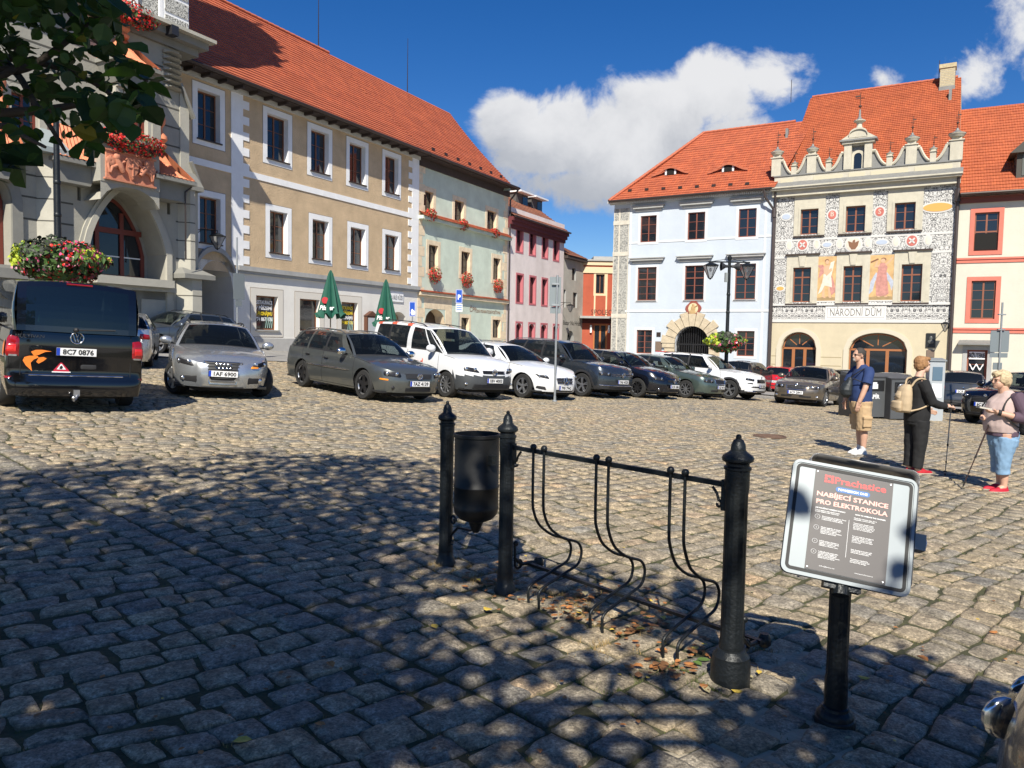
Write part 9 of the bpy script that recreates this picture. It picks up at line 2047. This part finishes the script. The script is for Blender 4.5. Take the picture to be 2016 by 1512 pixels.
bag=thing('sling_bag','dark drawstring sling bag hanging at the front of the man in the navy shirt','bag',(g.x,g.y,G(g.x,g.y)),PI+R(8)); mb=MB(); loft(mb,[(.245,.02,.95,.04,.06),(.25,.02,1.0,.085,.11),(.255,.02,1.08,.09,.12),(.235,.02,1.17,.075,.10),(.20,.02,1.25,.04,.06),(.19,.02,1.29,.02,.03)]); organic(mb,'bag_body',mat('dark_nylon',(.02,.025,.028),.55),bag,.008,3,.008,14,5)
mb=MB(); pts=smoothpath([Vector(p) for p in ((.19,.03,1.28),(.12,.14,1.38),(.0,.17,1.46),(-.14,.13,1.44),(-.215,.0,1.30),(-.19,-.16,1.12),(0,-.20,1.0),(.2,-.06,.98))],2); mb.tube(pts,.009,6); mb.tube([(-.03,.213,1.16),(.09,.20,1.22),(.19,.12,1.27)],.008,6); mb.build('strap',mat('black_strap',(.012,.012,.013),.7),bag)
# ---- woman in black, facing right
g=ghit(1801,931); yw=R(4); wb_=thing('person','short haired woman all in black with red sandals holding a walking pole','person',(g.x,g.y,G(g.x,g.y)),yw)
mb=MB(); head(mb,(.045,0,1.545),.98,R(0)); mb.tube([(-.02,0,1.32),(0,0,1.40),(.02,0,1.47)],[.065,.055,.052],14); loft(mb,[(-.01,0,.80,.12,.16),(0,0,1.0,.12,.15),(-.02,0,1.2,.11,.16),(-.02,0,1.33,.08,.13)])
for sg,xo in ((1,.0),(-1,.02)): mb.tube([(-.02+xo,sg*.09,.85),(-.02+xo,sg*.09,.48),(-.05+xo,sg*.085,.2),(-.04+xo,sg*.085,.07),(.02+xo,sg*.085,.045)],[.09,.06,.045,.036,.034],12)
RA=[(-.03,-.17,1.31),(-.0,-.22,1.18),(.06,-.235,1.03),(.18,-.22,.985),(.30,-.20,.985)]; mb.tube(RA,[.05,.046,.042,.036,.027],12)
d=Vector((.6,.0,-.1)); hand(mb,(.31,-.20,.985),(1,.05,-.12),(0,.55,-1),.95,.75,1)
LA=[(-.03,.17,1.31),(.0,.22,1.15),(.04,.23,.98),(.15,.2,.9),(.24,.16,.88)]; mb.tube(LA,[.05,.046,.042,.036,.027],12); hand(mb,(.24,.16,.88),(1,-.1,-.2),(0,-1,-.3),.95,.5,-1)
organic(mb,'body',skin2,wb_,VX,5)
blk_=mat('black_cotton',(.011,.011,.012),.9); mb=MB(); loft(mb,[(-.015,0,.74,.155,.185),(-.01,0,.84,.165,.19),(0,0,.95,.155,.18),(0,0,1.08,.148,.175),(-.02,0,1.2,.14,.178),(-.03,0,1.29,.115,.165),(-.02,0,1.35,.08,.10),(-.0,0,1.385,.060,.062)])
for A_ in (RA,LA): mb.tube([Vector(A_[0])+Vector((0,.03 if A_ is RA else -.03,0))]+[Vector(p) for p in A_[1:4]]+[Vector(A_[3]).lerp(Vector(A_[4]),.75)],[.08,.072,.066,.054,.046],14)
organic(mb,'sweater',blk_,wb_,.008,5,.009,8,7)
trm=mat('black_trousers',(.012,.012,.013),.85); mb=MB(); loft(mb,[(-.02,0,.70,.14,.17),(-.02,0,.82,.155,.18)])
for sg,xo in ((1,-.0),(-1,.02)): mb.tube([(-.02+xo,sg*.09,.76),(-.02+xo,sg*.095,.5),(-.03+xo,sg*.09,.28),(-.045+xo,sg*.088,.085)],[.115,.095,.078,.070],16)
organic(mb,'trousers',trm,wb_,.008,3,.009,11,9)
def hairblob(parent,c,s,m,pts,name='hair',vox=.008,fold=.006,seed=1):
    mb=MB(); c=Vector(c)
    for x,y,z,rx,ry,rz in pts:
        k=MB(); k.ball((0,0,0),rx*s,ry*s,rz*s,0,14,10); mb.add([(c.x+x*s+v[0],c.y+y*s+v[1],c.z+z*s+v[2]) for v in k.v],k.f)
    return organic(mb,name,m,parent,vox,2,fold,26,seed)
hairblob(wb_,(.045,0,1.545),1.0,mat('ginger_brown_hair',(.30,.155,.065),.75,var=.35,vscale=50),[(-.035,0,.045,.095,.088,.088),(-.055,0,-.01,.07,.082,.075),(.03,0,.085,.065,.068,.035),(-.02,.055,.02,.06,.035,.06),(-.02,-.055,.02,.06,.035,.06),(-.06,0,-.06,.045,.05,.04)],fold=.010,seed=4)
eyes(wb_,(.045,0,1.545),.98)
rs=mat('red_sandal',(.42,.01,.02),.6,var=.2,vscale=30); shoes(wb_,[(.01,.085),(.05,-.085)],rs,mat('sole_cream',(.45,.4,.33),.7),'sandal',.25,.055,.043)
bp=thing('backpack','small beige backpack on the back of the woman in black','backpack',(g.x,g.y,G(g.x,g.y)),yw); bgm=mat('beige_canvas',(.46,.35,.22),.85,var=.06,vscale=9)
mb=MB(); loft(mb,[(-.24,-.03,.87,.075,.12),(-.25,-.03,.90,.10,.15),(-.25,-.03,1.0,.105,.155),(-.235,-.03,1.12,.095,.145),(-.215,-.03,1.22,.075,.115),(-.20,-.03,1.27,.04,.07)]); organic(mb,'bag_body',bgm,bp,.008,3,.005,10,3)
mb=MB(); loft(mb,[(-.335,-.03,.89,.04,.10),(-.345,-.03,.94,.05,.115),(-.34,-.03,1.02,.045,.11),(-.325,-.03,1.04,.03,.09)]); organic(mb,'front_pocket',bgm,bp,.007,2); mb=MB(); loft(mb,[(-.32,-.03,1.07,.035,.06),(-.315,-.03,1.12,.04,.065),(-.295,-.03,1.17,.03,.05)]); organic(mb,'upper_pocket',bgm,bp,.007,2)
for sg in (-1,1):
    mb=MB(); pts=smoothpath([Vector(p) for p in ((-.17,sg*.07-.02,1.24),(-.12,sg*.12,1.345),(-.02,sg*.13,1.365),(.08,sg*.13,1.28),(.12,sg*.15,1.12),(.06,sg*.185,1.0),(-.08,sg*.18,.93),(-.2,sg*.13-.02,.90))],2); mb.tube(pts,.014,6); mb.build('strap',bgm,bp,smooth=60)
mb=MB(); mb.box(-.375,-.37,-.08,.02,1.0,1.012); mb.tube([(-.352,.03,1.08),(-.36,-.03,1.10),(-.352,-.09,1.08)],.004,5); mb.tube([(-.2,-.03,1.27),(-.17,-.03,1.32),(-.14,-.03,1.27)],.01,6); mb.build('zips',mat('zip_dark',(.10,.08,.06),.6),bp)
pl_m=mat('pole_grey_metal',(.20,.21,.24),.3,.8)
def walking_pole(label,ph,pg,rz,base,tip,top,m,m2,grip):
    t=thing('walking_pole',label,'walking pole',base,rz); a=Vector(top);b_=Vector(tip); mb=MB(); k=lambda s:a.lerp(b_,s)
    mb.tube([k(.1),k(.55)],.009,8); mb.tube([k(.55),k(.97)],.0068,8); mb.build('shaft',m,t,smooth=40); mb=MB(); mb.tube([k(.95),k(1.0)],[.012,.005],8); mb.tube([k(.54),k(.57)],.013,8); mb.tube([k(.78),k(.80)],.011,8); mb.lathe([(.0,0),(.028,.003),(.03,.008),(.01,.02)],k(.93),12); mb.build('tip',m2,t); mb=MB(); mb.tube([k(-.02),k(0),k(.05),k(.11)],[.016,.02,.016,.014],10); mb.tube([k(.0),k(.03)+Vector((-.03,0,-.03)),k(.08)+Vector((-.035,0,-.02)),k(.03)+Vector((-.01,0,0)),k(.01)],.006,5); mb.build('grip',grip,t,smooth=50); return t
base=(g.x,g.y,G(g.x,g.y)); gr=mat('grip_black',(.012,.012,.012),.7)
walking_pole('grey walking pole held upright by the woman in black',0,0,yw,base,(.31,-.21,-.02),(.352,-.205,1.0),pl_m,gr,gr)
# ---- woman in a pale pink vest, facing left
g=ghit(1965,967); yp=PI+R(6); pk=thing('person','blonde woman in a pale pink vest, blue cropped jeans and red shoes looking left','person',(g.x,g.y,G(g.x,g.y)),yp)
mb=MB(); head(mb,(.055,0,1.405),.98,0,1.1); mb.tube([(-.02,0,1.20),(.0,0,1.27),(.02,0,1.34)],[.07,.062,.058],14); loft(mb,[(0,0,.72,.14,.17),(0,0,1.0,.14,.17),(-.02,0,1.14,.12,.17),(-.02,0,1.22,.09,.13)])
for sg,xo in ((1,.05),(-1,-.03)): mb.tube([(-.03+xo,sg*.09,.75),(-.02+xo,sg*.09,.45),(-.05+xo,sg*.085,.26),(-.055+xo,sg*.085,.15),(-.05+xo,sg*.085,.07),(.01+xo,sg*.085,.045)],[.10,.07,.056,.045,.040,.036],12)
RA=[(-.05,.18,1.19),(-.08,.245,1.05),(-.05,.26,.945),(.08,.22,.985),(.20,.15,1.02)]; mb.tube(RA,[.055,.055,.05,.04,.029],12); hand(mb,(.20,.15,1.02),(1,-.25,.05),(0,-.3,1),.95,.45,-1)
LA=[(-.05,-.18,1.19),(-.06,-.245,1.05),(-.0,-.25,.93),(.08,-.2,.94),(.16,-.1,.96)]; mb.tube(LA,[.055,.055,.05,.04,.029],12); hand(mb,(.14,-.10,.95),(.8,.5,-.05),(0,-.2,-1),.95,.7,1)
organic(mb,'body',skin,pk,VX,5)
mv=mat('mauve_knit',(.095,.060,.085),.85); mb=MB()
for A_ in (RA,LA): sg=1 if A_ is RA else -1; mb.tube([(-.05,sg*.13,1.18)]+[Vector(p) for p in A_[:3]]+[Vector(A_[2]).lerp(Vector(A_[3]),.72)],[.08,.088,.084,.078,.062],14)
loft(mb,[(-.01,0,.71,.178,.19),(-.01,0,.78,.18,.19)])
organic(mb,'jumper',mv,pk,.008,4,.008,9,3)
pv=mat('pale_pink_fabric',(.47,.36,.33),.85,var=.04,vscale=8); mb=MB(); loft(mb,[(.005,0,.755,.18,.19),(.015,0,.84,.19,.20),(.02,0,.95,.19,.20),(.015,0,1.05,.185,.20),(-.0,0,1.14,.16,.19),(-.03,0,1.2,.125,.16),(-.035,0,1.25,.09,.10),(-.02,0,1.28,.075,.078)]); organic(mb,'vest',pv,pk,.008,4,.010,8,5)
jn=mat('light_blue_denim',(.20,.33,.48),.85,var=.12,vscale=10); mb=MB(); loft(mb,[(-.03,0,.58,.155,.17),(-.02,0,.70,.175,.185),(-.01,0,.77,.17,.185)])
for sg,xo in ((1,.05),(-1,-.03)): mb.tube([(-.03+xo*.4,sg*.09,.68),(-.02+xo,sg*.095,.48),(-.03+xo,sg*.09,.30),(-.035+xo,sg*.09,.235)],[.135,.098,.082,.086],18)
organic(mb,'cropped_jeans',jn,pk,.008,3,.011,12,6)
hairblob(pk,(.055,0,1.405),1.02,mat('blonde_hair',(.52,.40,.24),.7,var=.3,vscale=50),[(-.035,0,.045,.10,.092,.088),(-.06,0,-.015,.078,.088,.08),(.045,0,.08,.06,.07,.035),(-.02,.055,.02,.07,.04,.065),(-.02,-.055,.02,.07,.04,.065),(-.07,0,-.06,.055,.06,.04),(.07,0,.062,.03,.055,.022)],fold=.012,seed=8)
eyes(pk,(.055,0,1.405),.98)
mb=MB(); 
for sg in (-1,1): pts=[Vector((.143,sg*.034+.024*math.cos(t),1.408+.019*math.sin(t))) for t in [2*PI*i/14 for i in range(15)]]; mb.tube(pts,.0022,5,cap=False); mb.tube([(.14,sg*.058,1.412),(.05,sg*.078,1.412)],.0025,5)
mb.build('glasses',mat('glasses_frame',(.25,.15,.1),.4),pk)
shoes(pk,[(.03,.085),(-.02,-.085)],mat('red_canvas',(.46,.01,.03),.7),mat('sole_cream',(.45,.4,.33),.7),'shoe',.255,.055,.045)
mb=MB(); mb.tube([(.155,.178,1.008),(.185,.158,1.016)],.036,14); mb.build('wristwatch',gr,pk)
ph=thing('phone_case','pale phone in an open case held up by the blonde woman','phone',(g.x,g.y,G(g.x,g.y)),yp); mb=MB(); mb.obox((.33,.10,1.065),(.075,-.01,.012),(.01,.045,.0),(-.002,0,.010)); mb.build('case',mat('pale_leather',(.50,.46,.40),.6),ph); mb=MB(); mb.obox((.335,.10,1.078),(.07,-.01,.012),(.01,.041,0),(0,0,.002)); mb.build('screen',blackgl,ph)
walking_pole('dark walking pole held slanting forward by the blonde woman',0,0,yp,(g.x,g.y,G(g.x,g.y)),(.47,-.02,.045),(.165,.03,.93),mat('pole_dark_red',(.07,.04,.035),.4,.6),gr,gr)
bp2=thing('backpack','black backpack on the back of the blonde woman at the right edge','backpack',(g.x,g.y,G(g.x,g.y)),yp); mb=MB(); loft(mb,[(-.28,0,.72,.07,.12),(-.29,0,.76,.10,.14),(-.295,0,.9,.11,.15),(-.27,0,1.05,.09,.14),(-.23,0,1.15,.05,.10)]); organic(mb,'bag_body',mat('black_nylon',(.012,.012,.014),.6),bp2,.008,3,.008,12,8)
for sg in (-1,1):
    mb=MB(); pts=smoothpath([Vector(p) for p in ((-.2,sg*.08,1.12),(-.12,sg*.14,1.22),(-.02,sg*.15,1.245),(.10,sg*.16,1.15),(.16,sg*.20,1.0),(.05,sg*.24,.88),(-.14,sg*.2,.80),(-.24,sg*.12,.76))],2); mb.tube(pts,.009,6); mb.build('strap',gr,bp2)
# ================================================= TREE OVERHEAD (crown mostly above and behind the photographer)
tree=thing('linden_tree','broad dark green leafy branch of a tree overhanging the top left corner','tree',(-4.2,-2.2,G(-4.2,-2.2)))
T0=Vector(tree.location)
bark=mat('linden_bark',(.07,.055,.045),.9,var=.3,vscale=12,bump=.8,bscale=20)
def leafm(n,c,tr):
    m=bpy.data.materials.new(n); m.use_nodes=True; t=m.node_tree; b=t.nodes['Principled BSDF']; b.inputs['Base Color'].default_value=(*c,1); b.inputs['Roughness'].default_value=.55
    o=t.nodes['Material Output']; tl=t.nodes.new('ShaderNodeBsdfTranslucent'); tl.inputs[0].default_value=(c[0]*1.6,c[1]*1.7,c[2]*.8,1); mx=t.nodes.new('ShaderNodeMixShader'); mx.inputs[0].default_value=tr; t.links.new(b.outputs[0],mx.inputs[1]); t.links.new(tl.outputs[0],mx.inputs[2]); t.links.new(mx.outputs[0],o.inputs[0]); return m
lmats=[leafm('linden_leaf',(.040,.085,.016),.38),leafm('linden_leaf_dark',(.022,.050,.012),.25),leafm('linden_leaf_yellow',(.16,.15,.02),.3)]
trr=random.Random(21)
LS=[(-.06,0,0),(.12,.36,.03),(.42,.50,.05),(.74,.36,.03),(1.0,0,-.05),(.74,-.36,.03),(.42,-.50,.05),(.12,-.36,.03),(.5,0,-.03)]
LF=[(0,8,2,1),(8,4,3,2),(0,7,6,8),(8,6,5,4)]
def putleaf(mb,p,s,m=None,hang=.5):
    d=Vector((trr.gauss(0,1),trr.gauss(0,1),trr.gauss(-.35,.6)*hang*2)).normalized(); n=Vector((trr.gauss(0,.6),trr.gauss(0,.6),1)).normalized(); s_=d.cross(n).normalized(); n=s_.cross(d)
    mb.add([p+d*q[0]*s+s_*q[1]*s*.95+n*q[2]*s*2 for q in LS],LF,trr.choices([0,1,2],[6,4,.35])[0] if m is None else m)
lv=MB(); br=MB()
def back(px,py,h):
    """point on the sun ray through the ground point seen at photo pixel, h above the ground"""
    g=ghit(px,py); t=h/math.sin(SUN_EL); return g+SDIR*t
SDIR=Vector((-math.sin(R(4))*math.cos(SUN_EL),-math.cos(R(4))*math.cos(SUN_EL),math.sin(SUN_EL)))
clusters=[]
def cl(px,py,h,r,n): clusters.append((back(px,py,h)-T0,r,n*(.62 if px>500 and px<1500 and py>1000 else 1)))
# edge of the shade on the cobbles
for px,py,h,r,n in ((250,930,6.6,.8,330),(560,918,6.2,1.0,480),(760,930,6.4,1.0,500),(60,960,6.6,.9,360),(430,990,6.3,1.1,460),(640,1000,5.9,1.1,560),(820,985,5.9,.7,300),(200,1040,6.2,1.3,760),(480,1060,5.8,1.2,760),(760,1060,5.6,1.0,560),(905,1040,5.6,.5,170),
   (50,1130,6.0,1.4,950),(350,1160,5.6,1.3,950),(620,1160,5.3,1.0,560),(850,1130,5.3,.5,130),(120,1280,5.5,1.4,1200),(420,1300,5.2,1.2,1050),(660,1290,5.0,.75,300),(100,1450,5.1,1.3,1300),(420,1460,4.9,1.0,800),(700,1440,4.7,.6,300),(960,1470,4.6,.35,90),(1180,1490,4.5,.3,70),(1040,1330,4.8,.3,55),
   (1000,1130,5.4,.45,170),(1130,1150,5.2,.42,150),(1080,1250,4.9,.30,70),(1260,1200,5.0,.4,110),(1330,1160,5.1,.32,80),(900,1250,5.0,.2,20),(1250,1330,4.7,.28,60),(1370,1250,4.9,.25,45),
   (1760,1330,4.7,.34,150),(1640,1380,4.6,.25,60),(1480,1420,4.5,.30,80),(1800,1440,4.4,.42,180),(1900,1470,4.4,.5,300),(1660,1500,4.3,.4,130),(1930,1400,4.5,.35,120),(1500,1490,4.4,.25,45),(-150,1000,6.5,1.2,500),(-250,1200,6.,1.5,900),(-300,1450,5.2,1.5,1100)): cl(px,py,h,r,n)
trunk_top=Vector((.2,.3,3.4))
br.tube([(0,0,-.1),(.02,.02,.4),(.05,.05,1.6),(.12,.15,2.7),trunk_top],[.36,.27,.23,.2,.18],16)
trunk=br.build('trunk',bark,tree,smooth=60)
bb=MB()
for c,r,n in clusters:
    if r>=.9 or trr.random()<.5:
        m=trunk_top.lerp(c,.5)+Vector((0,0,.55)); bb.tube(smoothpath([trunk_top-Vector((0,0,trr.uniform(0,1.2))),m,c+Vector((0,0,.1))],2),[.07,.065,.06,.055,.05,.045,.04,.035,.03,.02][:10]+[.02]*40 if False else .035,6)
    for _ in range(int(n)):
        d=Vector((trr.gauss(0,1),trr.gauss(0,1),trr.gauss(0,.55))); d=d.normalized()*r*trr.random()**.45; d.z*=.55
        putleaf(lv,c+d,trr.uniform(.075,.135))
# bulk of the crown behind the photographer
for _ in range(26):
    a=trr.random()*6.3; q=trr.random()**.5*3.6; c=Vector((q*math.cos(a)-2.6,q*math.sin(a)-2.4,trr.uniform(4.0,8.0)))
    if c.y+T0.y>-.2: c.y=-.4-T0.y-trr.random()
    bb.tube([trunk_top,trunk_top.lerp(c,.5)+Vector((0,0,.3)),c],.03,5)
    for _ in range(260):
        d=Vector((trr.gauss(0,.45),trr.gauss(0,.45),trr.gauss(0,.3))); putleaf(lv,c+d,trr.uniform(.09,.16))
# the branch that hangs into the picture
def P3(px,py,Y): return at(px,py,Y)-T0
brs=[[(-500,-60,2.5),(-200,60,2.6),(0,112,2.65),(70,120,2.7),(170,150,2.7),(250,210,2.7)],[(-260,160,2.5),(0,140,2.55),(60,135,2.6),(120,90,2.6),(200,30,2.6)],[(-200,260,2.4),(0,222,2.45),(90,217,2.5),(180,200,2.55),(250,240,2.6)],[(0,112,2.65),(40,150,2.6),(60,190,2.5),(100,250,2.5),(130,300,2.5)],[(90,-80,2.8),(130,20,2.8),(200,90,2.8),(290,160,2.8)],[(-100,300,2.4),(0,240,2.4),(30,260,2.4),(90,290,2.4)],[(-120,60,2.5),(30,30,2.55),(100,-10,2.6)],[(-120,200,2.4),(10,150,2.45),(45,120,2.5),(20,80,2.5)]]
for k,b_ in enumerate(brs):
    pts=smoothpath([P3(*p) for p in b_],2); n=len(pts); bb.tube(pts,[.020*(1-.75*i/n)*(.75 if k in(3,5,7) else 1) for i in range(n)],7)
bb.tube(smoothpath([trunk_top,trunk_top+Vector((.5,1.2,.9)),P3(-500,-60,2.5)],2),.05,8)
bb.build('branches',bark,tree,smooth=60)
def inpoly(x,y,P):
    c=False; n=len(P)
    for i in range(n):
        a=P[i];b_=P[(i+1)%n]
        if (a[1]>y)!=(b_[1]>y) and x<(b_[0]-a[0])*(y-a[1])/(b_[1]-a[1])+a[0]: c=not c
    return c
area=[(-60,-60),(225,-60),(242,60),(262,110),(290,150),(318,165),(300,215),(285,235),(215,240),(205,300),(170,300),(120,272),(75,262),(70,325),(20,322),(0,345),(-60,350)]
holes=[(15,20,7),(120,45,7),(140,110,7),(80,185,7),(150,175,6),(215,110,7),(235,150,6),(170,70,6),(230,190,7),(30,250,12),(60,285,12),(110,15,6),(10,180,9),(125,245,9),(165,240,8),(62,58,16),(45,50,10),(92,82,13),(20,78,9),(108,78,8),(35,125,16),(55,150,16),(72,135,10),(30,145,12),(178,128,9),(192,128,9),(205,135,8),(184,155,5),(40,205,11),(66,190,10),(100,230,9),(110,265,12),(95,250,8),(140,220,11),(204,75,6),(156,140,5),(75,30,4),(84,38,4),(154,82,3),(150,30,6),(265,78,16)]
cnt=0
while cnt<760:
    x,y=trr.uniform(-60,330),trr.uniform(-60,350)
    if not inpoly(x,y,area): continue
    if any((x-hx)**2+(y-hy)**2<(hr_*1.4)**2 for hx,hy,hr_ in holes): continue
    if y>240 and x<200 and trr.random()<.5: continue
    Y_=trr.uniform(2.2,3.0); s=trr.uniform(.055,.10)
    if any((x-hx)**2+(y-hy)**2<(hr_+22)**2 for hx,hy,hr_ in holes): s*=.5
    putleaf(lv,P3(x,y,Y_)+Vector((-s*.3,0,0)),s,None,.7); cnt+=1
for x,y,s in ((280,160,.115),(268,200,.10),(245,215,.09),(192,275,.10),(175,285,.09),(45,300,.14),(60,330,.11),(20,325,.12),(5,345,.12),(262,90,.10),(225,50,.09),(90,265,.07),(290,185,.09)):
    putleaf(lv,P3(x,y,2.5)+Vector((-s*.4,0,0)),s,None,.3)
lv.build('crown',lmats,tree)
